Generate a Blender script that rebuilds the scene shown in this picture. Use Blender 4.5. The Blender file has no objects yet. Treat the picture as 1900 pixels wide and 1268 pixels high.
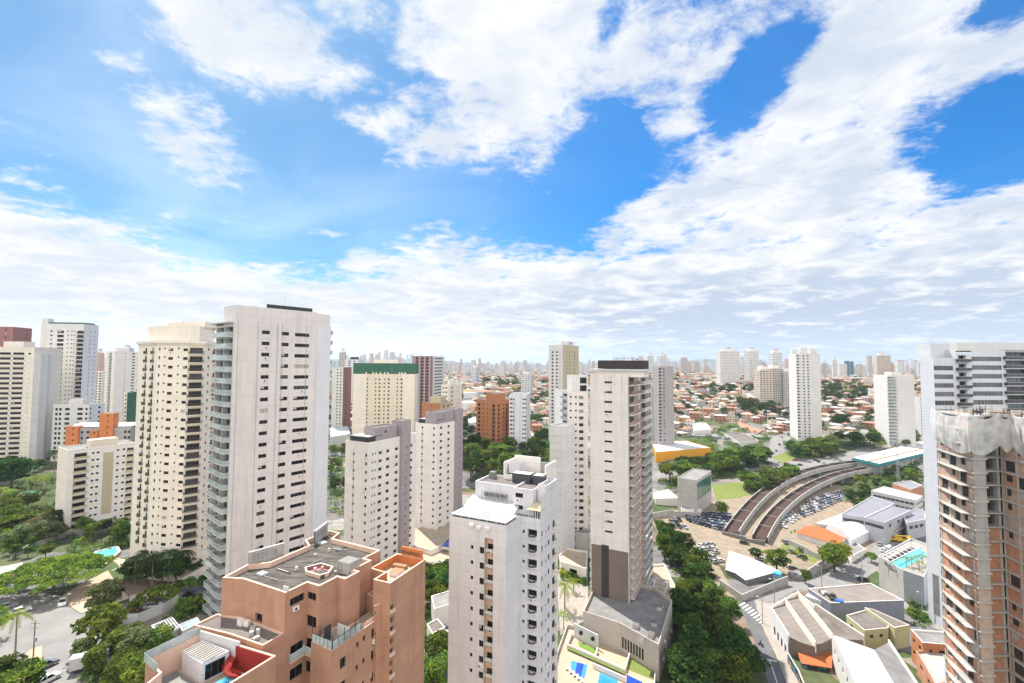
import bpy, math, random
import numpy as np
from mathutils import Vector, Matrix, Euler
random.seed(7)
R_ = math.radians
scene = bpy.context.scene
col = scene.collection

# ------------------------------------------------------------------ camera
FPX, CX, CY, PITCH, ROLL = 860.0, 950.0, 634.0, R_(2.66), R_(0.33)
_F = Vector((0, math.cos(PITCH), math.sin(PITCH)))
_U0 = Vector((0, -math.sin(PITCH), math.cos(PITCH)))
_R0 = Vector((1, 0, 0))
CR = _R0 * math.cos(ROLL) + _U0 * math.sin(ROLL)
CU = -_R0 * math.sin(ROLL) + _U0 * math.cos(ROLL)
CF = _F
cam = bpy.data.cameras.new('camera')
cam.sensor_width = 36.0
cam.lens = FPX / 1900 * 36
cam.clip_start, cam.clip_end = 1.0, 60000
camo = bpy.data.objects.new('camera', cam)
col.objects.link(camo)
camo.matrix_world = Matrix(((CR.x, CU.x, -CF.x, 0), (CR.y, CU.y, -CF.y, 0), (CR.z, CU.z, -CF.z, 0), (0, 0, 0, 1)))
scene.camera = camo

# ------------------------------------------------------------------ exposure, light
scene.view_settings.view_transform = 'Standard'
scene.view_settings.look = 'None'
scene.view_settings.exposure = 1.12
scene.view_settings.gamma = 1
cy = scene.cycles
cy.max_bounces, cy.diffuse_bounces, cy.glossy_bounces, cy.transmission_bounces = 5, 3, 2, 3
cy.transparent_max_bounces, cy.volume_bounces = 8, 0
cy.use_denoising = True
cy.caustics_reflective = cy.caustics_refractive = False

SUN_AZ, SUN_EL = R_(-31), R_(59)       # measured from +Y, negative to the left
sd = Vector((math.sin(SUN_AZ) * math.cos(SUN_EL), math.cos(SUN_AZ) * math.cos(SUN_EL), math.sin(SUN_EL)))
sun = bpy.data.lights.new('sun', 'SUN')
sun.energy, sun.angle, sun.color = 3.9, R_(0.55), (1.0, 0.95, 0.87)
suno = bpy.data.objects.new('sun', sun)
col.objects.link(suno)
suno.rotation_euler = (-sd).to_track_quat('-Z', 'Y').to_euler()
suno.location = sd * 500

def ray(px, py):
    return CF * FPX + CR * (px - CX) + CU * (CY - py)
def at(px, py, Y):
    d = ray(px, py)
    return d * (Y / d.y)
def proj(p):
    p = Vector(p)
    k = FPX / p.dot(CF)
    return CX + k * p.dot(CR), CY - k * p.dot(CU)
def hor(px):
    return proj((at(px, 670, 1000).x * 100, 1e5, 0))[1]

# ------------------------------------------------------------------ world: sky and clouds
SKY_R, SKY_L = (0.12, 0.48, 0.78), (0.37, 0.575, 0.64)
def build_world():
    w = bpy.data.worlds.new('World')
    scene.world = w
    w.use_nodes = True
    nt = w.node_tree
    N, L = nt.nodes, nt.links
    N.clear()
    def n(t, **k):
        o = N.new(t)
        for a, b in k.items():
            setattr(o, a, b)
        return o
    def val(s, v):
        s.default_value = v
    def m(op, a, b=None, clamp=False):
        o = n('ShaderNodeMath', operation=op, use_clamp=clamp)
        for i, x in enumerate((a, b)):
            if x is None: continue
            if isinstance(x, (int, float)): o.inputs[i].default_value = x
            else: L.new(x, o.inputs[i])
        return o.outputs[0]
    def mixc(fac, a, b, blend='MIX'):
        o = n('ShaderNodeMix', data_type='RGBA', blend_type=blend)
        for s, x in ((o.inputs[0], fac), (o.inputs[6], a), (o.inputs[7], b)):
            if isinstance(x, (int, float)): s.default_value = x
            elif isinstance(x, tuple): s.default_value = (*x, 1)
            else: L.new(x, s)
        return o.outputs[2]
    def smooth(x, a, b, c=0.0, d=1.0):
        o = n('ShaderNodeMapRange', interpolation_type='SMOOTHSTEP')
        L.new(x, o.inputs[0])
        for i, q in enumerate((a, b, c, d)): o.inputs[i + 1].default_value = q
        return o.outputs[0]
    tc = n('ShaderNodeTexCoord')
    D = tc.outputs['Generated']
    sep = n('ShaderNodeSeparateXYZ'); L.new(D, sep.inputs[0])
    dz = m('MAXIMUM', sep.outputs[2], 0.0)
    den = m('ADD', dz, 0.13)
    uv = n('ShaderNodeCombineXYZ')
    L.new(m('DIVIDE', sep.outputs[0], den), uv.inputs[0])
    L.new(m('DIVIDE', sep.outputs[1], den), uv.inputs[1])
    def noise(scale, detail, rough, off=(0, 0, 0), dist=0.0):
        mp = n('ShaderNodeMapping'); L.new(uv.outputs[0], mp.inputs[0])
        mp.inputs['Location'].default_value = off
        o = n('ShaderNodeTexNoise', noise_dimensions='3D')
        L.new(mp.outputs[0], o.inputs['Vector'])
        o.inputs['Scale'].default_value = scale
        o.inputs['Detail'].default_value = detail
        o.inputs['Roughness'].default_value = rough
        o.inputs['Distortion'].default_value = dist
        return o.outputs[0]
    # soft masses of cloud (+) and gaps of blue (-): px, py, rx, ry, tilt deg, weight
    blobs = [
        (470, 60, 235, 95, 33, .62), (375, 272, 125, 75, 50, .50), (-20, 480, 360, 130, 18, .66), (400, 590, 520, 90, 4, .66),
        (960, 120, 220, 150, -12, .66), (790, 80, 70, 60, 0, .45), (690, 215, 110, 40, 8, .46), (830, 265, 130, 45, 0, .5), (1250, 80, 200, 90, -20, .66), (1230, 210, 80, 60, -20, .55),
        (1240, 400, 250, 60, -32, .66), (1480, 360, 260, 170, -25, .72), (1620, 90, 190, 150, -40, .72), (1800, 90, 190, 70, -15, .66), (1560, 250, 130, 150, 0, .66),
        (1820, 440, 250, 95, -12, .70), (880, 510, 200, 70, 0, .62), (1250, 540, 600, 90, 0, .70), (1000, 330, 60, 40, 20, .38), (1870, 290, 50, 16, -10, .4), (900, 325, 50, 20, 10, .36),
        (250, 115, 60, 22, 10, .34), (320, 410, 40, 25, 0, .36), (600, 430, 90, 14, 6, .34), (680, 490, 60, 35, 0, .5), (600, 190, 40, 24, 0, .36), (640, 20, 80, 50, 10, .45),
        (1395, 165, 50, 80, 25, -.36), (1795, 262, 95, 70, -10, -.42), (1860, 25, 60, 28, -15, -.4), (1145, 275, 85, 55, -25, -.35), (1130, 40, 22, 40, 20, -.2),
        (1450, 90, 60, 18, -30, -.3), (1420, 20, 130, 40, -12, .62), (560, 330, 120, 130, 0, -.22), (1000, 410, 160, 50, 10, -.22),
    ]
    acc = neg = None
    for px, py, rx, ry, tilt, wt in blobs:
        c = ray(px, py).normalized()
        k = ray(px, py).length
        t = R_(-tilt)
        r = (CR - c * CR.dot(c)).normalized(); u = r.cross(c)
        if u.dot(CU) < 0: u = -u
        a = r * math.cos(t) + u * math.sin(t)
        b = u * math.cos(t) - r * math.sin(t)
        M = Matrix((a, b, a.cross(b))).transposed()
        mp = n('ShaderNodeMapping', vector_type='TEXTURE'); L.new(D, mp.inputs[0])
        mp.inputs['Location'].default_value = c
        mp.inputs['Rotation'].default_value = M.to_euler()
        mp.inputs['Scale'].default_value = (rx / k, ry / k, 1.0)
        ln = n('ShaderNodeVectorMath', operation='LENGTH'); L.new(mp.outputs[0], ln.inputs[0])
        s = smooth(ln.outputs['Value'], 0.35, 1.75, wt, 0.0)
        if wt > 0: acc = s if acc is None else m('SMOOTH_MAX', acc, s)
        else: neg = s if neg is None else m('ADD', neg, s)
    for q in N:
        if q.type == 'MATH' and q.operation == 'SMOOTH_MAX': q.inputs[2].default_value = .06
    acc = m('ADD', acc, neg)
    cover = m('ADD', m('ADD', acc, smooth(sep.outputs[1], 0.15, -0.25, 0.0, 0.75)), smooth(sep.outputs[2], 0.24, 0.05, 0.0, 0.40))
    nz1 = noise(2.4, 10, .62, (3.1, 1.7, 0), 0.35)
    nz2 = noise(9.0, 10, .68, (0.3, 5.7, 2.0), 0.25)
    shape = m('ADD', m('MULTIPLY', m('SUBTRACT', nz1, .5), 1.25), m('MULTIPLY', m('SUBTRACT', nz2, .5), 1.15))
    dens = m('ADD', cover, shape)
    alpha = smooth(dens, 0.20, 0.66)
    # thin veils of high haze over the blue on the left
    veil = m('MULTIPLY', smooth(noise(1.1, 5, .55, (9, 4, 1), .6), .35, .75), smooth(sep.outputs[0], 0.15, -0.5, .03, .26))
    # thicker cores turn a soft grey-blue, most of all low over the horizon on the right
    nz3 = noise(3.4, 9, .58, (7.7, 2.2, 4.0), 0.4)
    core = smooth(m('ADD', m('MULTIPLY', dens, .35), m('MULTIPLY', m('SUBTRACT', nz3, .5), 1.7)), -.05, .55)
    lowr = m('MULTIPLY', smooth(sep.outputs[2], 0.22, 0.03), smooth(sep.outputs[0], -0.2, 0.5))
    grey = m('MULTIPLY', core, m('ADD', smooth(sep.outputs[0], -0.4, 0.4, .55, .80), m('MULTIPLY', lowr, .9)), True)
    cloudc = mixc(grey, (0.475, 0.48, 0.488), (0.275, 0.32, 0.39))
    # unseen clouds behind the camera, made extra bright as fill light for the facades
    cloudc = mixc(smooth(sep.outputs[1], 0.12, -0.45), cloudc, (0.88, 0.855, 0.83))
    sky = n('ShaderNodeTexSky', sky_type='NISHITA', sun_disc=False)
    sky.sun_elevation, sky.sun_rotation = SUN_EL, SUN_AZ
    sky.air_density, sky.dust_density, sky.ozone_density = 1.0, 0.6, 2.5
    g = mixc(1.0, sky.outputs[0], (0.1, 0.1, 0.1), 'MULTIPLY')
    g = mixc(smooth(sep.outputs[0], 0.40, -0.45), mixc(1.0, g, SKY_R, 'MULTIPLY'), mixc(1.0, g, SKY_L, 'MULTIPLY'))
    g = mixc(veil, g, (0.62, 0.66, 0.70))
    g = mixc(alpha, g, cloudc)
    # bright milky air low over the horizon
    g = mixc(smooth(sep.outputs[2], 0.11, 0.0, 0, .6), g, mixc(smooth(sep.outputs[0], -0.2, 0.45), (0.54, 0.58, 0.62), (0.36, 0.43, 0.52)))
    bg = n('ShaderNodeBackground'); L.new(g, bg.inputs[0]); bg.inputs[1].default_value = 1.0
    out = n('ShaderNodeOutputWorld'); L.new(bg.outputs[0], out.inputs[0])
    w.cycles.sampling_method = 'MANUAL'
    w.cycles.sample_map_resolution = 512
build_world()

# ------------------------------------------------------------------ materials
def mat(name, c, rough=.85, var=.12, scale=.6, streak=0.0, bump=0.0, metal=0.0, c2=None, spec=.3, coat=0, joint=0):
    m = bpy.data.materials.new(name)
    m.use_nodes = True
    nt = m.node_tree; N, L = nt.nodes, nt.links
    b = N['Principled BSDF']
    b.inputs['Roughness'].default_value = rough
    b.inputs['Metallic'].default_value = metal
    b.inputs['Specular IOR Level'].default_value = spec
    if coat: b.inputs['Coat Weight'].default_value = coat
    geo = N.new('ShaderNodeNewGeometry')
    nz = N.new('ShaderNodeTexNoise'); nz.inputs['Scale'].default_value = scale; nz.inputs['Detail'].default_value = 6; nz.inputs['Roughness'].default_value = .65
    L.new(geo.outputs['Position'], nz.inputs['Vector'])
    rp = N.new('ShaderNodeMapRange'); rp.inputs[1].default_value = .3; rp.inputs[2].default_value = .7
    L.new(nz.outputs[0], rp.inputs[0])
    mx = N.new('ShaderNodeMix'); mx.data_type = 'RGBA'
    lo = c2 or tuple(max(0, x * (1 - var)) for x in c)
    hi = c if c2 else tuple(min(1, x * (1 + var * .6)) for x in c)
    mx.inputs[6].default_value = (*lo, 1); mx.inputs[7].default_value = (*hi, 1)
    L.new(rp.outputs[0], mx.inputs[0])
    res = mx.outputs[2]
    if streak:
        mp = N.new('ShaderNodeMapping'); mp.inputs['Scale'].default_value = (1.1, 1.1, .05)
        L.new(geo.outputs['Position'], mp.inputs[0])
        n2 = N.new('ShaderNodeTexNoise'); n2.inputs['Scale'].default_value = 1.0; n2.inputs['Detail'].default_value = 5; n2.inputs['Roughness'].default_value = .7
        L.new(mp.outputs[0], n2.inputs['Vector'])
        r2 = N.new('ShaderNodeMapRange'); r2.inputs[1].default_value = .48; r2.inputs[2].default_value = .78; r2.inputs[4].default_value = streak
        L.new(n2.outputs[0], r2.inputs[0])
        m2 = N.new('ShaderNodeMix'); m2.data_type = 'RGBA'
        L.new(r2.outputs[0], m2.inputs[0]); L.new(res, m2.inputs[6]); m2.inputs[7].default_value = (*(x * .55 for x in c), 1)
        res = m2.outputs[2]
    if joint:                                   # tile and render joints, one thin line per storey
        sp = N.new('ShaderNodeSeparateXYZ'); L.new(geo.outputs['Position'], sp.inputs[0])
        d1 = N.new('ShaderNodeMath'); d1.operation = 'DIVIDE'; d1.inputs[1].default_value = joint; L.new(sp.outputs[2], d1.inputs[0])
        fr = N.new('ShaderNodeMath'); fr.operation = 'FRACT'; L.new(d1.outputs[0], fr.inputs[0])
        lt = N.new('ShaderNodeMath'); lt.operation = 'LESS_THAN'; lt.inputs[1].default_value = .05; L.new(fr.outputs[0], lt.inputs[0])
        fl = N.new('ShaderNodeMath'); fl.operation = 'FLOOR'; L.new(d1.outputs[0], fl.inputs[0])
        wn = N.new('ShaderNodeTexWhiteNoise'); wn.noise_dimensions = '1D'; L.new(fl.outputs[0], wn.inputs['W'])
        ad = N.new('ShaderNodeMath'); ad.operation = 'MULTIPLY_ADD'; ad.inputs[1].default_value = .22; L.new(lt.outputs[0], ad.inputs[0])
        sc = N.new('ShaderNodeMath'); sc.operation = 'MULTIPLY'; sc.inputs[1].default_value = .09; L.new(wn.outputs[0], sc.inputs[0]); L.new(sc.outputs[0], ad.inputs[2])
        m3 = N.new('ShaderNodeMix'); m3.data_type = 'RGBA'; L.new(ad.outputs[0], m3.inputs[0]); L.new(res, m3.inputs[6]); m3.inputs[7].default_value = (*(x * .5 for x in c), 1)
        res = m3.outputs[2]
    L.new(res, b.inputs['Base Color'])
    if bump:
        bp = N.new('ShaderNodeBump'); bp.inputs['Strength'].default_value = bump; bp.inputs['Distance'].default_value = .05
        n3 = N.new('ShaderNodeTexNoise'); n3.inputs['Scale'].default_value = 8; L.new(geo.outputs['Position'], n3.inputs['Vector'])
        L.new(n3.outputs[0], bp.inputs['Height']); L.new(bp.outputs[0], b.inputs['Normal'])
    return m

def glass(name, c, rough=.12, var=.5, scale=.25, spec=.55):
    return mat(name, c, rough, var, scale, spec=spec)

def winwall(name, wall, pane, pu, fh, u0, u1, v0, v1, pane2=None, slab=None, var=.1):
    """wall whose small far-off windows are a pattern; uses the mesh UVs, which are in metres"""
    m = mat(name, wall, .85, var, .15, .12)
    nt = m.node_tree; N, L = nt.nodes, nt.links
    b = N['Principled BSDF']
    wallout = b.inputs['Base Color'].links[0].from_socket
    def mm(op, a, bb=None):
        o = N.new('ShaderNodeMath'); o.operation = op
        for i, x in enumerate((a, bb)):
            if x is None: continue
            if isinstance(x, (int, float)): o.inputs[i].default_value = x
            else: L.new(x, o.inputs[i])
        return o.outputs[0]
    tc = N.new('ShaderNodeTexCoord'); sp = N.new('ShaderNodeSeparateXYZ'); L.new(tc.outputs['UV'], sp.inputs[0])
    u = mm('DIVIDE', sp.outputs[0], pu); v = mm('DIVIDE', sp.outputs[1], fh)
    fu, fv = mm('FRACT', u), mm('FRACT', v)
    inside = mm('MULTIPLY', mm('MULTIPLY', mm('GREATER_THAN', fu, u0), mm('LESS_THAN', fu, u1)), mm('MULTIPLY', mm('GREATER_THAN', fv, v0), mm('LESS_THAN', fv, v1)))
    wn = N.new('ShaderNodeTexWhiteNoise'); wn.noise_dimensions = '2D'
    cb = N.new('ShaderNodeCombineXYZ'); L.new(mm('FLOOR', u), cb.inputs[0]); L.new(mm('FLOOR', v), cb.inputs[1]); L.new(cb.outputs[0], wn.inputs[0])
    pm = N.new('ShaderNodeMix'); pm.data_type = 'RGBA'
    L.new(mm('POWER', wn.outputs[0], 3.0), pm.inputs[0]); pm.inputs[6].default_value = (*pane, 1); pm.inputs[7].default_value = (*(pane2 or tuple(x * .55 for x in wall)), 1)
    mx = N.new('ShaderNodeMix'); mx.data_type = 'RGBA'
    L.new(inside, mx.inputs[0]); L.new(wallout, mx.inputs[6]); L.new(pm.outputs[2], mx.inputs[7])
    L.new(mx.outputs[2], b.inputs['Base Color'])
    return m

def roof_tiles(name, c, c2, pitch=.9):
    m = mat(name, c, .9, .3, .35, c2=c2)
    return m

M = {}
def mk(name, *a, **k):
    M[name] = mat(name, *a, **k); return M[name]
mk('plaster_rose', (.72, .68, .67), var=.07, scale=.25, streak=0.5, joint=2.9, bump=.1)
mk('plaster_lav', (.66, .65, .675), var=.07, scale=.2, streak=0.32, joint=2.9, bump=.1)
mk('plaster_sand', (.47, .42, .37), var=.08, streak=.2)
mk('plaster_white', (.66, .64, .62), var=.07, scale=.2, streak=0.36, joint=2.9, bump=.1)
mk('plaster_cool', (.68, .68, .705), var=.06, scale=.2, streak=0.25, joint=0)
mk('plaster_pinkish', (.74, .675, .645), var=.07, scale=.25, streak=0.5, joint=3.03, bump=.1)
mk('plaster_cream', (.79, .72, .62), var=.07, scale=.2, streak=0.32, joint=2.84)
mk('plaster_cream2', (.70, .62, .49), var=.07, scale=.2, streak=.2)
mk('plaster_beige', (.84, .785, .73), var=.08, scale=.2, streak=.28, joint=2.9)
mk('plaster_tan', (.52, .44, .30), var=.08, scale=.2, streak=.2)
mk('plaster_grey', (.36, .34, .34), var=.08, scale=.2, streak=.15)
mk('plaster_mauve', (.37, .32, .33), var=.08, scale=.2, streak=.15)
mk('orange_render', (.485, .265, .175), var=.18, scale=.3, streak=0.6, joint=3.02, bump=.15)
mk('infill_grey', (.46, .36, .30), var=.25, scale=.8, streak=.3)
mk('orange_trim', (.70, .49, .38), var=.1, streak=.25)
mk('orange_bright', (.56, .19, .065), var=.12)
mk('infill_pink', (.50, .33, .25), var=.3, scale=.9, streak=.4)
mk('brick_orange', (.44, .19, .09), var=.25, scale=1.2)
mk('brick_red', (.33, .15, .13), var=.2, scale=1.2)
mk('block_dusty', (.50, .25, .155), var=.3, scale=.9, streak=.3)
mk('mauve_red', (.24, .13, .135), var=.2)
mk('concrete', (.40, .39, .37), var=.22, scale=.3, streak=0.55, joint=0, bump=.2)
mk('concrete_light', (.47, .45, .42), var=.15, scale=.3, streak=.3)
mk('concrete_dark', (.20, .195, .19), var=.3, scale=.35, bump=.2)
mk('roof_dark', (.035, .032, .03), rough=.95, scale=.5, c2=(.135, .12, .105), bump=.2)
mk('roof_grey', (.17, .165, .16), rough=.95, scale=.3, c2=(.27, .262, .255))
mk('roof_mid', (.12, .105, .10), rough=.95, scale=.35, c2=(.19, .165, .15))
mk('brown_wall', (.33, .27, .235), var=.2, streak=.3)
mk('terracotta', (.50, .30, .24), var=.15, streak=.3)
mk('brown_clad', (.19, .15, .125), var=.12, scale=.25, streak=.2)
mk('dark_clad', (.055, .045, .042), var=.15)
mk('white', (.60, .60, .59), var=.10, scale=.3)
mk('white_metal', (.52, .53, .54), rough=.5, var=.05, scale=.15)
mk('bronze', (.10, .095, .09), rough=.5, var=.1)
mk('alu', (.62, .63, .64), rough=.45, var=.05)
mk('grey_metal', (.33, .34, .36), rough=.5, var=.1)
mk('plaster_blue', (.60, .625, .67), var=.06, scale=.2, streak=.2, joint=2.9)
mk('dark_metal', (.045, .045, .048), rough=.5, var=.1)
mk('tile_roof', (.43, .215, .135), rough=.9, scale=.8, c2=(.31, .16, .11))
mk('tile_roof_bright', (.47, .135, .045), rough=.9, scale=.5, c2=(.36, .105, .04))
mk('tile_pale', (.50, .36, .29), rough=.9, scale=.6, c2=(.38, .27, .22))
mk('fibro', (.25, .215, .195), rough=.95, scale=.35, c2=(.18, .155, .14))
mk('asphalt', (.10, .10, .105), rough=.95, scale=.25, c2=(.145, .145, .145))
mk('asphalt_pale', (.255, .243, .232), rough=.95, scale=.2, c2=(.185, .18, .175))
mk('paving', (.36, .32, .28), rough=.95, scale=.35, c2=(.27, .24, .21))
mk('paving_tan', (.46, .36, .26), rough=.95, scale=.4, c2=(.36, .28, .21))
mk('soil', (.32, .25, .175), rough=1, scale=.22, c2=(.20, .165, .125))
mk('grass', (.115, .17, .035), rough=1, scale=.3, c2=(.20, .21, .06))
mk('lawn', (.11, .21, .03), rough=1, scale=.6, c2=(.16, .24, .05))
mk('red_paint', (.28, .025, .018), var=.15)
mk('blue_paint', (.03, .14, .52), var=.05)
mk('pool_water', (.10, .52, .60), rough=.06, var=.12, scale=.5, spec=.6)
mk('pool_blue', (.04, .26, .62), rough=.06, var=.15, scale=.6, spec=.6)
mk('pool_deep', (.012, .06, .34), rough=.06, var=.15, scale=.6, spec=.6)
mk('teal', (.03, .23, .25), rough=.5, var=.08)
mk('yellow_paint', (.74, .35, .025), rough=.6, var=.06)
mk('green_paint', (.035, .125, .075), rough=.7, var=.12)
mk('wood', (.33, .19, .10), rough=.8, var=.2)
mk('bark', (.14, .105, .075), rough=.95, var=.3, scale=2)
mk('palm_bark', (.27, .20, .15), rough=.95, var=.3, scale=2)
M['glass_dark'] = glass('glass_dark', (.010, .010, .012), spec=.28)
M['glass_grey'] = glass('glass_grey', (.06, .064, .072), spec=.4)
M['glass_pale'] = glass('glass_pale', (.30, .31, .31), rough=.3)
M['glass_strip'] = glass('glass_strip', (.13, .135, .15), rough=.2, spec=.4)
M['blind'] = mat('blind', (.52, .49, .44), rough=.6, var=.1)
M['glass_teal'] = glass('glass_teal', (.06, .17, .17), rough=.1)
M['glass_rail'] = glass('glass_rail', (.42, .48, .48), rough=.1)
M['glass_bluish'] = glass('glass_bluish', (.26, .33, .35), rough=.12)

def planks():
    m = mat('roof_planks', (.05, .045, .04), .95, .2, .4); nt = m.node_tree; N, L = nt.nodes, nt.links; g = N.new('ShaderNodeNewGeometry')
    mp = N.new('ShaderNodeMapping'); mp.inputs['Rotation'].default_value = (0, 0, R_(27)); mp.inputs['Scale'].default_value = (.28, 2.2, 1); L.new(g.outputs['Position'], mp.inputs[0])
    z = N.new('ShaderNodeTexNoise'); z.inputs['Scale'].default_value = 1; z.inputs['Detail'].default_value = 8; z.inputs['Roughness'].default_value = .75; L.new(mp.outputs[0], z.inputs['Vector'])
    r = N.new('ShaderNodeValToRGB'); L.new(z.outputs[0], r.inputs[0])
    for i, (q, c) in enumerate(((.33, (.022, .02, .018)), (.48, (.075, .066, .058)), (.60, (.14, .125, .105)), (.75, (.21, .19, .165)))):
        e = r.color_ramp.elements[i] if i < 2 else r.color_ramp.elements.new(q)
        e.position = q; e.color = (*c, 1)
    L.new(r.outputs[0], N['Principled BSDF'].inputs['Base Color']); M['roof_planks'] = m
planks()
def leafmat(name, c, c2, tr=.35):
    m = bpy.data.materials.new(name); m.use_nodes = True
    nt = m.node_tree; N, L = nt.nodes, nt.links
    out = N['Material Output']; N.remove(N['Principled BSDF'])
    oi = N.new('ShaderNodeObjectInfo'); geo = N.new('ShaderNodeNewGeometry')
    nz = N.new('ShaderNodeTexNoise'); nz.inputs['Scale'].default_value = .55; nz.inputs['Detail'].default_value = 3
    L.new(geo.outputs['Position'], nz.inputs['Vector'])
    rp = N.new('ShaderNodeMapRange'); rp.inputs[1].default_value = .3; rp.inputs[2].default_value = .7; L.new(nz.outputs[0], rp.inputs[0])
    mx = N.new('ShaderNodeMix'); mx.data_type = 'RGBA'; L.new(rp.outputs[0], mx.inputs[0])
    mx.inputs[6].default_value = (*c, 1); mx.inputs[7].default_value = (*c2, 1)
    hs = N.new('ShaderNodeHueSaturation'); L.new(mx.outputs[2], hs.inputs['Color'])
    h = N.new('ShaderNodeMapRange'); h.inputs[3].default_value = .475; h.inputs[4].default_value = .52; L.new(oi.outputs['Random'], h.inputs[0]); L.new(h.outputs[0], hs.inputs['Hue'])
    v = N.new('ShaderNodeMapRange'); v.inputs[3].default_value = .7; v.inputs[4].default_value = 1.3; L.new(oi.outputs['Random'], v.inputs[0]); L.new(v.outputs[0], hs.inputs['Value'])
    d = N.new('ShaderNodeBsdfDiffuse'); t = N.new('ShaderNodeBsdfTranslucent'); ms = N.new('ShaderNodeMixShader')
    L.new(hs.outputs[0], d.inputs[0]); L.new(hs.outputs[0], t.inputs[0]); ms.inputs[0].default_value = tr
    L.new(d.outputs[0], ms.inputs[1]); L.new(t.outputs[0], ms.inputs[2]); L.new(ms.outputs[0], out.inputs[0])
    M[name] = m
leafmat('leaf_dark', (.028, .060, .016), (.058, .105, .026))
leafmat('leaf_mid', (.065, .12, .024), (.125, .185, .038))
leafmat('leaf_light', (.14, .21, .028), (.23, .29, .045), .4)
leafmat('leaf_yellow', (.34, .33, .03), (.46, .42, .05), .4)
leafmat('leaf_pale', (.16, .21, .09), (.22, .26, .12), .3)
leafmat('leaf_dry', (.28, .19, .09), (.34, .25, .12), .3)
leafmat('palm_leaf', (.15, .24, .04), (.28, .34, .06), .35)

# ------------------------------------------------------------------ mesh builder
class MB:
    def __init__(s):
        s.v, s.f, s.m, s.uv = [], [], [], []
    def face(s, pts, m, uv=None):
        i = len(s.v)
        s.v += [tuple(p) for p in pts]
        s.f.append(tuple(range(i, i + len(pts)))); s.m.append(m); s.uv.append(uv)
    def quad(s, a, b, c, d, m): s.face((a, b, c, d), m)
    def box(s, x0, x1, y0, y1, z0, z1, m, bottom=True):
        p = [(x0, y0, z0), (x1, y0, z0), (x1, y1, z0), (x0, y1, z0), (x0, y0, z1), (x1, y0, z1), (x1, y1, z1), (x0, y1, z1)]
        fs = [(0, 1, 5, 4), (1, 2, 6, 5), (2, 3, 7, 6), (3, 0, 4, 7), (4, 5, 6, 7)] + ([(3, 2, 1, 0)] if bottom else [])
        i = len(s.v); s.v += p
        for q in fs:
            s.f.append(tuple(i + k for k in q)); s.m.append(m); s.uv.append(None)
    def obox(s, p0, p1, w, z0, z1, m, out=0.0):
        """box along the plan segment p0-p1, w thick, shifted out to the right of it"""
        d = Vector((p1[0] - p0[0], p1[1] - p0[1])); l = d.length or 1; d /= l; nrm = Vector((d.y, -d.x))
        a = Vector(p0[:2]) + nrm * (out + w / 2); b = Vector(p1[:2]) + nrm * (out + w / 2)
        c = b - nrm * w; e = a - nrm * w
        s.prism([e, c, b, a][::-1] if False else [a, b, c, e], z0, z1, m, m)
    def prism(s, poly, z0, z1, m, mtop=None, uv=False, bottom=False):
        poly = [(p[0], p[1]) for p in poly]
        ar = sum(poly[i][0] * poly[(i + 1) % len(poly)][1] - poly[(i + 1) % len(poly)][0] * poly[i][1] for i in range(len(poly)))
        if ar < 0: poly = poly[::-1]
        u = 0
        for i in range(len(poly)):
            a, b = poly[i], poly[(i + 1) % len(poly)]
            l = math.hypot(b[0] - a[0], b[1] - a[1])
            s.face(((*a, z0), (*b, z0), (*b, z1), (*a, z1)), m, [(u, 0), (u + l, 0), (u + l, z1 - z0), (u, z1 - z0)] if uv else None)
            u += math.ceil(l / 3) * 3
        if mtop is not False: s.face([(*p, z1) for p in poly], mtop or m)
        if bottom: s.face([(*p, z0) for p in poly[::-1]], m)
    def cyl(s, p0, p1, r0, r1, m, n=6, cap=True):
        p0, p1 = Vector(p0), Vector(p1); d = (p1 - p0).normalized()
        a = d.orthogonal().normalized(); b = d.cross(a); i = len(s.v)
        for p, r in ((p0, r0), (p1, r1)):
            for k in range(n):
                t = 2 * math.pi * k / n
                s.v.append(tuple(p + (a * math.cos(t) + b * math.sin(t)) * r))
        for k in range(n):
            s.f.append((i + k, i + (k + 1) % n, i + n + (k + 1) % n, i + n + k)); s.m.append(m); s.uv.append(None)
        if cap:
            s.f.append(tuple(i + n + k for k in range(n))); s.m.append(m); s.uv.append(None)
    def add(s, o, loc=(0, 0, 0), rz=0):
        c, sn = math.cos(rz), math.sin(rz); i = len(s.v)
        s.v += [(loc[0] + x * c - y * sn, loc[1] + x * sn + y * c, loc[2] + z) for x, y, z in o.v]
        s.f += [tuple(i + k for k in q) for q in o.f]; s.m += o.m; s.uv += o.uv
    def mesh(s, name, off=(0, 0, 0)):
        me = bpy.data.meshes.new(name)
        ox, oy, oz = off
        me.from_pydata([(x - ox, y - oy, z - oz) for x, y, z in s.v], [], s.f)
        names = []
        for q in s.m:
            if q not in names: names.append(q)
        for q in names: me.materials.append(M[q])
        ix = {q: i for i, q in enumerate(names)}
        me.polygons.foreach_set('material_index', [ix[q] for q in s.m])
        if any(u for u in s.uv):
            ul = me.uv_layers.new(name='UVMap')
            for pl, u in zip(me.polygons, s.uv):
                if u:
                    for li, q in zip(pl.loop_indices, u): ul.data[li].uv = q
        me.update()
        return me
    def build(s, name, parent=None, off=None, smooth=False):
        if not s.v: return None
        if off is None: off = tuple(parent.location) if parent and parent.parent is None else (0, 0, 0)
        me = s.mesh(name, off)
        if smooth: me.polygons.foreach_set('use_smooth', [True] * len(me.polygons))
        return link(name, me, parent)

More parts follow.
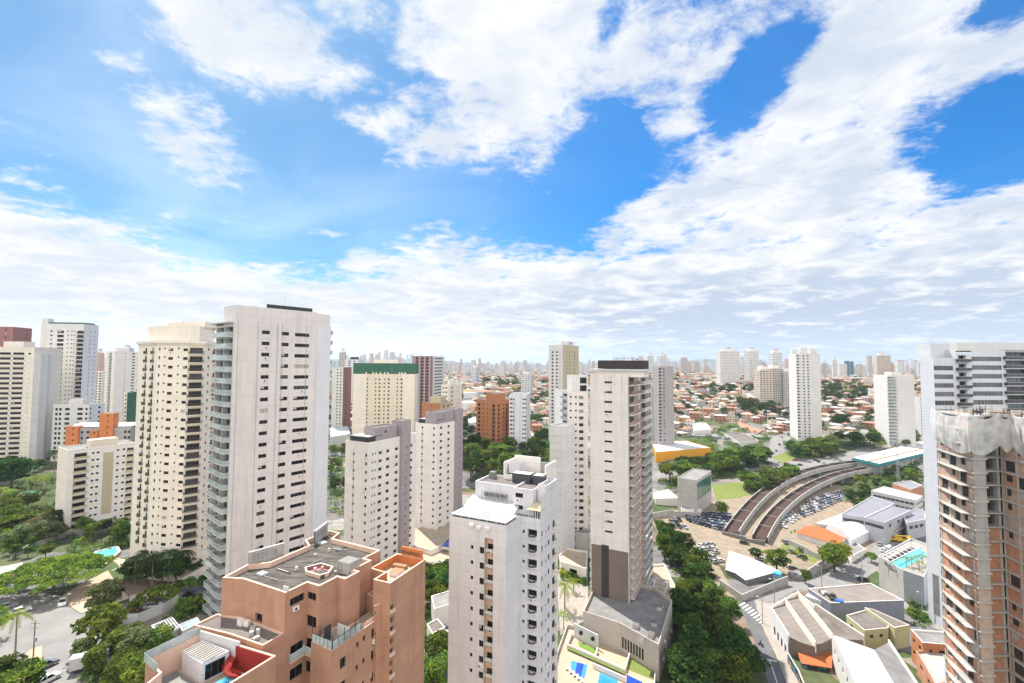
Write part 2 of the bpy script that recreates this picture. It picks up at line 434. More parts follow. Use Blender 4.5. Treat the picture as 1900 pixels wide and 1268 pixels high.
def link(name, me, parent=None, loc=None, rz=0):
    o = bpy.data.objects.new(name, me); col.objects.link(o)
    if parent: o.parent = parent
    if loc is not None: o.location = loc
    if rz: o.rotation_euler = (0, 0, rz)
    return o
def tag(o, label=None, cat=None, group=None, kind=None):
    if label: o['label'] = label
    if cat: o['category'] = cat
    if group: o['group'] = group
    if kind: o['kind'] = kind
    return o
def empty(name, loc, label, cat, group=None, rz=0):
    o = bpy.data.objects.new(name, None); col.objects.link(o)
    o.location = loc; o.rotation_euler = (0, 0, rz); o.empty_display_size = .5
    return tag(o, label, cat, group)
def copy_tree(o, parent=None):
    c = o.copy(); col.objects.link(c)
    if parent: c.parent = parent
    for ch in list(KIDS.get(o, ())): copy_tree(ch, c)
    return c
KIDS = {}

# ------------------------------------------------------------------ ground heights (relative to the camera)
_GP = np.array([
    (-130, 112, -66), (-95, 118, -66.5), (-72, 122, -67), (-100, 160, -71), (-165, 200, -70), (-230, 280, -62), (-300, 300, -60),
    (-20, 90, -71), (-38, 62, -67), (-60, 90, -67), (-90, 80, -65), (-50, 170, -73.5), (-25, 205, -73.5), (-10, 150, -75), (30, 135, -77), (20, 105, -75),
    (18, 200, -80), (80, 118, -80.5), (62, 160, -84), (100, 155, -84.5), (150, 188, -88), (132, 214, -88), (110, 270, -84.5), (95, 225, -85),
    (180, 340, -82), (90, 380, -82), (110, 450, -69), (290, 500, -72), (350, 450, -72), (-5, 320, -60), (-120, 365, -74), (-30, 500, -64),
    (-250, 450, -62), (210, 165, -88), (130, 95, -80.5), (60, 80, -78), (180, 250, -87), (240, 300, -86), (250, 390, -80), (40, 290, -76),
    (200, 700, -66), (420, 700, -66), (600, 600, -66), (-300, 700, -64), (0, 800, -62), (700, 300, -80), (-500, 300, -60), (300, 60, -80), (-200, 60, -62),
])
def gz(x, y):
    x = np.asarray(x, float); y = np.asarray(y, float)
    w = np.zeros(x.shape); s = np.zeros(x.shape)
    for a, b, c in _GP:
        k = 1 / ((x - a) ** 2 + (y - b) ** 2 + 260.0) ** 1.6
        w += k; s += k * c
    near = s / w
    r = np.hypot(x, y)
    hills = (-56 + 9 * np.sin(x / 610 + 1.3) * np.cos(y / 830 + .4) + 6 * np.sin(y / 390 + x / 700)
             + 26 * np.exp(-(((x - 520) / 420) ** 2 + ((y - 1250) / 430) ** 2)) + 14 * np.exp(-(((x - 60) / 500) ** 2 + ((y - 1500) / 420) ** 2))
             + 16 * np.exp(-(((x - 1300) / 500) ** 2 + ((y - 1500) / 520) ** 2)))
    t = np.clip((r - 560) / 420, 0, 1); t = t * t * (3 - 2 * t)
    return near * (1 - t) + hills * t
def gzf(x, y): return float(gz(x, y))
def G(px, py, dz=0.0):
    """where the sight line through a pixel of the photo meets the ground"""
    d = ray(px, py); d = d / d.y
    ys = np.concatenate([np.arange(40, 600, 2.0), np.arange(600, 9000, 20.0)])
    h = d.z * ys - (gz(d.x * ys, ys) + dz)
    k = np.argmax(h < 0)
    if h[k] >= 0: return d * 5000
    if k == 0: return d * ys[0]
    y = ys[k - 1] + (ys[k] - ys[k - 1]) * h[k - 1] / (h[k - 1] - h[k])
    p = d * float(y)
    return Vector((p.x, p.y, gzf(p.x, p.y) + dz))

def build_ground():
    def sheet(xs, ys):
        X, Y = np.meshgrid(xs, ys); Z = gz(X, Y)
        return X, Y, Z
    def ext(a, b, step, far, k):
        q = list(np.arange(a, b + .1, step)); s = step; x = q[-1]
        while x < far: s *= k; x += s; q.append(x)
        s = step; x = q[0]; pre = []
        while x > -far: s *= k; x -= s; pre.append(x)
        return np.array(pre[::-1] + q)
    xs = ext(-320, 420, 4, 9000, 1.16); ys = ext(20, 520, 4, 9500, 1.13); ys = ys[ys > -400]
    X, Y, Z = sheet(xs, ys); nx, ny = len(xs), len(ys)
    me = bpy.data.meshes.new('ground')
    fs = [(j * nx + i, j * nx + i + 1, (j + 1) * nx + i + 1, (j + 1) * nx + i) for j in range(ny - 1) for i in range(nx - 1)]
    me.from_pydata(np.stack([X.ravel(), Y.ravel(), Z.ravel()], 1).tolist(), [], fs)
    me.polygons.foreach_set('use_smooth', [True] * len(fs))
    # plots of asphalt, concrete, bare soil and rough green
    m = mat('town_ground', (.34, .30, .26), .95, .2, .02, c2=(.13, .16, .07))
    nt = m.node_tree; N, L = nt.nodes, nt.links; geo = N.new('ShaderNodeNewGeometry')
    vo = N.new('ShaderNodeTexVoronoi'); vo.inputs['Scale'].default_value = .052; vo.distance = 'CHEBYCHEV'; L.new(geo.outputs['Position'], vo.inputs['Vector'])
    sp = N.new('ShaderNodeSeparateColor'); L.new(vo.outputs['Color'], sp.inputs[0])
    rp = N.new('ShaderNodeValToRGB'); rp.color_ramp.interpolation = 'CONSTANT'; L.new(sp.outputs[0], rp.inputs[0])
    for i, (q, c) in enumerate(((0, (.065, .095, .03)), (.36, (.17, .165, .16)), (.56, (.24, .20, .165)), (.68, (.085, .10, .04)), (.84, (.28, .265, .245)), (.93, (.22, .16, .12)))):
        e = rp.color_ramp.elements[i] if i < 2 else rp.color_ramp.elements.new(q)
        e.position = q; e.color = (*c, 1)
    nz = N.new('ShaderNodeTexNoise'); nz.inputs['Scale'].default_value = .22; nz.inputs['Detail'].default_value = 8; nz.inputs['Roughness'].default_value = .7; L.new(geo.outputs['Position'], nz.inputs['Vector'])
    mr = N.new('ShaderNodeMapRange'); mr.inputs[1].default_value = .3; mr.inputs[2].default_value = .7; mr.inputs[3].default_value = .55; mr.inputs[4].default_value = 1.25; L.new(nz.outputs[0], mr.inputs[0])
    mx = N.new('ShaderNodeMix'); mx.data_type = 'RGBA'; mx.blend_type = 'MULTIPLY'; mx.inputs[0].default_value = 1
    L.new(rp.outputs[0], mx.inputs[6]); L.new(mr.outputs[0], mx.inputs[7]); L.new(mx.outputs[2], N['Principled BSDF'].inputs['Base Color'])
    me.materials.append(m)
    tag(link('ground', me), kind='structure')
build_ground()
# ------------------------------------------------------------------ building kit
def facade(mb, p0, p1, z0, z1, m, ops=(), rev=None):
    """a wall from p0 to p1 (outside on the right) with real recessed openings: ops = (u0, u1, za, zb, depth)"""
    p0 = Vector(p0[:2]); d = Vector(p1[:2]) - p0; l = d.length; d /= l; nrm = Vector((d.y, -d.x))
    def P(u, z, q=0.0):
        a = p0 + d * u - nrm * q
        return (a.x, a.y, z)
    ops = [o for o in ops if o[0] > .02 and o[1] < l - .02 and o[3] < z1 - .01 and o[2] > z0 + .01]
    us = sorted({0.0, l, *(round(o[0], 3) for o in ops), *(round(o[1], 3) for o in ops)})
    for a, b in zip(us, us[1:]):
        mid = (a + b) / 2
        here = sorted([o for o in ops if o[0] < mid < o[1]], key=lambda o: o[2])
        z = z0
        for o in here:
            if o[2] > z: mb.quad(P(a, z), P(b, z), P(b, o[2]), P(a, o[2]), m)
            z = max(z, o[3])
        if z < z1: mb.quad(P(a, z), P(b, z), P(b, z1), P(a, z1), m)
    for u0, u1, za, zb, q in ops:
        r = rev or m
        mb.quad(P(u0, za), P(u1, za), P(u1, za, q), P(u0, za, q), r)
        mb.quad(P(u0, zb, q), P(u1, zb, q), P(u1, zb), P(u0, zb), r)
        mb.quad(P(u0, za), P(u0, za, q), P(u0, zb, q), P(u0, zb), r)
        mb.quad(P(u1, za, q), P(u1, za), P(u1, zb), P(u1, zb, q), r)

_PROTO = {}
def proto(key, fn):
    if key not in _PROTO:
        mb = MB(); fn(mb); _PROTO[key] = [mb, None]
    return _PROTO[key]
def pmesh(p, name):
    if p[1] is None: p[1] = p[0].mesh(name)
    return p[1]

def window_proto(w, h, frame='bronze', kind='dark', panes=2):
    w, h = round(w, 2), round(h, 2)
    def fn(mb):
        g = {'dark': 'glass_dark', 'grey': 'glass_grey', 'pale': 'glass_pale', 'teal': 'glass_teal', 'bluish': 'glass_bluish', 'half': 'glass_dark', 'shut': 'blind', 'strip': 'glass_strip'}[kind]
        mb.quad((-w / 2, .06, 0), (w / 2, .06, 0), (w / 2, .06, h), (-w / 2, .06, h), g)
        t = .055
        mb.box(-w / 2, w / 2, .0, .058, 0, t, frame); mb.box(-w / 2, w / 2, .0, .058, h - t, h, frame)
        for k in range(panes + 1):
            x = -w / 2 + (w - t) * k / panes
            mb.box(x, x + t, .003, .056, t, h - t, frame)
        if kind == 'half':
            mb.box(-w / 2 + t, -w / 2 + (w - t) / panes, .02, .05, h * .4, h - t, 'blind')
        if kind == 'dark' and w > 1: mb.box(-w / 2 + t, w / 2 - t, .045, .059, h * .86, h - t, 'glass_grey')
    return proto(('w', w, h, frame, kind, panes), fn)

def ac_fn(mb):
    mb.box(-.38, .38, -.34, -.004, 0, .52, 'plaster_beige'); mb.cyl((-.1, -.335, .26), (-.1, -.35, .26), .2, .2, 'dark_metal', 10)
def balcony_proto(w, d, style, slab='white', h=1.0, rail='dark_metal'):
    w, d = round(w, 2), round(d, 2)
    def fn(mb):
        if style == 'round':
            n = 8; pts = [(-w / 2, .0)] + [(-w / 2 * math.cos(math.pi * k / n), -d * math.sin(math.pi * k / n)) for k in range(1, n)] + [(w / 2, 0)]
            mb.prism([(x, y) for x, y in pts], -.18, .02, slab, bottom=True)
            for a, b in zip(pts, pts[1:]):
                mb.obox(a, b, .05, h - .06, h, rail, -.06); mb.obox(a, b, .04, .05, .12, rail, -.06)
                for q in (0, .25, .5, .75):
                    x, y = a[0] + (b[0] - a[0]) * q, (a[1] + (b[1] - a[1]) * q) * .97
                    mb.box(x - .018, x + .018, y - .018, y + .018, .02, h, rail)
            return
        mb.box(-w / 2, w / 2, -d, -.002, -.2, .02, slab)
        if style == 'glass':
            for a, b in (((-w / 2 + .03, -.03), (-w / 2 + .03, -d + .03)), ((-w / 2 + .03, -d + .03), (w / 2 - .03, -d + .03)), ((w / 2 - .03, -d + .03), (w / 2 - .03, -.03))):
                if d < .3 and a[0] == b[0]: continue
                mb.obox(a, b, .025, .05, h - .06, rail if rail.startswith('glass') else 'glass_rail'); mb.obox(a, b, .06, h - .06, h, 'alu')
        elif style == 'bars':
            for a, b in (((-w / 2 + .03, 0), (-w / 2 + .03, -d + .03)), ((-w / 2 + .03, -d + .03), (w / 2 - .03, -d + .03)), ((w / 2 - .03, -d + .03), (w / 2 - .03, 0))):
                mb.obox(a, b, .05, h - .05, h, rail); mb.obox(a, b, .04, .1, .14, rail)
                l = math.hypot(b[0] - a[0], b[1] - a[1]); n = max(2, int(l / .2))
                for k in range(n + 1):
                    x, y = a[0] + (b[0] - a[0]) * k / n, a[1] + (b[1] - a[1]) * k / n
                    mb.box(x - .015, x + .015, y - .015, y + .015, .02, h, rail)
        else:
            for a, b in (((-w / 2, -.003), (-w / 2, -d)), ((-w / 2, -d), (w / 2, -d)), ((w / 2, -d), (w / 2, -.003))):
                mb.obox(a, b, .12, .02, h, style, -.12)
    return proto(('b', w, d, style, slab, h, rail), fn)

def inset(poly, t):
    n = len(poly); out = []
    for i in range(n):
        a, b, c = Vector(poly[i - 1][:2]), Vector(poly[i][:2]), Vector(poly[(i + 1) % n][:2])
        d1, d2 = (b - a).normalized(), (c - b).normalized()
        n1, n2 = Vector((-d1.y, d1.x)), Vector((-d2.y, d2.x))
        k = 1 + n1.dot(n2)
        out.append(b + (n1 + n2) * (t / max(k, .3)))
    return out

def rot2(a): return Vector((math.cos(R_(a)), math.sin(R_(a))))
def tpx(p, d, px, z=-20.0):
    """distance t along plan direction d from p at which the line crosses image column px at height z"""
    P = Vector((p[0], p[1], z)); D = Vector((d[0], d[1], 0))
    return ((px - CX) * P.dot(CF) - FPX * P.dot(CR)) / (FPX * D.dot(CR) - (px - CX) * D.dot(CF))
def corner_box(pxc, Y, ang, pxl, pxr, z=-20.0, py=690):
    """plan rectangle by its near corner, the angle of its left face and the image columns of both ends: left, corner, right, back"""
    C = at(pxc, py, Y); C = Vector((C.x, C.y))
    dl = -rot2(ang); dr = Vector((-math.sin(R_(ang)), math.cos(R_(ang))))
    L = C + dl * tpx(C, dl, pxl, z); Rr = C + dr * tpx(C, dr, pxr, z)
    return [L, C, Rr, L + Rr - C]
def zat(py, p, px=None):
    """height of the image row py above the plan point p"""
    px = px if px is not None else proj((p[0], p[1], 0))[0]
    r = ray(px, py)
    return r.z / r.y * p[1]
def Pz(px, py, z):
    r = ray(px, py); k = z / r.z
    return Vector((r.x * k, r.y * k))
def ccw(poly):
    poly = [Vector(p[:2]) for p in poly]
    ar = sum(poly[i].x * poly[(i + 1) % len(poly)].y - poly[(i + 1) % len(poly)].x * poly[i].y for i in range(len(poly)))
    return poly if ar > 0 else poly[::-1]

FOOT = []
def in_foot(x, y, near=560):
    return any(abs(p[0].x - x) < 60 and abs(p[0].y - y) < 60 and inpoly(x, y, p) for p in FOOT)
class Bld:
    def __init__(s, name, label, cat, p, group=None, z0=None):
        z0 = gzf(p[0], p[1]) if z0 is None else z0
        s.root = empty(name, (p[0], p[1], z0), label, cat, group)
        s.mbs = {}; s.items = []; s.z0 = z0
    def mb(s, part, own=False):
        if own: part = '%s#%d' % (part, len(s.mbs))
        return s.mbs.setdefault(part, MB())
    def item(s, pr, part, loc, rz): s.items.append((pr, part, tuple(loc), rz))
    def win(s, p0, d, u, z, w, h, depth, frame='alu', kinds='dark', panes=2, part='window'):
        k = random.choices(*kinds)[0] if isinstance(kinds, tuple) else kinds
        nrm = Vector((d.y, -d.x)); q = p0 + d * u - nrm * (depth - .07)
        s.item(window_proto(w, h, frame, k, panes), part, (q.x, q.y, z), math.atan2(d.y, d.x))
    def wall(s, p0, p1, z0, z1, m, cols=(), ztop=None, fh=2.9, n=99, zmin=None, part='wall', rev=None, zref=-20):
        """cols: dicts px|u, w, h, dz (top of window below floor line), depth, kinds, balc=(w, d, style, slab, h, rail), k0, k1"""
        p0, p1 = Vector(p0[:2]), Vector(p1[:2]); d = (p1 - p0); l = d.length; d = d / l
        ops = []
        for c in cols:
            zr = c.get('zref', zref)
            u = c['u'] * l if 'u' in c else tpx(p0, d, c['px'], zr)
            if 'px1' in c:
                u1 = tpx(p0, d, c['px1'], zr); w = abs(u1 - u); u = (u + u1) / 2
            else: w = c['w']
            u = min(max(u, w / 2 + .06), l - w / 2 - .06)
            if w > l - .15: w = l - .2; u = l / 2
            dep = c.get('depth', .22); h = c['h']
            for k in range(c.get('k0', 0), min(n, c.get('k1', 99))):
                zb = ztop - k * fh - c.get('dz', .5)
                if zb - h < (zmin if zmin is not None else s.z0 + .8): break
                if zb - h < z0 + .05 or zb > z1 - .05: continue
                if not c.get('noop'):
                    ops.append((u - w / 2, u + w / 2, zb - h, zb, dep))
                    s.win(p0, d, u, zb - h, w, h, dep, c.get('frame', 'bronze'), c.get('kinds', WK), c.get('panes', 2), c.get('part', 'window'))
                if w >= .9 and h < 1.5 and p0.y < 215 and random.random() < .10:
                    q = p0 + d * (u + random.uniform(-.3, .3)); s.item(proto('ac', ac_fn), 'air_conditioner', (q.x, q.y, zb - h - .75), math.atan2(d.y, d.x))
                if 'balc' in c and random.random() < c.get('bprob', 1):
                    bw, bd, st = c['balc'][:3]; nrm = Vector((d.y, -d.x)); q = p0 + d * u
                    if c.get('inrec'): q = q - nrm * (bd + .02)
                    s.item(balcony_proto(bw or w, bd, st, *c['balc'][3:]), 'balcony', (q.x, q.y, zb - h - .02), math.atan2(d.y, d.x))
        facade(s.mb(part), p0, p1, z0, z1, m, ops, rev)
    def block(s, poly, z0, z1, m, faces={}, ph=.9, pt=.22, roofm='roof_grey', coping=None, skip=(), fh=2.9, ztop=None, part='wall', zmin=None, zref=-20, rev=None, mats={}):
        poly = ccw(poly); n = len(poly); zp = z1 + ph; FOOT.append(poly)
        for i in range(n):
            if i in skip: continue
            s.wall(poly[i], poly[(i + 1) % n], z0, zp, mats.get(i, m), faces.get(i, ()), ztop if ztop is not None else z1, fh, zmin=zmin, part=part, zref=zref, rev=rev)
        if ph > 0:
            inn = inset(poly, pt); cm = coping or m; mb = s.mb('parapet', True) if coping else s.mb(part)
            for i in range(n):
                a, b, c, d = poly[i], poly[(i + 1) % n], inn[(i + 1) % n], inn[i]
                mb.quad((*a, zp), (*b, zp), (*c, zp), (*d, zp), cm)
                mb.quad((*c, z1), (*d, z1), (*d, zp), (*c, zp), cm if coping else m)
            s.mb('roof', True).face([(*p, z1) for p in inn], roofm)
        else: s.mb('roof').face([(*p, z1) for p in poly], roofm)
        return poly
    def box_on(s, part, p, ang, w, d, z, h, m, mtop=None):
        c, sn = math.cos(R_(ang)), math.sin(R_(ang))
        s.mb(part, True).prism([(p[0] + x * c - y * sn, p[1] + x * sn + y * c) for x, y in ((-w / 2, -d / 2), (w / 2, -d / 2), (w / 2, d / 2), (-w / 2, d / 2))], z, z + h, m, mtop)
    def done(s):
        for part, mb in s.mbs.items(): mb.build(part.split('#')[0], s.root)
        by = {}
        for it in s.items: by.setdefault(it[1], []).append(it)
        o = s.root.location
        for part, its in by.items():
            its.sort(key=lambda t: t[2][0] ** 2 + t[2][1] ** 2 + t[2][2] ** 2)
            for pr, _, loc, rz in its[:98]:
                link(part, pmesh(pr, part), s.root, (loc[0] - o.x, loc[1] - o.y, loc[2] - o.z), rz)
            if its[98:]:
                rest = MB()
                for pr, _, loc, rz in its[98:]: rest.add(pr[0], loc, rz)
                tag(rest.build(part, s.root), kind='stuff')
        return s.root
WK = (('dark', 'grey', 'half', 'pale', 'shut'), (66, 10, 12, 5, 7))
WKD = (('dark', 'grey', 'half'), (75, 15, 10))
def roof_kit(b, poly, z, m='plaster_beige', tank=True):
    """lift house and water tank on a flat roof"""
    c = sum(poly, Vector((0, 0))) / len(poly); e = poly[1] - poly[0]; a = math.degrees(math.atan2(e.y, e.x))
    l1, l2 = (poly[1] - poly[0]).length, (poly[2] - poly[1]).length
    b.box_on('lift_house', c, a, l1 * .4, l2 * .45, z, 3.4, m, 'roof_grey')
    b.box_on('vent', c + rot2(a) * l1 * .32, a, 1.0, 1.0, z, .8, 'alu')
# ------------------------------------------------------------------ the near towers
def W(px, w, h, **k): return dict(px=px, w=w, h=h, **k)
GA = -27.0                      # the street grid most of the near towers stand on

def pinkish_tower():

    C = at(438, 600, 120).xy; d = rot2(51.8); q = Vector((-d.y, d.x))
    R = C + d * tpx(C, d, 611, 0); L = C + q * tpx(C, q, 397, -10); Bk = L + R - C
    b = Bld('apartment_tower', 'tall pinkish-white tower with four window columns and teal glass balconies down its left side', 'tower', (C + Bk) / 2)
    b.z0 = zb = gzf(C.x, C.y) - 1.5
    zt = zat(566, C); zw = zat(615, C, 487) + .5
    n0 = Vector((d.y, -d.x))
    cols = [W(492, 2.1, 1.0, dz=0, zref=0, depth=.2), W(528, 2.1, 1.0, dz=.1, zref=0, depth=.2),
            dict(px=546, px1=573, h=1.0, dz=.2, zref=0, depth=.25, panes=4)]
    S = C + d * tpx(C, d, 586, 0)
    b.wall(C, S, zb, zt, 'plaster_pinkish', cols, ztop=zw + .1, fh=3.03, zref=0)
    # the paler strip at the right stands 0.5 m proud and stops lower
    zs = zat(605, R); S2, R2 = S + n0 * .5, R + n0 * .5
    b.wall(S2, R2, zb, zs, 'plaster_cool'); b.wall(S, S2, zb, zs, 'plaster_cool'); b.wall(R2, R, zb, zs, 'plaster_cool')
    b.mb('roof').face([(*S, zs), (*S2, zs), (*R2, zs), (*R, zs)], 'plaster_cool')
    b.wall(S, R, zs, zt - .5, 'plaster_pinkish')
    b.wall(R, Bk, zb, zt - .5, 'plaster_pinkish'); b.wall(Bk, L, zb, zt - 3.5, 'plaster_pinkish')
    L1 = C + q * 1.2
    b.wall(L1, C, zb, zt, 'plaster_white')
    zl = zt - 5
    b.wall(L, L1, zb, zl, 'plaster_white', [dict(u=.24, w=5.0, h=2.5, dz=.22, depth=1.5, kinds=(('bluish', 'grey', 'dark', 'teal'), (45, 25, 15, 15)), panes=4, part='balcony_door', balc=(5.6, 1.0, 'glass', 'white', 1.1, 'glass_rail')),
                                               dict(u=.72, w=5.6, h=2.5, dz=.22, depth=1.5, kinds=(('bluish', 'grey', 'dark', 'teal'), (40, 25, 15, 20)), panes=4, part='balcony_door', balc=(5.8, 1.3, 'glass', 'white', 1.1, 'glass_rail'))], ztop=zl - .35, fh=3.03)
    b.mb('roof').face([(*L, zl), (*L1, zl), (*(R + q * 1.2), zl), (*Bk, zl)], 'roof_grey')
    b.mb('roof').face([(*C, zt), (*R, zt - .5), (*(R + q * 8), zt - .5), (*(C + q * 8), zt)], 'roof_grey')
    b.wall(C + q * 8, L1, zl, zt, 'plaster_white')
    b.wall(R + q * 8, C + q * 8, zl, zt - .02, 'plaster_white')
    b.mb('canopy').prism([L + (L - C).normalized() * 1.5 - d * 1.5, L1 - d * 1.5, L1 + d * 2, L + d * 2], zl + .4, zl + .75, 'white', 'white', bottom=True)
    for k, u in enumerate(np.linspace(.36, .80, 8)):
        p = C + d * (R - C).length * float(u) + q * 2.5
        b.box_on('roof_panel', p, 52, 1.6, .25, zt - .2, 1.5, 'dark_metal')
    p = C + d * 14 + q * 3
    b.mb('antenna', 1).cyl((*p, zt - .5), (*p, zt + 5.2), .07, .04, 'alu')
    for u in (.02, .21, .405, .455, .72):
        pp = C + d * (R - C).length * u + n0 * .04
        b.mb('drain_pipe', 1).cyl((*pp, zb), (*pp, zt - 4), .06, .06, 'concrete', 5)
    # balconies peeping out round the right-hand end
    for k in range(26):
        e = R + q * 3.5 + d * .0
        b.item(balcony_proto(6.0, 1.3, 'glass', 'white', 1.1), 'balcony', (e.x, e.y, zs - 2.5 - k * 3.03), math.atan2(q.y, q.x))
    # ledge at mid height with little openings, half hidden by the orange building
    b.done()
pinkish_tower()

def cream_tower():
    P = [at(255, 700, 160).xy, at(289, 700, 152).xy, at(347, 700, 151).xy, at(377, 700, 154).xy, at(404, 700, 163).xy]
    back = [P[-1] + Vector((-8, 14)), P[0] + Vector((-6, 16))]
    poly = P + back
    b = Bld('apartment_tower', 'cream tower with rounded front and dark-railed balconies left of the pinkish tower', 'tower', sum(P, Vector((0, 0))) / 5)
    zb = b.z0 - 2; zt = zat(640, P[1])
    bk = ('round', 'plaster_cream', 1.0, 'bronze')
    dk = (('dark', 'grey', 'shut'), (70, 15, 15))
    faces = {0: [W(268, 1.5, 2.1, balc=(2.0, .7, *bk), kinds=dk), W(281, 1.5, 2.1, balc=(2.0, .7, *bk), kinds=dk)],
             1: [W(293, .6, 1.0, panes=1, kinds='dark'), W(303, .6, .6, panes=1, kinds='dark'), W(314, 1.7, .95, dz=.75), W(328.5, .6, .6, panes=1, kinds='dark'), W(341.5, 1.6, .95, dz=.75)],
             2: [W(362, 3.6, 2.0, depth=.8, kinds=dk, panes=4, balc=(4.4, 1.1, *bk))],
             3: [W(385, 1.0, .9), W(396, 1.8, 2.0, depth=.6, kinds=dk, balc=(2.8, 1.1, *bk))]}
    b.block(poly, zb, zt, 'plaster_cream', faces, fh=2.84, ztop=zt - .4, zref=-10, roofm='roof_grey', zmin=b.z0 + 8, mats={2: 'plaster_cream2'})
    pc = ccw(poly); cor = inset(pc, -.7); cor2 = inset(pc, -.35)
    b.mb('cornice').prism(cor, zt + .5, zt + 1.3, 'plaster_cream', 'plaster_beige', bottom=True)
    b.mb('cornice').prism(cor2, zt + .05, zt + .49, 'plaster_cream', False)
    up = inset(pc, 2.2); z2 = zat(605, P[1])
    b.block(up, zt + 1.3, z2, 'plaster_cream', ph=.3, coping='plaster_beige')
    u2 = inset(pc, 4.6)
    b.block([p + Vector((3, 1)) for p in u2], z2, z2 + 1.7, 'plaster_cream', ph=.2)
    for k in range(3):
        p = up[1] + Vector((4 + k * 2.2, 3)); b.mb('antenna', 1).cyl((*p, z2), (*p, z2 + 5 - k), .05, .03, 'alu')
    b.done()
cream_tower()

def lavender_white_tower():
    A = rot2(-26); V = Vector((-A.y, A.x))
    N0 = Pz(939, 976, -30.5)
    def q(a, v): return N0 + A * a + V * v
    b = Bld('apartment_tower', 'white foreground tower with a translucent terrace canopy, right of the orange block', 'tower', q(-2, 8))
    zb, zt = -72, -30.5
    wn = [W(875, .62, .75, panes=1, kinds='dark', zref=-45), W(894, 1.0, 1.25, panes=2, kinds=WKD, zref=-45)]
    fh = 2.9; z1 = zat(1014, q(-6, 0), 895) + .5
    # front-left face with seam, window columns and a niche of little balconies
    ln = 12.6
    b.wall(q(-ln, 0), q(-8.6, 0), zb, zt, 'plaster_rose')
    s1, s2, s3 = q(-8.6, .0), q(-4.6, 0), q(-2.7, 0)
    b.wall(s1, s2, zb, zt, 'plaster_rose', wn, ztop=z1, fh=fh, zref=-45)
    s2i, s3i = q(-4.6, .9), q(-2.7, .9)
    zn = zat(998, s2, 915)
    b.wall(s2, s3, zn, zt, 'plaster_rose')
    b.wall(s2, s2i, zb, zn, 'plaster_tan'); b.wall(s3i, s3, zb, zn, 'plaster_rose')
    b.wall(s2i, s3i, zb, zn, 'orange_trim', [dict(u=.5, w=1.45, h=1.15, dz=.7, depth=.15, kinds=WKD, balc=(1.85, .62, 'white', 'white', .35))], ztop=zn - .6, fh=fh)
    b.mb('wall').face([(*s2, zn), (*s3, zn), (*s3i, zn), (*s2i, zn)][::-1], 'plaster_lav')
    b.wall(s3, q(0, 0), zb, zt, 'plaster_rose'); b.wall(q(0, 0), q(0, 6.4), zb, zt, 'plaster_lav')
    # second, set-back face with dark loggias and rounded ledges
    e0, e1 = q(0, 6.4), q(4.3, 6.4); z2 = zat(979, e0, 975)
    b.wall(e0, e1, zb, zt, 'plaster_lav', [dict(u=.17, w=.5, h=.6, dz=.9, panes=1, kinds='dark'), dict(u=.60, w=2.0, h=1.35, dz=.5, depth=.7, kinds='dark', panes=3, balc=(1.5, .75, 'round', 'plaster_lav', .35))], ztop=z2 + .5, fh=fh)
    far = q(4.3, 16.2)
    b.wall(e1, far, zb, zat(900, far), 'plaster_lav', [dict(u=.10, w=.8, h=1.1, dz=.6, panes=1), dict(u=.30, w=.55, h=.7, dz=1.0, panes=1, kinds='dark'), dict(u=.46, w=1.0, h=1.1, dz=.6), dict(u=.74, w=1.6, h=1.9, dz=.4, kinds=WKD, balc=(2.2, .7, 'round', 'plaster_cream', .9, 'plaster_beige'))], ztop=z2 + .3, fh=fh)
    b.wall(far, q(-ln, 16.2), zb, zt, 'plaster_lav'); b.wall(q(-ln, 16.2), q(-ln, 0), zb, zt, 'plaster_lav')
    # terrace roof: pale sloping canopy at the front with translucent strips
    b.mb('roof').face([(*q(-ln, 0), zt), (*q(0, 0), zt), (*q(0, 6.4), zt), (*q(4.3, 6.4), zt), (*far, zt), (*q(-ln, 16.2), zt)], 'roof_grey')
    c = [q(-ln + .2, .2), q(-.1, .2), q(-.1, 5.0), q(-ln + .2, 5.0)]
    b.mb('canopy').prism(c, zt + .25, zt + .45, 'white_metal', 'white_metal', bottom=True)
    for k in range(14):
        a0 = -ln + .9 + k * .82
        b.mb('canopy').prism([q(a0, .8), q(a0 + .5, .8), q(a0 + .5, 4.4), q(a0, 4.4)], zt + .451, zt + .49, 'glass_pale')
    for x in np.linspace(-ln + .4, -.3, 7):
        b.mb('terrace_post', 1).prism([q(x, .15), q(x + .12, .15), q(x + .12, .27), q(x, .27)], zt, zt + .25, 'white')
    b.mb('low_roof').face([(*q(-ln, 5.2), zt + .5), (*q(-1, 5.2), zt + .5), (*q(-1, 9.0), zt + 1.9), (*q(-ln, 9.0), zt + 1.9)], 'white_metal')
    b.mb('low_roof').face([(*q(-ln, 5.2), zt), (*q(-ln, 5.2), zt + .5), (*q(-ln, 9), zt + 1.9), (*q(-ln, 9), zt)], 'plaster_lav')
    b.mb('low_roof').quad((*q(-ln, 5.2), zt), (*q(-1, 5.2), zt), (*q(-1, 5.2), zt + .5), (*q(-ln, 5.2), zt + .5), 'plaster_lav')
    b.mb('low_roof').quad((*q(-1, 5.2), zt), (*q(-1, 9), zt), (*q(-1, 9), zt + 1.9), (*q(-1, 5.2), zt + .5), 'plaster_lav')
    # upper storeys behind the terrace
    zu = zat(897, q(-ln + 1, 9))
    b.block([q(-ln + .6, 9.0), q(-2.2, 9.0), q(-2.2, 15.9), q(-ln + .6, 15.9)], zt, zu, 'plaster_lav', ph=.5, roofm='roof_mid')
    b.block([q(-2.2, 7.6), q(2.2, 7.6), q(2.2, 15.6), q(-2.2, 15.6)], zt, zu + .2, 'plaster_lav', {0: [dict(u=.3, w=1.7, h=.9, dz=.2, kinds='dark', panes=3)]}, ph=.4, fh=2.4, ztop=zu - .2, roofm='roof_mid', mats={3: 'orange_trim'})
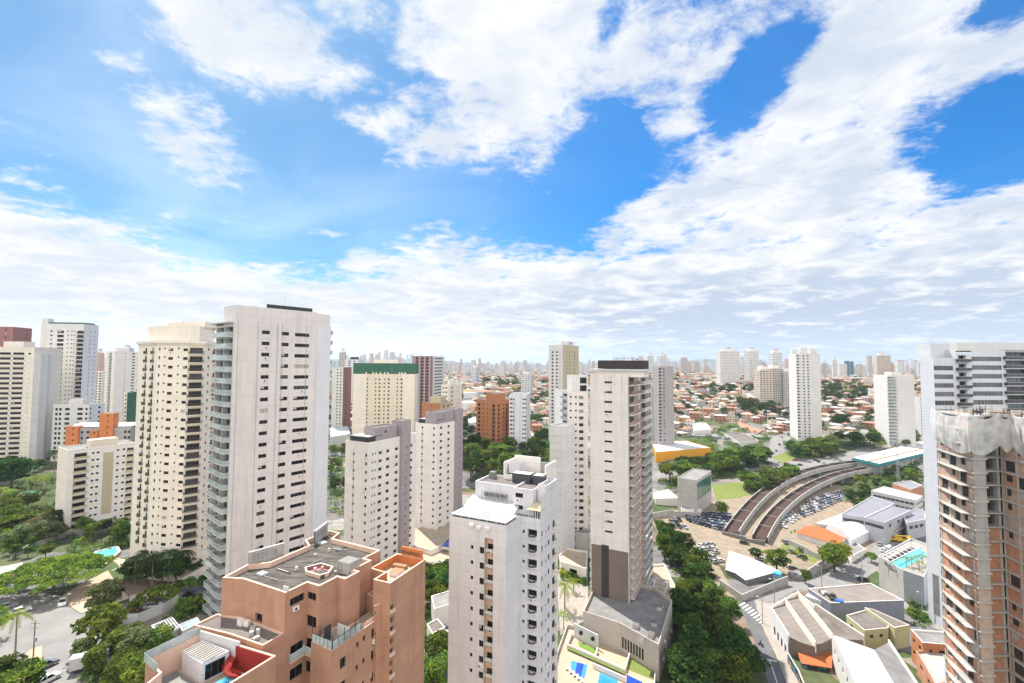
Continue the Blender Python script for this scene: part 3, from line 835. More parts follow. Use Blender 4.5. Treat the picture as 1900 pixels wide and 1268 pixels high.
    b.block([q(2.4, 9.4), q(4.2, 9.4), q(4.2, 16), q(2.4, 16)], zt, zat(905, q(4, 12)), 'plaster_lav', ph=.9, roofm='roof_mid')
    for k in range(5):
        p = q(4.22 - k * .42, 9.55); b.mb('balustrade', 1).prism([p, p + A * .18, p + A * .18 + V * .18, p + V * .18], zu - .2, zu + 1.5, 'plaster_lav')
    # roof plant: water tank, plant room, raised curved parapet
    zr = zu + .1
    b.block([q(-8.2, 15.0), q(2.0, 15.0), q(2.0, 21.5), q(-8.2, 21.5)], zt, zr + .6, 'plaster_beige', ph=.4, roofm='roof_grey')
    b.box_on('plant_room', q(-3.0, 14.2), -26, 4.2, 2.4, zr, 2.0, 'glass_grey', 'concrete_light')
    b.box_on('water_tank', q(.9, 14.2), -26, 2.2, 2.4, zr, 2.0, 'glass_grey', 'concrete_light')
    for a0, w_, d_, h_ in ((-8.2, .3, 6, 3.0), (1.8, .3, 6, 3.2)):
        b.box_on('parapet', q(a0, 18.2), -26, w_, d_, zr + .6, h_, 'plaster_beige')
    b.box_on('parapet', q(-5, 21.0), -26, 6.5, .3, zr + .6, 3.6, 'plaster_beige'); b.box_on('parapet', q(-.2, 21.2), -26, 3.4, .25, zr + .6, 2.6, 'concrete')
    b.box_on('lift_house', q(-6.3, 18), -26, 2.6, 3.2, zr + 1.0, 2.3, 'plaster_lav', 'roof_grey')
    b.box_on('vent', q(-10.6, 14.4), -26, 1.3, 1.3, zu, 1.5, 'concrete_dark')
    # little tiled turret on the front corner of the set-back wing
    t0, t1, t2, t3 = q(1.6, 6.45), q(4.2, 6.45), q(4.2, 8.8), q(1.6, 8.8); zc = zt + 1.5
    for k in range(6):
        p = q(1.65 + k * .48, 6.5); b.mb('turret').prism([p, p + A * .14, p + A * .14 + V * .14, p + V * .14], zt, zc, 'white')
    for k in range(5):
        p = q(4.05, 6.5 + k * .5); b.mb('turret').prism([p, p + A * .14, p + A * .14 + V * .14, p + V * .14], zt, zc, 'white')
    ap = (*q(2.9, 7.6), zc + 1.35); ov = [q(1.3, 6.2), q(4.5, 6.2), q(4.5, 9.1), q(1.3, 9.1)]
    for i in range(4): b.mb('turret_roof').face([(*ov[i], zc), (*ov[(i + 1) % 4], zc), ap], 'plaster_tan')
    # air-conditioning frame on the terrace wall
    for k in range(5):
        b.box_on('air_conditioner', q(-9.0 + k * 1.1, 8.4), -26, .8, .45, zt + 2.3, .75, 'concrete_dark'); 
    b.mb('pipe_frame').obox(q(-9.8, 8.0), q(-3.6, 8.0), .06, zt + 3.2, zt + 3.26, 'dark_metal')
    for k in range(7):
        p = q(-9.8 + k, 8.0); b.mb('pipe_frame').cyl((*p, zt + 1.6), (*p, zt + 3.2), .04, .04, 'dark_metal', 4)
    for a0, z_ in ((-7.4, -1.3), (-5.8, -1.5), (-3.9, -1.4)):
        b.box_on('air_conditioner', q(a0, -.25), -26, .8, .4, zt + z_, .6, 'plaster_beige')
    b.done()
lavender_white_tower()

def stair_tower(px, Y, pl, pr, ytop, lab, stripes, smalls, bigs, fh, y1, stair, zb_, tops, pst):
    poly = corner_box(px, Y, GA, pl, pr, z=-40, py=850)
    L, C, R, B = poly
    b = Bld('apartment_tower', lab, 'tower', (L + R) / 2)
    zb = b.z0 - 2; zt = zat(ytop, C); zw = zat(y1, C) + .5
    f0 = [W(x, .9, 1.0, kinds='dark', panes=1, zref=-40, dz=.55) for x in stripes]
    f1 = [W(x, .6, .7, kinds='dark', panes=1, zref=-40, dz=.6) for x in smalls] + [W(x, 1.7, 1.05, kinds=WKD, zref=-40) for x in bigs]
    b.block(poly, zb, zt, 'plaster_beige', {0: f0, 1: f1}, fh=fh, ztop=zw, ph=.8, roofm='roof_mid', zref=-40)
    # recessed dark band that joins the strip windows
    dl = (C - L).normalized(); nl = Vector((dl.y, -dl.x))
    for x in stripes[:1]:
        p = L + dl * tpx(L, dl, x, -40)
        b.mb('window_band').obox(p - dl * .13, p + dl * .13, .03, b.z0 + 3, zt - 1.5, 'plaster_mauve')
    # mauve stair shaft on the right-hand face, taller than the roof
    dr = (R - C).normalized(); nr = Vector((dr.y, -dr.x))
    u0, u1 = tpx(C, dr, stair[0], -40), tpx(C, dr, stair[1], -40); zs = zat(stair[2], C)
    s0, s1 = C + dr * u0, C + dr * u1
    b.block([s0 + nr * 1.1, s1 + nr * 1.1, s1 - nr * 4, s0 - nr * 4], zb, zs, 'plaster_mauve', {0: [dict(u=.5, w=.5, h=.8, dz=.6, panes=1, kinds='dark')]}, fh=fh, ztop=zw, ph=.4)
    zm = zat(tops[2], C)
    m0, m1 = C + dr * tpx(C, dr, tops[0], -30), C + dr * tpx(C, dr, tops[1], -30)
    b.block([m0 - nr * .6, m1 - nr * .6, m1 - nr * 6.5, m0 - nr * 6.5], zt + .1, zm, 'plaster_mauve', {0: [dict(u=.45, w=.9, h=.9, dz=1.0, panes=1, kinds='dark')]}, ph=.5, roofm='roof_mid', fh=9)
    # dark canopy over the roof terrace at the left corner
    cc = [C + dl * -.6 - nl * .4, C - dl * ((C - L).length - .8) - nl * .4]
    b.mb('roof_canopy').prism([cc[0] - nl * 0, cc[0] + dr * 7, cc[1] + dr * 7, cc[1]], zt + 2.2, zt + 2.5, 'dark_clad', 'roof_grey', bottom=True)
    b.mb('roof_canopy').prism([cc[0] + dr * 1 - dl * 1, cc[0] + dr * 6 - dl * 1, cc[1] + dr * 6 + dl * 1, cc[1] + dr * 1 + dl * 1], zt + 2.51, zt + 2.6, 'white_metal')
    b.mb('roof_canopy').prism(inset(ccw([cc[0], cc[0] + dr * 7, cc[1] + dr * 7, cc[1]]), .5), zt + .8, zt + 2.2, 'glass_grey', False)
    b.done()
stair_tower(683, 163, 640, 772, 826, 'beige tower with mauve stair shaft, nearer of two alike, behind the orange block roof', [655.5, 678.5], [691, 696], [705, 719, 735, 762], 2.9, 843, (741, 757, 792), 0, (700, 738, 800), 1)
stair_tower(810, 203, 770, 856, 791, 'beige tower with mauve top, farther of two alike, left of the white foreground tower', [783, 804.5], [], [818, 832], 2.9, 793.5, (843, 855, 765), 0, (811, 843, 768), 1)

def brown_foot_tower():
    poly = corner_box(1165.5, 136, -27, 1095.5, 1209, z=-20)
    L, C, R, B = poly
    b = Bld('apartment_tower', 'blank-fronted pale tower with slit windows, brown-clad foot and balconies stacked on its right', 'tower', (L + R) / 2)
    zt = zat(694, C); zb = b.z0 - 1; fh = 2.92
    b.wall(L, C, zb, zt, 'plaster_pinkish', [dict(px=1121.5, px1=1136, h=.62, dz=.0, kinds=WKD, panes=3, k1=16)], ztop=zat(708.5, C, 1129), fh=fh)
    balc = lambda st, rl: dict(h=2.3, dz=.1, depth=1.4, part='balcony_door', kinds=(('dark', 'grey', 'half', 'pale'), (60, 15, 15, 10)), panes=3, balc=(None, 1.1, st, 'plaster_beige', 1.0, rl))
    l = (R - C).length
    dr = (R - C) / l; nr = Vector((dr.y, -dr.x))
    m1, m2 = C + dr * (l * .40), C + dr * (l * .46)
    zc = zt - 1.0
    b.wall(C, m1, zb, zc, 'brown_wall', [dict(u=.5, w=l * .33, **balc('bars', 'terracotta'))], ztop=zc, fh=fh, rev='plaster_beige')
    b.wall(m1, m2, zb, zc, 'orange_trim')
    b.wall(m2, R, zb, zc, 'brown_wall', [dict(u=.42, w=l * .36, **balc('glass', 'glass_rail'))], ztop=zc - .3, fh=fh, rev='plaster_beige')
    b.wall(R, B, zb, zc, 'plaster_beige'); 
    # left side: narrow column of glazed balconies just showing past the edge
    b.wall(B, L, zb, zt - 1.2, 'plaster_beige', [dict(u=.86, w=2.6, h=2.2, dz=.2, depth=1.0, part='balcony_door', kinds='bluish', balc=(2.8, 1.5, 'glass', 'white', 1.0))], ztop=zt - 1.3, fh=fh)
    b.mb('roof').face([(*p, zc) for p in poly], 'roof_grey')
    dl = (C - L).normalized(); nl = Vector((dl.y, -dl.x))
    b.mb('wall').obox(L, C, .3, zc, zt, 'plaster_pinkish', -.302)
    # dark penthouse and its white overhanging canopy
    ph = [L + dl * 2.0 - nl * 1.2, C + dl * 4.2 - nl * 1.5, C + dl * 4.2 - nl * 9, L + dl * 2.0 - nl * 9]
    b.block(ph, zc, zat(686, C), 'plaster_beige', ph=0)
    b.block(ph, zat(685, C), zat(671, C), 'dark_clad', {0: [dict(u=.5, w=8.5, h=.9, dz=2.4, kinds='dark', panes=6)]}, ph=.3, roofm='roof_grey', fh=20)
    b.mb('canopy').prism([L - dl * .8 - nl * .6, C + dl * 5.2 - nl * .6, C + dl * 5.2 - nl * 9.6, L - dl * .8 - nl * 9.6], zat(688.5, C), zat(685.5, C), 'white', 'white', bottom=True)
    # brown cladding at the foot, in two fields with a dark strip between
    zk = zat(1022, C); x0, x1 = L + dl * .25, C - dl * .25
    a, c = L + dl * tpx(L, dl, 1116, -60), L + dl * tpx(L, dl, 1130, -60)
    b.mb('cladding', 1).obox(x0, a, .10, b.z0, zk, 'brown_clad', .003); b.mb('cladding', 1).obox(c, x1, .10, b.z0, zk - .6, 'brown_clad', .003)
    b.mb('cladding', 1).obox(a, c, .05, b.z0, zk + .3, 'dark_clad', .003)
    for k in range(6):
        zz = zk - 2 - k * 2.92; q = (a + c) / 2 + nl * .06
        b.item(window_proto(.6, .5, 'dark_metal', 'dark', 1), 'window', (q.x, q.y, zz), math.atan2(dl.y, dl.x))
    b.mb('corner_trim').obox(C - dl * .22, C + dl * .02, .12, b.z0, zt - .02, 'plaster_white', .004)
    for u in (.16, .55, .84):
        q = L + dl * (C - L).length * u + nl * .05; b.mb('drain_pipe', 1).cyl((*q, zt - 6), (*q, zt - .4), .05, .05, 'concrete', 5)
    # tower crane-like aerial on the roof
    q = C - nl * 6 - dl * 1
    b.mb('antenna', 1).cyl((*q, zat(670, C)), (*q, zat(655, C)), .07, .05, 'alu')
    b.done(); return L, C, R, B
BF = brown_foot_tower()

def white_slab_tower():
    # narrow white tower directly left of the brown-footed one
    poly = corner_box(1053, 200, -20, 1043, 1090, z=-30)
    L, C, R, B = poly
    poly = [L, C, R, L + R - C]
    b = Bld('apartment_tower', 'slim white tower with small square windows, tucked against the left of the brown-footed tower', 'tower', (L + R) / 2)
    ang = 8
    C = at(1053, 720, 198).xy; d = rot2(ang); q = Vector((-d.y, d.x))
    Rr = C + d * tpx(C, d, 1091, -20); Lf = C + q * 14
    dl = rot2(-62); Ll = C - dl * tpx(C, -dl, 1043.5, -20)
    zb = b.z0 - 1; zt = zat(727, C); zh = zat(698, C)
    cs = [W(1059, .8, .8, panes=1, kinds='dark'), W(1068.5, .8, .8, panes=1, kinds='dark'), W(1078.5, 1.9, 1.3, kinds=(('grey', 'dark', 'pale'), (60, 25, 15)))]
    b.wall(C, Rr, zb, zt, 'plaster_pinkish', cs, ztop=zat(733, C), fh=2.9)
    b.wall(Ll, C, zb, zt, 'plaster_white', [dict(u=.5, w=3.4, h=1.9, dz=.5, depth=.5, part='balcony_door', kinds=(('bluish', 'dark', 'grey'), (50, 25, 25)), balc=(3.8, 1.1, 'glass', 'white', 1.0))], ztop=zt - .5, fh=2.9)
    b.wall(Rr, Rr + q * 14, zb, zt, 'plaster_white'); b.wall(Ll + q * 14 - d * 0, Ll, zb, zt, 'plaster_white'); b.wall(Rr + q * 14, Ll + q * 14, zb, zt, 'plaster_white')
    b.mb('roof').face([(*p, zt) for p in (Ll, C, Rr, Rr + q * 14, Ll + q * 14)], 'roof_grey')
    M0 = C + d * tpx(C, d, 1062, -10)
    b.block([M0 + q * .05, Rr + q * .05, Rr + q * 9, M0 + q * 9], zt, zh, 'plaster_white', {0: [dict(px=1082.5, w=3.0, h=2.6, dz=.6, kinds='dark', panes=3, depth=.6)]}, fh=3.3, ph=.3)
    # blank lower wing with shallow ledges on its left
    w0, w1 = at(1020, 800, 190).xy, at(1044, 800, 186).xy
    zl = zat(793, w1); e = (w1 - w0).normalized(); ne = Vector((e.y, -e.x))
    b.block([w0, w1, w1 - ne * 9, w0 - ne * 9], zb, zl, 'plaster_white', ph=.5)
    for k in range(17): b.mb('ledge', 1).obox(w0 + e * .5, w1 - e * .3, .12, zl - 4 - k * 2.9, zl - 3.85 - k * 2.9, 'concrete_light', .002)
    pb = [C - ne * 2 + e * -6, Rr + e * 3, Rr + e * 3 + ne * 6, C + e * -6 + ne * 6]
    b.block(pb, zb, b.z0 + 9, 'concrete_light', {0: [dict(u=.25, w=3.6, h=2.2, dz=.6, kinds='grey', panes=3), dict(u=.6, w=3.6, h=2.2, dz=.6, kinds='grey', panes=3)], 2: [dict(u=.3, w=3.6, h=2.2, dz=.6, kinds='grey', panes=3), dict(u=.7, w=3.6, h=2.2, dz=.6, kinds='grey', panes=3)]}, fh=4)
    b.done()
white_slab_tower()

def right_white_tower():
    C = at(1733, 700, 155).xy; d = rot2(3); q = Vector((-d.y, d.x))
    L = C + q * tpx(C, q, 1707, 0)
    u = lambda px: tpx(C, d, px, 0)
    P1, P2, P3, P4 = C + d * u(1774), C + d * u(1803), C + d * u(1866), C + d * u(1925)
    b = Bld('apartment_tower', 'bright white modern tower with grey strip windows, right of the metro station', 'tower', (C + P4) / 2 + q * 3)
    zb = b.z0 - 1; z1, z2, z3 = zat(664, C), zat(656, P1), zat(650, P2); fh = 2.9
    gk = (('strip', 'grey'), (75, 25)); zw = zat(679, C)
    st = dict(h=1.55, dz=0, kinds=gk, frame='grey_metal', depth=.12)
    b.wall(L, C, zb, z1, 'plaster_blue')
    b.wall(C, P1, zb, z1, 'plaster_blue', [dict(px=1734.5, px1=1770.5, panes=6, **st)], ztop=zw, fh=fh)
    b.wall(P1, P2, zb, z2, 'plaster_blue', [dict(px=1783, px1=1797, panes=3, h=2.2, dz=.1, depth=.9, kinds='dark', part='balcony_door', balc=(4.6, 1.0, 'glass', 'grey_metal', 1.0, 'glass_grey'))], ztop=zat(659, P1), fh=fh)
    b.wall(P2, P3, zb, z3, 'plaster_blue', [dict(px=1806.5, px1=1862, panes=8, **st)], ztop=zat(662, P2), fh=fh)
    b.wall(P3, P4, zb, z3, 'grey_metal', [dict(px=1870, px1=1918, panes=5, h=2.5, dz=.1, depth=1.6, kinds=(('strip', 'bluish', 'grey'), (50, 25, 25)), part='balcony_door', balc=(11.0, .9, 'glass', 'white', 1.1, 'glass_grey'))], ztop=z3 - .5, fh=fh)
    b.wall(P4, P4 + q * 12, zb, z3, 'plaster_blue'); b.wall(P4 + q * 12, L, zb, z1, 'plaster_blue')
    b.mb('roof').face([(*p, z1 - .3) for p in (C, P1, P1 + q * 6, L)], 'roof_grey'); b.mb('roof').face([(*p, z3 - .3) for p in (P1, P4, P4 + q * 12, P1 + q * 12)], 'roof_grey')
    b.wall(P1 + q * 8, P1, z1, z3, 'plaster_blue')
    b.block([C + d * 2.6 + q * 3.5, C + d * 9.5 + q * 3.5, C + d * 9.5 + q * 9, C + d * 2.6 + q * 9], z1 - .3, zat(638, C), 'plaster_blue', ph=.3)
    b.block([P1 + d * 4 + q * 3, P4 + q * 3, P4 + q * 9, P1 + d * 4 + q * 9], z3 - .3, z3 + 2.4, 'white', ph=.3)
    b.block([P3 + d * .4 + q * .5, P4 + q * .5, P4 + q * 4, P3 + d * .4 + q * 4], z3, z3 + .1, 'glass_grey', ph=.0)
    for x in (3, 11, 19):
        p = P1 + d * x + q * 5; b.mb('antenna', 1).cyl((*p, z3), (*p, z3 + 6), .04, .03, 'alu', 4)
    # dark stair screen near the foot of the left side
    p0, p1 = C + (L - C) * .62, C + (L - C) * .18; nl = Vector((-1, 0))
    b.mb('stair_screen').obox(p0, p1, .08, b.z0 + 4, b.z0 + 17, 'concrete_dark', .003)
    # podium with the pool deck, built against the tower's left foot
    b.done()
right_white_tower()

def construction_tower():
    A, C = Vector((98.3, 108)), Vector((95.6, 97))
    D, E, F, H, I, J = Vector((98.3, 97.1)), Vector((98.5, 98.8)), Vector((103.2, 98.9)), Vector((101.9, 88)), Vector((117, 86)), Vector((121, 106))
    poly = [A, C, D, E, F, H, I, J]
    b = Bld('building_shell', 'unfinished tower of bare concrete slabs and orange block infill under a draped grey net', 'building site', (A + I) / 2)
    zt = zat(772, C); fh = 2.9; nfl = int((zt - b.z0) / fh) + 1
    segs = [(A, C, 'l'), (C, D, 'c'), (D, E, 'r'), (E, F, 'd'), (F, H, 'l'), (H, I, 'l'), (I, J, 'x'), (J, A, 'x')]
    out = ccw(inset(poly, -.25)); pin = inset(poly, .35)
    for k in range(nfl):
        z = zt - k * fh
        sl = MB(); sl.prism(out, z - .30, z, 'concrete_light', 'concrete', bottom=True)
        # slabs run out further along the left side, as little balconies
        if k: sl.prism([A + Vector((-.24, -.8)), C + Vector((-.26, .9)), C + Vector((-1.25, 1.6)), A + Vector((-1.2, -2.0))], z - .2, z - .03, 'concrete_light', 'concrete', bottom=True)
        sl.build('floor_slab', b.root)
        if k == nfl - 1: break
        zl, zh = z - fh, z - .301
        br = cm = MB()
        for a, c, ty in segs:
            d = (c - a); l = d.length; d /= l; n = Vector((d.y, -d.x))
            if ty == 'x': br.quad((*a, zl), (*c, zl), (*c, zh), (*a, zh), 'block_dusty'); continue
            if ty == 'c': br.quad((*a, zl), (*c, zl), (*c, zh), (*a, zh), 'concrete' if k < 12 else 'infill_grey'); continue
            if ty == 'd':
                cm.obox(a + d * .0, a + d * .5, .4, zl, zh, 'concrete_light', -.41); cm.obox(c - d * .5, c, .4, zl, zh, 'concrete_light', -.41)
                m = 'concrete_dark' if k < 8 else 'block_dusty'
                facade(br, a + d * .5 - n * .3, c - d * .5 - n * .3, zl, zh, m, [(.4, l * .62, zl + .3, zh - .25, .8)] if k < 8 else [])
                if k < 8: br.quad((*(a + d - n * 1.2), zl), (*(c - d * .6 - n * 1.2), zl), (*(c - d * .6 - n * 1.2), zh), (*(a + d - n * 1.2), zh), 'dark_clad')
                continue
            ops = []; u = .9
            while u < l - 1.6:
                w = random.choice((1.2, 1.6, 2.2))
                if random.random() < .75: ops.append((u, min(u + w, l - .5), zl + (.9 if w < 2 else .1), zh - .3, .22))
                u += w + random.choice((.8, 1.3, 1.7))
            m = 'block_dusty' if (k > 9 or random.random() < .15) else random.choice(('infill_pink', 'infill_pink', 'infill_grey'))
            facade(br, a - n * .12, c - n * .12, zl, zh, m, ops, 'concrete_light')
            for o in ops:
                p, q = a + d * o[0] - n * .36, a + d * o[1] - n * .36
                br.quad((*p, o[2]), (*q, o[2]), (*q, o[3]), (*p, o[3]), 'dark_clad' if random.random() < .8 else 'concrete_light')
            for x in np.arange(.05, l, 3.4): cm.obox(a + d * float(x), a + d * float(x + .35), .14, zl, zh, 'concrete_light', -.118)
        br.build('block_infill', b.root)
    # a second, older colour of slab edge is just dust: keep it; deck clutter on top
    rd = random.Random(3); rb = MB()
    for k in range(46):
        p = Vector((rd.uniform(97.5, 117), rd.uniform(91, 106)))
        if p.x < 103 and p.y < 98.5: p.y += 5
        a = rd.uniform(0, 180); l, w = rd.uniform(1, 4), rd.uniform(.15, .8)
        e, f = rot2(a), rot2(a + 90)
        dk = MB(); dk.prism([p - e * l / 2 - f * w / 2, p + e * l / 2 - f * w / 2, p + e * l / 2 + f * w / 2, p - e * l / 2 + f * w / 2], zt + rd.uniform(.005, .25), zt + rd.uniform(.3, .9), rd.choice(['wood', 'concrete_light', 'brown_clad', 'orange_trim', 'dark_clad', 'concrete'])); dk.build('formwork', b.root)
    for k in range(40):
        a, c, _ = segs[k % 6]; p = a + (c - a) * rd.random(); p = p + Vector((.4, .4))
        rb.cyl((*p, zt - .1), (*p, zt + rd.uniform(.8, 2.2)), .035, .03, 'dark_metal', 4)
    rb.build('reinforcing_bar', b.root)
    # draped debris net hung round the top three storeys
    me = M.setdefault('debris_net', bpy.data.materials.new('debris_net')); me.use_nodes = True
    nt = me.node_tree; bs = nt.nodes['Principled BSDF']; bs.inputs['Base Color'].default_value = (.58, .575, .57, 1); bs.inputs['Roughness'].default_value = .9
    geo = nt.nodes.new('ShaderNodeNewGeometry'); nz = nt.nodes.new('ShaderNodeTexNoise'); nz.inputs['Scale'].default_value = .45; nz.inputs['Detail'].default_value = 3
    nt.links.new(geo.outputs['Position'], nz.inputs['Vector']); r = nt.nodes.new('ShaderNodeMapRange'); r.inputs[1].default_value = .35; r.inputs[2].default_value = .65; r.inputs[3].default_value = .50; r.inputs[4].default_value = .80
    nt.links.new(nz.outputs[0], r.inputs[0]); nt.links.new(r.outputs[0], bs.inputs['Alpha'])
    path = [A + Vector((-1.0, 0)), C + Vector((-1.5, -1.0)), D + Vector((1.5, -1.6)), F + Vector((-.6, -3.2)), H + Vector((-1.4, -1.0)), I + Vector((2, -1.5))]
    pts = []; 
    for a, c in zip(path, path[1:]):
        n = max(6, int((c - a).length / .28))
        for i in range(n): pts.append((a + (c - a) * (i / n), i / n))
    net = MB(); rows = 22
    def V(i, j):
        p, t = pts[i]; sag = math.sin(math.pi * t)
        top = zt + 1.0 - 1.5 * sag ** .8; bot = zt - 6.6 - 1.3 * sag + .7 * math.sin(i * .12)
        f = j / rows; z = top + (bot - top) * f
        bulge = .35 * math.sin(math.pi * f) + .10 * math.sin(i * .55 + .6 * math.sin(j * .3)) * (.3 + f) + .04 * math.sin(i * 1.3)
        c = Vector((110, 100)); o = (p - c).normalized()
        q = p + o * bulge
        return (q.x, q.y, z)
    for i in range(len(pts) - 1):
        for j in range(rows): net.quad(V(i, j + 1), V(i + 1, j + 1), V(i + 1, j), V(i, j), 'debris_net')
    o = net.build('safety_net', b.root)
    # cable hoists against the left side
    b.done()
construction_tower()
# ------------------------------------------------------------------ orange apartment block in the foreground
def orange_block():
    N0 = Vector((-29.4, 62)); A = rot2(-27); V = Vector((-A.y, A.x))
    def q(a, v): return N0 + A * a + V * v
    b = Bld('apartment_block', 'orange rendered block in the foreground with dark flat roof and stepped pool terraces', 'apartment block', q(-4, 5))
    zb = -70; zr = -30.9; fh = 3.0; O = 'orange_render'
    dk = 'dark'
    # main block: the wide dark roof and the walls below it
    roof = [(-11.6, -1.2), (-8.6, -.1), (0, 0), (.05, 3.3), (2.4, 3.3), (2.4, 6.4), (3.9, 6.4), (3.9, 9.2), (2.7, 9.2), (2.7, 12.8), (1.2, 12.8), (1.2, 16.3), (-9.5, 16.3), (-10.5, 18.8), (-13.2, 18.8), (-13.2, 13.6), (-10.6, 12.2), (-10.4, 5.2), (-12.6, 3.2)]
    P = [q(*p) for p in roof]
    faces = {1: [dict(u=.40, w=1.5, h=1.25, dz=3.1, k1=1, kinds=dk, panes=2, depth=.4)],
             2: [dict(u=.55, w=2.2, h=1.0, dz=.4, k1=1, kinds=dk, panes=3), dict(u=.60, w=2.0, h=1.5, dz=.55, k0=2, kinds=WKD, panes=2)],
             3: [dict(u=.40, w=1.7, h=1.0, dz=.4, k1=1, kinds=dk, panes=2), dict(u=.42, w=1.9, h=1.5, dz=.45, k0=1, kinds=WKD, panes=2)]}
    b.block(P, zb, zr, O, faces, ph=.75, pt=.3, roofm='roof_planks', coping='orange_trim', fh=3.02, ztop=zr, zref=-40)
    # glazed balcony boxes on the notch, one storey down
    for a0, v0, d in ((.06, 1.7, V), (1.2, 3.28, A)):
        p = q(a0, v0); b.item(balcony_proto(2.2, .5, 'glass', 'orange_trim', 1.0), 'balcony', (p.x, p.y, zr - 8.3), math.atan2(d.y, d.x))
    # rooftop: sunken six-sided well with red floor, plant room, hatches, low ledge walls with openings along the back
    def hexa(x, y, a, c): return [q(x - a, y - c * .45), q(x - a * .45, y - c), q(x + a * .8, y - c), q(x + a, y - c * .2), q(x + a * .55, y + c), q(x - a * .6, y + c)]
    w = hexa(-2.4, 7.4, 2.3, 1.5)
    b.mb('roof_well').prism(w, zr + .01, zr + .55, 'orange_trim', False); wi = inset(ccw(w), .22)
    wc = ccw(w)
    for i in range(6):
        j = (i + 1) % 6
        b.mb('roof_well').quad((*wc[i], zr + .55), (*wc[j], zr + .55), (*wi[j], zr + .55), (*wi[i], zr + .55), 'white')
        b.mb('roof_well').quad((*wi[j], zr + .02), (*wi[i], zr + .02), (*wi[i], zr + .55), (*wi[j], zr + .55), 'brick_red')
    b.mb('roof_well').face([(*p, zr + .03) for p in wi], 'brick_red')
    b.mb('roof_well').prism([q(-1.9, 6.0), q(-.3, 6.0), q(-.3, 7.5), q(-1.9, 7.5)], zr + .04, zr + .5, 'roof_dark')
    b.box_on('plant_room', q(1.2, 9.6), -27, 2.3, 2.0, zr, 1.7, 'concrete', 'roof_grey')
    p = q(.55, 8.58); b.item(window_proto(.7, 1.1, 'dark_metal', 'dark', 1), 'hatch_door', (p.x, p.y, zr + .3), R_(-27))
    b.box_on('hatch', q(-9.0, 3.0), -27, 1.2, 1.0, zr, .3, 'white_metal'); b.box_on('roof_hatch', q(-10.8, 15.2), -27, 1.3, 1.0, zr, .3, 'white_metal')
    b.box_on('skylight', q(2.9, 7.4), -27, 1.4, .7, zr, .25, 'concrete_light')
    for (a0, v0), (a1, v1) in (((-12.5, 3.3), (-11.2, 8.2)), ((-11.1, 14.0), (-13.0, 18.3))):
        e0, e1 = q(a0, v0), q(a1, v1)
        lw = b.mb('ledge_wall', 1); facade(lw, e0, e1, zr + .2, zr + 2.3, 'concrete', [(.5 + k * 1.25, 1.45 + k * 1.25, zr + 1.0, zr + 1.9, .25) for k in range(3)])
        d = (e1 - e0).normalized(); n = Vector((d.y, -d.x))
        lw.prism([e0 - n * .0 - n * .26, e1 - n * .26, e1 - n * .31, e0 - n * .31], zr + .2, zr + 2.3, 'concrete'); 
        lw.prism([e0 + n * .05, e1 + n * .05, e1 - n * .35, e0 - n * .35], zr + 2.31, zr + 2.42, 'concrete_light')
    rr = random.Random(8)
    for k in range(7):
        p, e = q(rr.uniform(-9.5, -1), rr.uniform(2, 15)), rot2(-27 + rr.choice((0, 90))); b.mb('roof_pipe', 1).cyl((*p, zr + .1), (*(p + e * rr.uniform(1.5, 4)), zr + .1), .06, .06, rr.choice(('white', 'concrete', 'dark_metal')), 6)
    for k in range(6): b.box_on('roof_cowl', q(rr.uniform(-9, 1), rr.uniform(2, 14)), -27, .35, .35, zr, rr.uniform(.3, .7), rr.choice(('concrete', 'alu', 'orange_trim')))
    for k in range(3): b.box_on('roof_vent', q(-.9 + k * .35, .5), -27, .18, .18, zr + .75, .5, 'white')
    # right-hand middle block, two storeys lower, with a glass-railed terrace
    zm = zr - 6.2
    mid = [(2.41, 2.2), (6.5, 2.0), (6.3, 11.5), (3.95, 11.5), (3.95, 6.3), (2.45, 6.3)]
    fm = {1: [dict(u=.20, w=1.0, h=1.35, dz=1.5, kinds=WKD, panes=2), dict(u=.47, w=.5, h=.7, dz=.9, kinds=dk, panes=1), dict(u=.60, w=.5, h=.7, dz=.7, kinds=dk, panes=1), dict(u=.80, w=.95, h=1.3, dz=.6, kinds=WKD, panes=2)]}
    b.block([q(*p) for p in mid], zb, zm, O, fm, ph=.3, pt=.2, roofm='paving', coping='orange_trim', fh=3.02, zref=-50)
    rl = b.mb('terrace_rail')
    for s0, s1 in (((2.5, 2.3), (6.3, 2.15)), ((6.35, 2.2), (6.2, 7.2))):
        rl.obox(q(*s0), q(*s1), .03, zm + .3, zm + 1.35, 'glass_rail'); rl.obox(q(*s0), q(*s1), .06, zm + 1.35, zm + 1.41, 'dark_metal')
        for k in range(6):
            t = k / 5; p = q(s0[0] + (s1[0] - s0[0]) * t, s0[1] + (s1[1] - s0[1]) * t)
            rl.cyl((*p, zm), (*p, zm + (2.2 if k % 2 == 0 else 1.4)), .05, .05, 'dark_metal', 5)
    b.mb('terrace_wall').obox(q(3.9, 5.3), q(6.1, 5.3), .15, zm + .01, zm + 1.5, 'white'); b.mb('planter').prism([q(4.6, 8.0), q(6.05, 8.0), q(6.05, 11.2), q(4.6, 11.2)], zm + .01, zm + .7, 'orange_trim', 'soil')
    b.mb('terrace_door').obox(q(4.0, 2.9), q(4.0, 4.0), .06, zm + .02, zm + 2.1, 'dark_metal')
    # recess and the right wing with its own small pool deck
    b.block([q(6.31, 9.6), q(6.8, 9.6), q(6.8, 14), q(3.0, 14), q(3.0, 11.51), q(6.29, 11.51)], zb, zr - 4.0, O, {0: [dict(u=.5, w=.3, h=.3, panes=1)]}, ph=.3, coping='orange_trim')
    zw = zr - 1.9
    wing = [(5.3, 10.4), (8.3, 10.6), (7.8, 19.4), (2.2, 19.2), (2.2, 12.9), (5.2, 12.9)]
    Wp = ccw([q(*p) for p in wing])
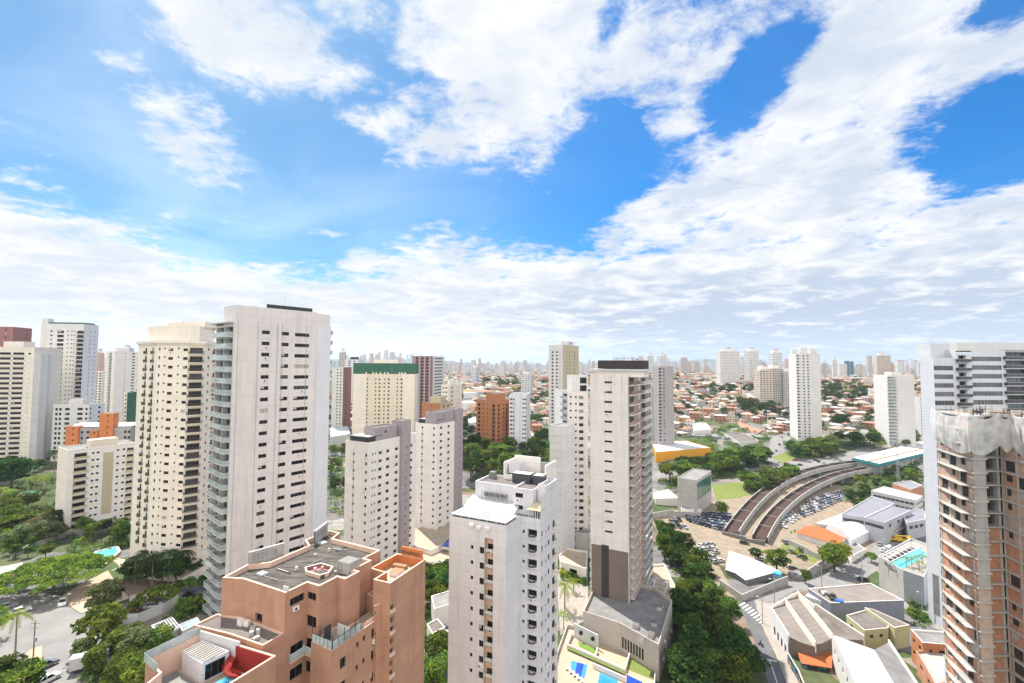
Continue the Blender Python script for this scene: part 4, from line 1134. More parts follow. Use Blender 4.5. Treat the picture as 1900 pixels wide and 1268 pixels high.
    b.block(Wp, zb, zw, O, {1: [dict(u=.06, w=.75, h=.8, dz=k, depth=.5, kinds=dk, panes=1, balc=(.95, .35, 'orange_trim', 'orange_trim', .3)) for k in (1.9,)] + [dict(u=.06, w=.75, h=.8, dz=3.6, k0=0, depth=.5, kinds=dk, panes=1)]}, ph=1.3, pt=.25, roofm='paving_tan', coping='orange_trim', fh=3.02)
    wi = inset(Wp, .27)
    for i in range(len(wi)):
        a, c = wi[i], wi[(i + 1) % len(wi)]
        b.mb('deck_lining').quad((*c, zw + .01), (*a, zw + .01), (*a, zw + 1.28), (*c, zw + 1.28), 'orange_bright')
    e0, e1 = q(3.0, 19.0), q(7.2, 19.1)
    b.mb('deck_lining').obox(e0, e1, .2, zw + .02, zw + 2.6, 'orange_bright', -.3)
    # dark brush lettering along the orange end wall
    mk_ = b.mb('lettering'); rl_ = random.Random(4)
    for k in range(11):
        x = 3.3 + k * .34; pts = [(x + .10 * math.sin(t * 1.7 + k), zw + 1.55 + .62 * abs(math.sin(t * .9 + k * 1.3))) for t in np.linspace(0, 3.4, 7)]
        for (x0, z0), (x1, z1) in zip(pts, pts[1:]):
            y = 18.99 + (x0 - 3) * .024 - .02
            mk_.quad((*q(x0 - .05, y), z0), (*q(x0 + .05, y), z0), (*q(x1 + .05, y), z1), (*q(x1 - .05, y), z1), 'dark_clad')
    b.mb('pool').face([(*q(*p), zw + .06) for p in ((5.7, 11.2), (7.7, 11.3), (7.5, 14.6), (6.4, 14.2), (5.7, 12.9))], 'pool_blue')
    b.box_on('deck_table', q(5.4, 15.4), -20, 1.6, 1.6, zw, .7, 'plaster_beige', 'wood'); b.box_on('deck_bench', q(4.2, 17.5), -20, 2.4, .8, zw, .5, 'wood')
    # lower left: bare roof strip, then the pool terrace with its white garden room
    zt = -35.5
    b.block([q(-12.4, -4.4), q(-6, -3.4), q(-3, -3.2), q(0, -3.0), q(0, -.02), q(-8.5, -.12), q(-12.4, -1.2)], zb, zt, O, ph=.25, roofm='roof_mid', coping='orange_trim')
    for k, (a0, v0, w_, h_) in enumerate(((-7.2, -1.2, .9, .8), (-6.3, -.9, .7, .7), (-4.6, -1.2, .6, .5), (-3.7, -2.0, .5, .5), (-3.0, -1.6, .4, .8), (-2.2, -2.4, .8, .4))):
        b.box_on('air_conditioner' if k < 2 else 'roof_junk', q(a0, v0), -27 + k * 17, w_, .5, zt, h_, 'plaster_beige' if k < 2 else 'concrete')
    zp = -38.6; X0, X1, Y0 = -10.4, 2.6, -10.8
    deck = [q(X0, Y0), q(-6.4, Y0 - .5), q(-5.6, Y0 - 2.2), q(X1, Y0 - 2), q(X1, -3.05), q(X0, -4.5)]
    b.block(deck, zb, zp, O, {}, ph=2.9, pt=.25, roofm='paving_tan', coping='orange_trim')
    li = inset(ccw(deck), .27)
    b.mb('red_wall').obox(q(-3.6, -4.12), q(X1 - .27, -3.46), .06, zp + .02, zp + 2.88, 'red_paint', .0)
    b.mb('red_return').obox(q(X1 - .3, -3.6), q(X1 - .3, -8.5), .05, zp + .02, zp + 2.6, 'red_paint', .0)
    b.mb('pool').face([(*q(*p), zp + .12) for p in ((-3.0, -4.6), (-.6, -4.2), (.4, -5.2), (.0, -11.2), (-3.4, -11.4))], 'pool_water')
    b.mb('pool').face([(*q(*p), zp + .06) for p in ((-3.3, -4.3), (-.5, -3.9), (.8, -5.0), (.4, -11.6), (-3.8, -11.8))], 'white')
    b.mb('pool_mosaic').face([(*q(-1.5 + r * math.cos(t), -6.6 + 1.25 * r * math.sin(t)), zp + .128) for t, r in ((0, .9), (.7, .7), (1.2, 1.1), (1.9, .7), (2.6, 1.0), (3.3, .8), (4.0, 1.0), (4.7, .6), (5.5, .9))], 'pool_blue')
    # red water slide
    sl = b.mb('water_slide')
    for k in range(12):
        t0, t1 = k / 12, (k + 1) / 12
        def sp(t): p = q(-3.6 + 2.2 * t - .6 * math.sin(t * 3), -4.3 - 1.2 * math.sin(t * 2.6)); return p, zp + 1.3 * (1 - t) ** 1.3 + .3
        (p0, z0), (p1, z1) = sp(t0), sp(t1); n = (p1 - p0).normalized(); n = Vector((-n.y, n.x)) * .45
        sl.quad((*(p0 - n), z0), (*(p1 - n), z1), (*(p1 + n), z1), (*(p0 + n), z0), 'red_paint')
        for s in (-1, 1): sl.quad((*(p0 + n * s), z0), (*(p1 + n * s), z1), (*(p1 + n * s * 1.25), z1 + .35), (*(p0 + n * s * 1.25), z0 + .35), 'red_paint')
    b.box_on('slide_steps', q(-3.9, -4.1), -27, .7, .9, zp, 1.4, 'red_paint')
    # white garden room with pergola slats
    gr = [q(-9.2, -7.4), q(-4.6, -7.6), q(-4.2, -4.6), q(-9.2, -4.8)]
    b.block(gr, zp, zp + 2.3, 'plaster_lav', {0: [dict(u=.18, w=.9, h=1.9, dz=.4, k1=1, kinds='dark', panes=2), dict(u=.62, w=2.4, h=2.1, dz=.3, k1=1, kinds='pale', panes=4)], 1: [dict(u=.5, w=2.3, h=1.9, dz=.3, k1=1, kinds='dark', panes=3)]}, ph=.1, roofm='paving', part='garden_room', fh=5, coping='plaster_lav')
    pg = b.mb('pergola')
    for k in range(10):
        p0, p1 = q(-8.9 + k * .48, -7.5), q(-8.9 + k * .48, -4.9); pg.obox(p0, p1, .10, zp + 2.45, zp + 2.6, 'concrete_light')
    b.mb('deck_paving').face([(*q(*p), zp + .02) for p in ((-9.9, -10.2), (-5.0, -10.4), (-4.9, -7.8), (-9.9, -7.6))], 'roof_grey')
    b.mb('glass_guard').obox(q(X0 + .1, -4.6), q(X0 + .1, Y0), .03, zp + 2.9, zp + 3.9, 'glass_rail'); b.mb('glass_guard').obox(q(X0, Y0), q(-6.5, Y0 - .5), .03, zp + 2.9, zp + 3.9, 'glass_rail', .15)
    b.mb('white_screen').obox(q(X0 + .3, -4.75), q(-3.2, -3.9), .2, zp + .02, zp + 3.4, 'white')
    b.done()
orange_block()
# ------------------------------------------------------------------ towers in the middle distance
def simple_tower(lab, pxc, Y, ang, pl, pr, ytop, m0, m1, roof='roof_grey', fh=2.9, f0=(), f1=(), y1=None, name='apartment_tower', kit=None, z0=None, group=None, rp=.5, extra=None, zmin=None, zref=-20):
    poly = corner_box(pxc, Y, ang, pl, pr, z=zref)
    L, C, R, B = poly
    b = Bld(name, lab, 'tower' if 'tower' in name else 'building', (L + R) / 2, group, z0)
    zt = zat(ytop, C); zw = (zat(y1, C) + .5) if y1 else zt - .6
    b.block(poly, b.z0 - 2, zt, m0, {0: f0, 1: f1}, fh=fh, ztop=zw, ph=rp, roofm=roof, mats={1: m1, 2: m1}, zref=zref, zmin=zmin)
    if kit: roof_kit(b, ccw(poly), zt, kit)
    if extra: extra(b, L, C, R, B, zt)
    return b.done()
gl = (('dark', 'grey', 'pale', 'bluish'), (50, 25, 15, 10))

def ex_green(b, L, C, R, B, zt):
    for a, c in ((L, C), (C, R)):
        d = (c - a).normalized(); l = (c - a).length
        for s, e in ((0, .30), (.30, .62), (.62, 1)):
            b.mb('green_band').obox(a + d * (l * s + .05), a + d * (l * e - .05), .35 if s != .3 else .15, zt - 7.4, zt + .55, 'green_paint', .01)
    d = (C - L).normalized(); l = (C - L).length; n = Vector((d.y, -d.x))
    for u in (.20, .31, .36, .43, .50, .55, .74, .78, .83):
        p = L + d * l * u + n * .4; b.mb('pinnacle', 1).prism([p, p + d * .9, p + d * .9 - n * .5, p - n * .5], zt - 11, zt - 6.2, 'plaster_cream')
    for s, e in ((.0, .22), (.80, 1.0)):
        b.mb('end_bay', 1).obox(L + d * l * s, L + d * l * e, .9, b.z0, zt - 7.5, 'plaster_cream', .02)
simple_tower('cream tower with a dark green band round its top', 770, 350, 4, 655, 776, 676, 'plaster_cream2', 'plaster_cream', f0=[W(x, .9 if i % 2 else 1.3, 1.2, panes=1, kinds='dark') for i, x in enumerate((681, 697, 704, 713, 721, 737, 745))], y1=703, kit='plaster_cream', extra=ex_green)

def ex_stack(b, L, C, R, B, zt):
    d = (C - L).normalized(); e = (R - C).normalized(); l = (C - L).length; w = (R - C).length
    b.block([L + d * l * .45 + e * .6, C - d * .02 + e * .6, C - d * .02 + e * w * .7, L + d * l * .45 + e * w * .7], zt, zt + 4.6, 'brick_orange', ph=.4, roofm='roof_mid')
bo = ('bars', 'brick_orange', 1.0, 'brick_orange')
simple_tower('orange brick tower with corner balconies, standing beside a white twin-slab tower', 922, 318, -38, 884, 945, 745, 'brick_orange', 'brick_orange', f0=[W(889, 2.2, 1.9, kinds=WKD, depth=.8), W(897, .9, 1.0, panes=1, kinds='dark'), W(905, .9, 1.0, panes=1, kinds='dark'), W(916, 2.4, 2.0, kinds=WKD, depth=.9, balc=(2.8, .8, *bo))],
             f1=[W(926, 2.2, 2.0, kinds='dark', depth=1.0), W(934, 1.2, 1.1, kinds='dark'), W(941, 2.0, 1.9, kinds='dark', depth=.8, balc=(2.6, .8, *bo))], extra=ex_stack, y1=751)
def ex_slab(b, L, C, R, B, zt):
    d = (C - L).normalized(); n = Vector((d.y, -d.x)); l = (C - L).length
    b.block([L + d * l * .36 + n * 1.5, L + d * l * .62 + n * 1.5, L + d * l * .62 - n * 6, L + d * l * .36 - n * 6], b.z0, zt + 1.6, 'plaster_cool', ph=.3)
simple_tower('white tower with a blank grey centre strip, right of the orange brick tower', 977, 318, -8, 945, 984, 734, 'plaster_cool', 'plaster_white', f0=[W(948.5, 1.5, 1.1, kinds='dark'), W(953, 1.0, 1.1, panes=1), W(971, 1.0, 1.1, panes=1), W(975.5, 1.2, 1.1)], y1=740, extra=ex_slab)
def ex_tall(b, L, C, R, B, zt):
    d = (R - C).normalized(); n = Vector((d.y, -d.x)); l = (R - C).length
    b.block([C + d * l * .40 - n * 1.0, C + d * l * .72 - n * 1.0, C + d * l * .72 - n * 8, C + d * l * .40 - n * 8], zt, zt + 3.6, 'plaster_white', {0: [dict(u=.5, w=3, h=1, dz=.4, kinds='dark')]}, ph=.2, fh=9)
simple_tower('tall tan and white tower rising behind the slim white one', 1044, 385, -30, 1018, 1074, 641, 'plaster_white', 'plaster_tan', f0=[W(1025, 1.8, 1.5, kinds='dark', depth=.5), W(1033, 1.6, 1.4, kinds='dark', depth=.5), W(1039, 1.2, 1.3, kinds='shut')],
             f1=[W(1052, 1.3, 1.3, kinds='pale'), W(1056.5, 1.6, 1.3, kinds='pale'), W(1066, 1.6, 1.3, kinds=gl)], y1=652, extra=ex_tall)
# left-hand group
simple_tower('red brick tower top behind the cream balcony tower at the far left', 20, 345, 12, -40, 54, 608, 'brick_red', 'brick_red', f0=[W(5, 1.4, 1.1)], f1=[W(45, 1.4, 1.1)])
def ex_leftcream(b, L, C, R, B, zt):
    d = (R - C).normalized(); n = Vector((d.y, -d.x)); p = C + d * 2
    pts = [C + d * .2 + n * 0]
    b.block([C + d * .1, C + d * 2 + n * 2.2, C + d * 7 + n * 3.2, C + d * 12 + n * 2.2, C + d * 14, C + d * 14 - n * 4, C + d * .1 - n * 4], b.z0 - 1, zt - 4.5, 'plaster_white', {2: [dict(u=.65, w=.7, h=.7, panes=1, dz=1)]}, ph=.6, fh=2.9)
    b.box_on('lift_house', (L + R) / 2, 0, 12, 7, zt, 4, 'plaster_cream')
simple_tower('cream tower with long rows of dark balconies at the left edge of the photo', 62, 275, 20, -60, 112, 646, 'plaster_cream', 'plaster_cream', f0=[dict(px=-50, px1=-20, h=1.9, dz=.35, depth=1.2, kinds=WKD, panes=5), dict(px=-17, px1=16, h=1.9, dz=.35, depth=1.2, kinds=WKD, panes=5, balc=(9.5, .4, 'plaster_cream', 'plaster_cream', .5)), dict(px=20, px1=41, h=1.9, dz=.35, depth=1.2, kinds=WKD, panes=4, balc=(6.5, .4, 'plaster_cream', 'plaster_cream', .5)), W(51, 1.3, 1.1, kinds=WKD)], y1=655, extra=ex_leftcream, kit=None)
def ex_mansard(b, L, C, R, B, zt):
    c = (L + R) / 2
    b.mb('mansard').prism(inset(ccw([L, C, R, B]), 1.5), zt, zt + 1.6, 'green_paint', 'roof_grey'); b.box_on('lift_house', L + (C - L) * .08 + (B - L) * .2, 0, 4, 4, zt, 4, 'plaster_white')
simple_tower('white tower with low dark roof and a grey balcony column, behind the left cream tower', 152, 318, 6, 70, 178, 603, 'plaster_white', 'plaster_cool', f0=[W(90, 1.4, 1), W(107, 4.2, 1.9, depth=.7, kinds=WKD), W(121, .8, .8, panes=1, kinds='dark'), W(128, .8, .8, panes=1, kinds='dark'), W(133, .8, .8, panes=1, kinds='dark'), W(145.5, 4.2, 2.1, depth=1.0, kinds=WKD, balc=(4.4, .5, 'bars', 'white'))], f1=[W(163, .8, .9, panes=1, kinds='dark'), W(172, .8, .9, panes=1)], y1=614, extra=ex_mansard)
simple_tower('beige tower with dark side balconies, between the white tower and the cream tower', 212, 450, -20, 194, 254, 653, 'plaster_beige', 'plaster_beige', f0=[W(203, 3.4, 2, depth=1, kinds='dark', balc=(4, 1, 'glass', 'plaster_beige'))], f1=[W(231, .8, .8, panes=1, kinds='dark'), W(246, 2.6, 1.2, kinds=WKD)], kit='plaster_beige')
simple_tower('small cream tower with dark windows far behind the white low block', 190, 520, 5, 175, 197, 690, 'plaster_cream', 'plaster_cream', f0=[W(179, 2.5, 1.5, kinds='dark'), W(186, 2.5, 1.5, kinds='dark')])
simple_tower('white low block with paired dark windows, above the orange and grey block', 168, 285, 8, 100, 196, 752, 'plaster_white', 'plaster_cool', f0=[W(106.5, 1.3, 1.6, kinds='dark', panes=1), W(113.5, 1.3, 1.6, kinds='dark', panes=1), dict(px=122, px1=131, h=1.5, kinds=WKD, panes=3), dict(px=145, px1=155, h=1.5, kinds=WKD, panes=3), W(162, 1.2, 1.5, kinds='dark', panes=1)], f1=[W(170, 1.2, 1.4, kinds='dark', panes=1), W(186, 2.4, 1.2, kinds='dark')], kit='plaster_white', name='apartment_block', y1=757)
def ex_og(b, L, C, R, B, zt):
    d = (C - L).normalized(); l = (C - L).length; n = Vector((d.y, -d.x))
    for u0, u1, up in ((.0, .20, 1.2), (.38, .50, -1.0), (.52, .74, 7.5)):
        b.block([L + d * l * u0 + n * 1.0, L + d * l * u1 + n * 1.0, L + d * l * u1 - n * 3, L + d * l * u0 - n * 3], b.z0, zt + up, 'orange_bright', {0: [dict(u=.6, w=.7, h=.8, panes=1, kinds='dark')]}, ph=.2, fh=2.9)
    b.mb('roof_sheet').face([(*(L - n), zt + .9), (*(C - n), zt + .9), (*(C - n * 8), zt + 2.2), (*(L - n * 8), zt + 2.2)], 'white_metal')
simple_tower('grey low block with bright orange stair towers, above the beige block', 247, 238, 8, 127, 252, 795, 'plaster_grey', 'plaster_grey', f0=[W(155, 1.0, 1.3, panes=1, kinds='dark'), W(166, 1.3, 1.2, kinds='dark'), W(235, 1.2, 1.3, kinds='dark'), W(243, 1.2, 1.3, kinds='dark')], extra=ex_og, name='apartment_block')
simple_tower('dark green and pink slab block half hidden behind the cream tower', 238, 330, 8, 231, 262, 730, 'plaster_cream', 'green_paint', name='apartment_block', f0=[W(234, 1, 1)])
def ex_beige(b, L, C, R, B, zt):
    d = (R - C).normalized(); l = (R - C).length; n = Vector((d.y, -d.x))
    u0, u1 = tpx(C, d, 192, -40), tpx(C, d, 211, -40)
    b.mb('tan_panel').obox(C + d * u0, C + d * u1, .12, b.z0 + 4, zt - 2.4, 'plaster_tan', .004)
    b.box_on('penthouse', C + d * l * .55 - n * 5, math.degrees(math.atan2(d.y, d.x)), l * .42, 5, zt, 3.2, 'plaster_cream2')
simple_tower('beige block with a tan centre panel, behind the garden with the small pool', 134, 192, -33, 107, 250, 838, 'plaster_cream', 'plaster_beige',
             f1=[dict(px=138, px1=162, h=2.2, dz=.3, depth=1.2, kinds=WKD, panes=4, part='balcony_door', balc=(4.6, .8, 'plaster_tan', 'plaster_cream', .9)), W(173, .9, .8, panes=1, kinds='dark'), W(182, 1.0, .8, kinds='dark'), W(219, .9, .8, kinds='dark'), W(230, 1.0, .8, kinds='dark'), W(242, 2.4, 1.8, depth=.8, kinds=WKD, balc=(3, .7, 'plaster_tan', 'plaster_cream', .9))], y1=845, extra=ex_beige, name='apartment_block', zref=-40, zmin=-72)
# behind the green-topped tower
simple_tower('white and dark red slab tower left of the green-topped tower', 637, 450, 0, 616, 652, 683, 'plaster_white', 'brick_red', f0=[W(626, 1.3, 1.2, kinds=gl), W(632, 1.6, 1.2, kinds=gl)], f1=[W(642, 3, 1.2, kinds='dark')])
simple_tower('pale slab tower with dark plant boxes on its roof, behind the green-topped tower', 664, 640, 0, 640, 674, 668, 'plaster_cool', 'plaster_cool', f0=[W(648, 4, 1.4, kinds=gl), W(657, 4, 1.4, kinds=gl)], extra=lambda b, L, C, R, B, zt: b.box_on('plant_box', (L + R) / 2, 0, 10, 5, zt, 4, 'dark_clad'))
def ex_bw(b, L, C, R, B, zt):
    d = (C - L).normalized(); l = (C - L).length; n = Vector((d.y, -d.x))
    for u in (.1, .35, .6, .85): b.mb('rib', 1).obox(L + d * (l * u - .7), L + d * (l * u + .7), .8, b.z0, zt + .5, 'plaster_mauve', .005)
simple_tower('tower with dark mauve ribbed front and white-banded side, right of the green-topped tower', 803, 420, -14, 765, 824, 662, 'mauve_red', 'plaster_white', f0=[W(774, 3, 1.3, kinds='dark'), W(783, 3, 1.3, kinds='dark'), W(792, 3, 1.3, kinds='dark')], f1=[dict(px=806, px1=821, h=1.1, kinds='grey', panes=5)], extra=ex_bw)
simple_tower('cream tower with paired windows, behind the farther beige tower', 833, 320, -20, 819, 857, 716, 'plaster_cream', 'plaster_cream', f0=[W(823, 1.2, 1.1), W(828, 1.2, 1.1)], f1=[W(839, 2.4, 1.2, kinds=WKD), W(850, 1, 1)], kit='plaster_cream')
def ex_step(b, L, C, R, B, zt):
    d = (C - L).normalized(); l = (C - L).length; n = Vector((d.y, -d.x))
    b.block([L + d * l * .45 - n * .02, C - n * .02, C - n * 7, L + d * l * .45 - n * 7], zt, zt + 4.2, 'plaster_tan', ph=.3)
simple_tower('tan brick block with a stepped roof, left of the farther beige tower', 818, 300, -20, 783, 838, 750, 'brick_orange', 'plaster_tan', f0=[W(800, .9, .9, panes=1)], f1=[W(824, 2.4, 1.6, kinds='dark', depth=.6), W(832, 2.4, 1.6, kinds='dark', depth=.6)], extra=ex_step, name='apartment_block')
# right-hand group
def ex_v(b, L, C, R, B, zt):
    d = (C - L).normalized(); n = Vector((d.y, -d.x))
    b.block([L - d * 1.0 + n * 1.5, L + d * 3.0 + n * 1.5, L + d * 3.0 - n * 3, L - d * 1.0 - n * 3], b.z0, zat(716, C), 'plaster_white', ph=.3)
simple_tower('grey and white tower with one blank white fin, right behind the brown-footed tower', 1236, 440, 0, 1210, 1250, 681, 'plaster_grey', 'plaster_white', f0=[W(1214, 1.6, 1.4, kinds='dark'), W(1219, 1.6, 1.4, kinds='dark'), W(1226, 1.2, 1.3, kinds=gl), W(1232, 1.2, 1.3, kinds=gl)], f1=[W(1243, 3, 1.4, kinds='grey')], extra=ex_v)
def ex_crown(b, L, C, R, B, zt):
    c = (L + R) / 2; rd = random.Random(5); d = (C - L).normalized(); e = (R - C).normalized()
    for u, v, w, h in ((.15, .3, 5, 4), (.5, .4, 6, 6.5), (.85, .3, 5, 5.5), (.3, .8, 6, 3), (.75, .8, 6, 4.5)):
        b.box_on('roof_turret', L + (C - L) * u + (B - L) * v, math.degrees(math.atan2(d.y, d.x)), w, w * .8, zt - .1, h, 'plaster_white', 'roof_grey')
    n = Vector((d.y, -d.x)); l = (C - L).length
    for u in (.34, .62): b.mb('groove', 1).obox(L + d * l * (u - .03), L + d * l * (u + .03), .02, b.z0 + 8, zt - 1, 'plaster_grey', .005)
simple_tower('tall white tower with a crown of roof turrets, standing alone above the avenue', 1506, 470, -12, 1464, 1523, 658, 'plaster_white', 'plaster_white', f0=[W(1474, 1.5, 1.3, kinds=gl), W(1482, 1.5, 1.3, kinds='grey'), W(1492, 1.5, 1.3, kinds='grey'), W(1500, 1.5, 1.3, kinds=gl)], f1=[W(1514, 2.4, 1.3, kinds='grey')], extra=ex_crown)
simple_tower('pale broad tower with banded balconies, above the station roof', 1666, 440, -14, 1621, 1696, 697, 'plaster_white', 'plaster_sand', f0=[dict(px=1628, px1=1640, h=1.5, kinds=gl, panes=3, balc=(6.5, .8, 'glass', 'white')), dict(px=1643, px1=1648, h=1.6, kinds='dark'), dict(px=1650, px1=1662, h=1.5, kinds=gl, panes=3, balc=(6.5, .8, 'glass', 'white'))], kit='plaster_cream')
simple_tower('narrow white block with dark windows beside the modern white tower', 1704, 470, 0, 1694, 1718, 737, 'plaster_white', 'plaster_white', f0=[W(1698, 1.4, 1.2, kinds='dark', panes=1), W(1702, 1.4, 1.2, kinds='dark', panes=1)], name='apartment_block')
# ------------------------------------------------------------------ trees, cars, draped ground pieces
def leaf_cloud(seed, clumps, nleaf, leaf, mats, flat=.6):
    """clumps: (x, y, z, r). many small leaf faces spread over and through each clump"""
    rd = np.random.RandomState(seed); mb = MB()
    V, Fm = [], []
    for (x, y, z, r) in clumps:
        m = mats[rd.randint(len(mats))]
        n = max(12, int(nleaf * r * r))
        d = rd.normal(size=(n, 3)); d /= np.linalg.norm(d, axis=1)[:, None]; d[:, 2] = np.abs(d[:, 2]) * .9 - .25 * (rd.rand(n) < .4)
        rad = r * (.55 + .5 * rd.rand(n) ** .6)
        p = np.array([x, y, z]) + d * rad[:, None] * np.array([1, 1, flat])
        nr = d * .7 + rd.normal(size=(n, 3)) * .55 + np.array([0, 0, .35]); nr /= np.linalg.norm(nr, axis=1)[:, None]
        t = np.cross(nr, rd.normal(size=(n, 3))); t /= np.linalg.norm(t, axis=1)[:, None]; b = np.cross(nr, t)
        s = leaf * (.6 + .8 * rd.rand(n))[:, None]
        for a, c, e in zip(p, t * s, b * s * .62):
            mb.face((a - c, a + e, a + c, a - e), m)
    return mb
def broad(seed, R=4.0, H=8.0, mats=('leaf_mid',), dens=26, leaf=.36, flatk=.75, lobes=26, base=.32):
    """crown proto, centred on the trunk, and its trunk"""
    rd = random.Random(seed); cl = []
    cz, rz = H * (base + (1 - base) / 2), H * (1 - base) / 2
    for k in range(lobes):
        th = rd.uniform(0, 2 * math.pi); u = rd.uniform(-.75, 1); rr = math.sqrt(max(0, 1 - u * u)); q = rd.uniform(.5, .86)
        r = R * rd.uniform(.26, .42)
        cl.append((R * .82 * rr * q * math.cos(th) * rd.uniform(.85, 1.15), R * .82 * rr * q * math.sin(th), cz + rz * u * q, r))
    crown = leaf_cloud(seed, cl, dens, leaf, mats, flatk)
    tr = MB(); tr.cyl((0, 0, -.5), (.1, 0, H * .45), R * .075, R * .05, 'bark', 7, False)
    for k in range(6):
        c = cl[(k * 3) % len(cl)]; tr.cyl((.1, 0, H * (.3 + .03 * k)), (c[0] * .8, c[1] * .8, c[2]), R * .035, R * .012, 'bark', 5, False)
    return crown, tr
def umbrella(seed, R, H, mats):
    rd = random.Random(seed); cl = []
    for k in range(130):
        th = rd.uniform(0, 6.283); q = math.sqrt(rd.random())
        cl.append((R * q * math.cos(th), R * q * math.sin(th) * .85, H * (.93 - .34 * q * q) + rd.uniform(-.5, .4), R * rd.uniform(.11, .17)))
    crown = leaf_cloud(seed, cl, 34, .36, mats, .5)
    tr = MB(); tr.cyl((0, 0, -.5), (0, 0, H * .35), .35, .28, 'bark', 7, False)
    for k in range(14):
        c = cl[k * 4]; tr.cyl((0, 0, H * .3), (c[0] * .85, c[1] * .85, c[2] - .2), .16, .04, 'bark', 5, False)
    return crown, tr
def palm(seed, H=9.0, n=16, L=3.4, mat_='palm_leaf', droop=1.0):
    rd = random.Random(seed); cr = MB()
    for k in range(n):
        a = 2 * math.pi * k / n + rd.uniform(-.2, .2); up = rd.uniform(.1, 1.1); c, s = math.cos(a), math.sin(a); pts = []
        for i in range(9):
            t = i / 8; r = L * (t * .95) * math.cos(up * (1 - t) * .6); z = H + L * (up * t * .75 - droop * .95 * t * t)
            pts.append(Vector((r * c, r * s, z)))
        side = Vector((-s, c, 0))
        for i in range(8):
            a0, a1 = pts[i], pts[i + 1]
            w = .62 * math.sin(math.pi * min(1, (i + .8) / 9)) ** .6
            for sg in (-1, 1):
                for j in (0, .5):
                    p = a0 + (a1 - a0) * j; q = a0 + (a1 - a0) * (j + .34); tip = p + side * sg * w + (a1 - a0) * .6 - Vector((0, 0, w * .5))
                    cr.face((p, q, tip), mat_)
    tr = MB(); tr.cyl((0, 0, -.5), (0, 0, H + .1), .2, .14, 'palm_bark', 8)
    return cr, tr
TP = {}
def tproto(kind):
    if kind in TP: return TP[kind]
    f = {
        'dark0': lambda: broad(1, 4.2, 8.5, ('leaf_dark', 'leaf_dark', 'leaf_mid'), base=.18), 'dark1': lambda: broad(2, 4.0, 9.5, ('leaf_dark', 'leaf_mid'), lobes=30, base=.2), 'dark2': lambda: broad(3, 4.8, 8.0, ('leaf_dark',), lobes=34, base=.15),
        'mid0': lambda: broad(4, 4.0, 8.0, ('leaf_mid', 'leaf_mid', 'leaf_light'), base=.2), 'mid1': lambda: broad(5, 4.4, 7.5, ('leaf_mid', 'leaf_dark', 'leaf_light'), lobes=30, base=.2),
        'light0': lambda: broad(6, 4.0, 7.0, ('leaf_light', 'leaf_mid'), base=.2), 'light1': lambda: broad(7, 3.6, 7.0, ('leaf_light', 'leaf_light', 'leaf_mid'), base=.2),
        'pale0': lambda: broad(8, 4.2, 7.5, ('leaf_pale', 'leaf_pale', 'leaf_mid'), lobes=34, base=.2), 'dry0': lambda: broad(9, 4.0, 6.5, ('leaf_dry', 'leaf_pale'), base=.2),
        'yellow0': lambda: broad(10, 3.6, 7.0, ('leaf_yellow', 'leaf_light'), base=.3), 'tall0': lambda: broad(11, 2.6, 9.5, ('leaf_dark', 'leaf_mid'), base=.12), 'tall1': lambda: broad(12, 2.9, 9.0, ('leaf_dark',), base=.1),
        'umb': lambda: umbrella(13, 11.5, 9.0, ('leaf_light', 'leaf_light', 'leaf_mid')), 'umb2': lambda: umbrella(14, 6.0, 7.5, ('leaf_light', 'leaf_mid')),
        'palm': lambda: palm(15, 9), 'palm2': lambda: palm(16, 6.5, 14, 3.2), 'palmy': lambda: palm(17, 6, 18, 3.8, 'leaf_light', .8), 'palmd': lambda: palm(18, 11, 40, 3.9, 'leaf_dark', .95),
        'bush0': lambda: broad(20, 1.6, 2.0, ('leaf_mid', 'leaf_light'), dens=60, leaf=.25, lobes=14, base=.0), 'bush1': lambda: broad(21, 1.7, 1.8, ('leaf_dark', 'leaf_mid'), dens=60, leaf=.25, lobes=14, base=.0), 'bush2': lambda: broad(22, 1.5, 1.9, ('leaf_light', 'leaf_yellow'), dens=60, leaf=.25, lobes=14, base=.0),
    }[kind]()
    TP[kind] = (f[0].mesh('crown'), f[1].mesh('trunk'))
    return TP[kind]
TH = dict(umb=9, umb2=7.5, palm=9, palm2=6.5, palmy=6, palmd=11, dark0=8.5, dark1=9.5, dark2=8, mid0=8, mid1=7.5, light0=7, light1=7, pale0=7.5, dry0=6.5, yellow0=7, tall0=9.5, tall1=9, bush0=2, bush1=1.8, bush2=1.9)
_tr = random.Random(11)
def tree(p, h, kind, label, group=None, z=None, name=None):
    cm, tm = tproto(kind)
    z = gzf(p[0], p[1]) if z is None else z
    nm = name or ('palm_tree' if kind.startswith('palm') else 'shrub' if kind.startswith('bush') else 'tree')
    e = empty(nm, (p[0], p[1], z), label, {'palm_tree': 'palm', 'shrub': 'shrub'}.get(nm, 'tree'), group, _tr.uniform(0, 6.28))
    s = h / TH[kind]; w = s * _tr.uniform(.92, 1.12); e.scale = (w, w * _tr.uniform(.92, 1.08), s)
    link('fronds' if nm == 'palm_tree' else 'crown', cm, e); link('trunk' if nm != 'shrub' else 'stem', tm, e)
    return e
def inpoly(x, y, poly):
    c = False; n = len(poly)
    for i in range(n):
        (x0, y0), (x1, y1) = poly[i], poly[i - 1]
        if (y0 > y) != (y1 > y) and x < (x1 - x0) * (y - y0) / (y1 - y0) + x0: c = not c
    return c
OCC = []
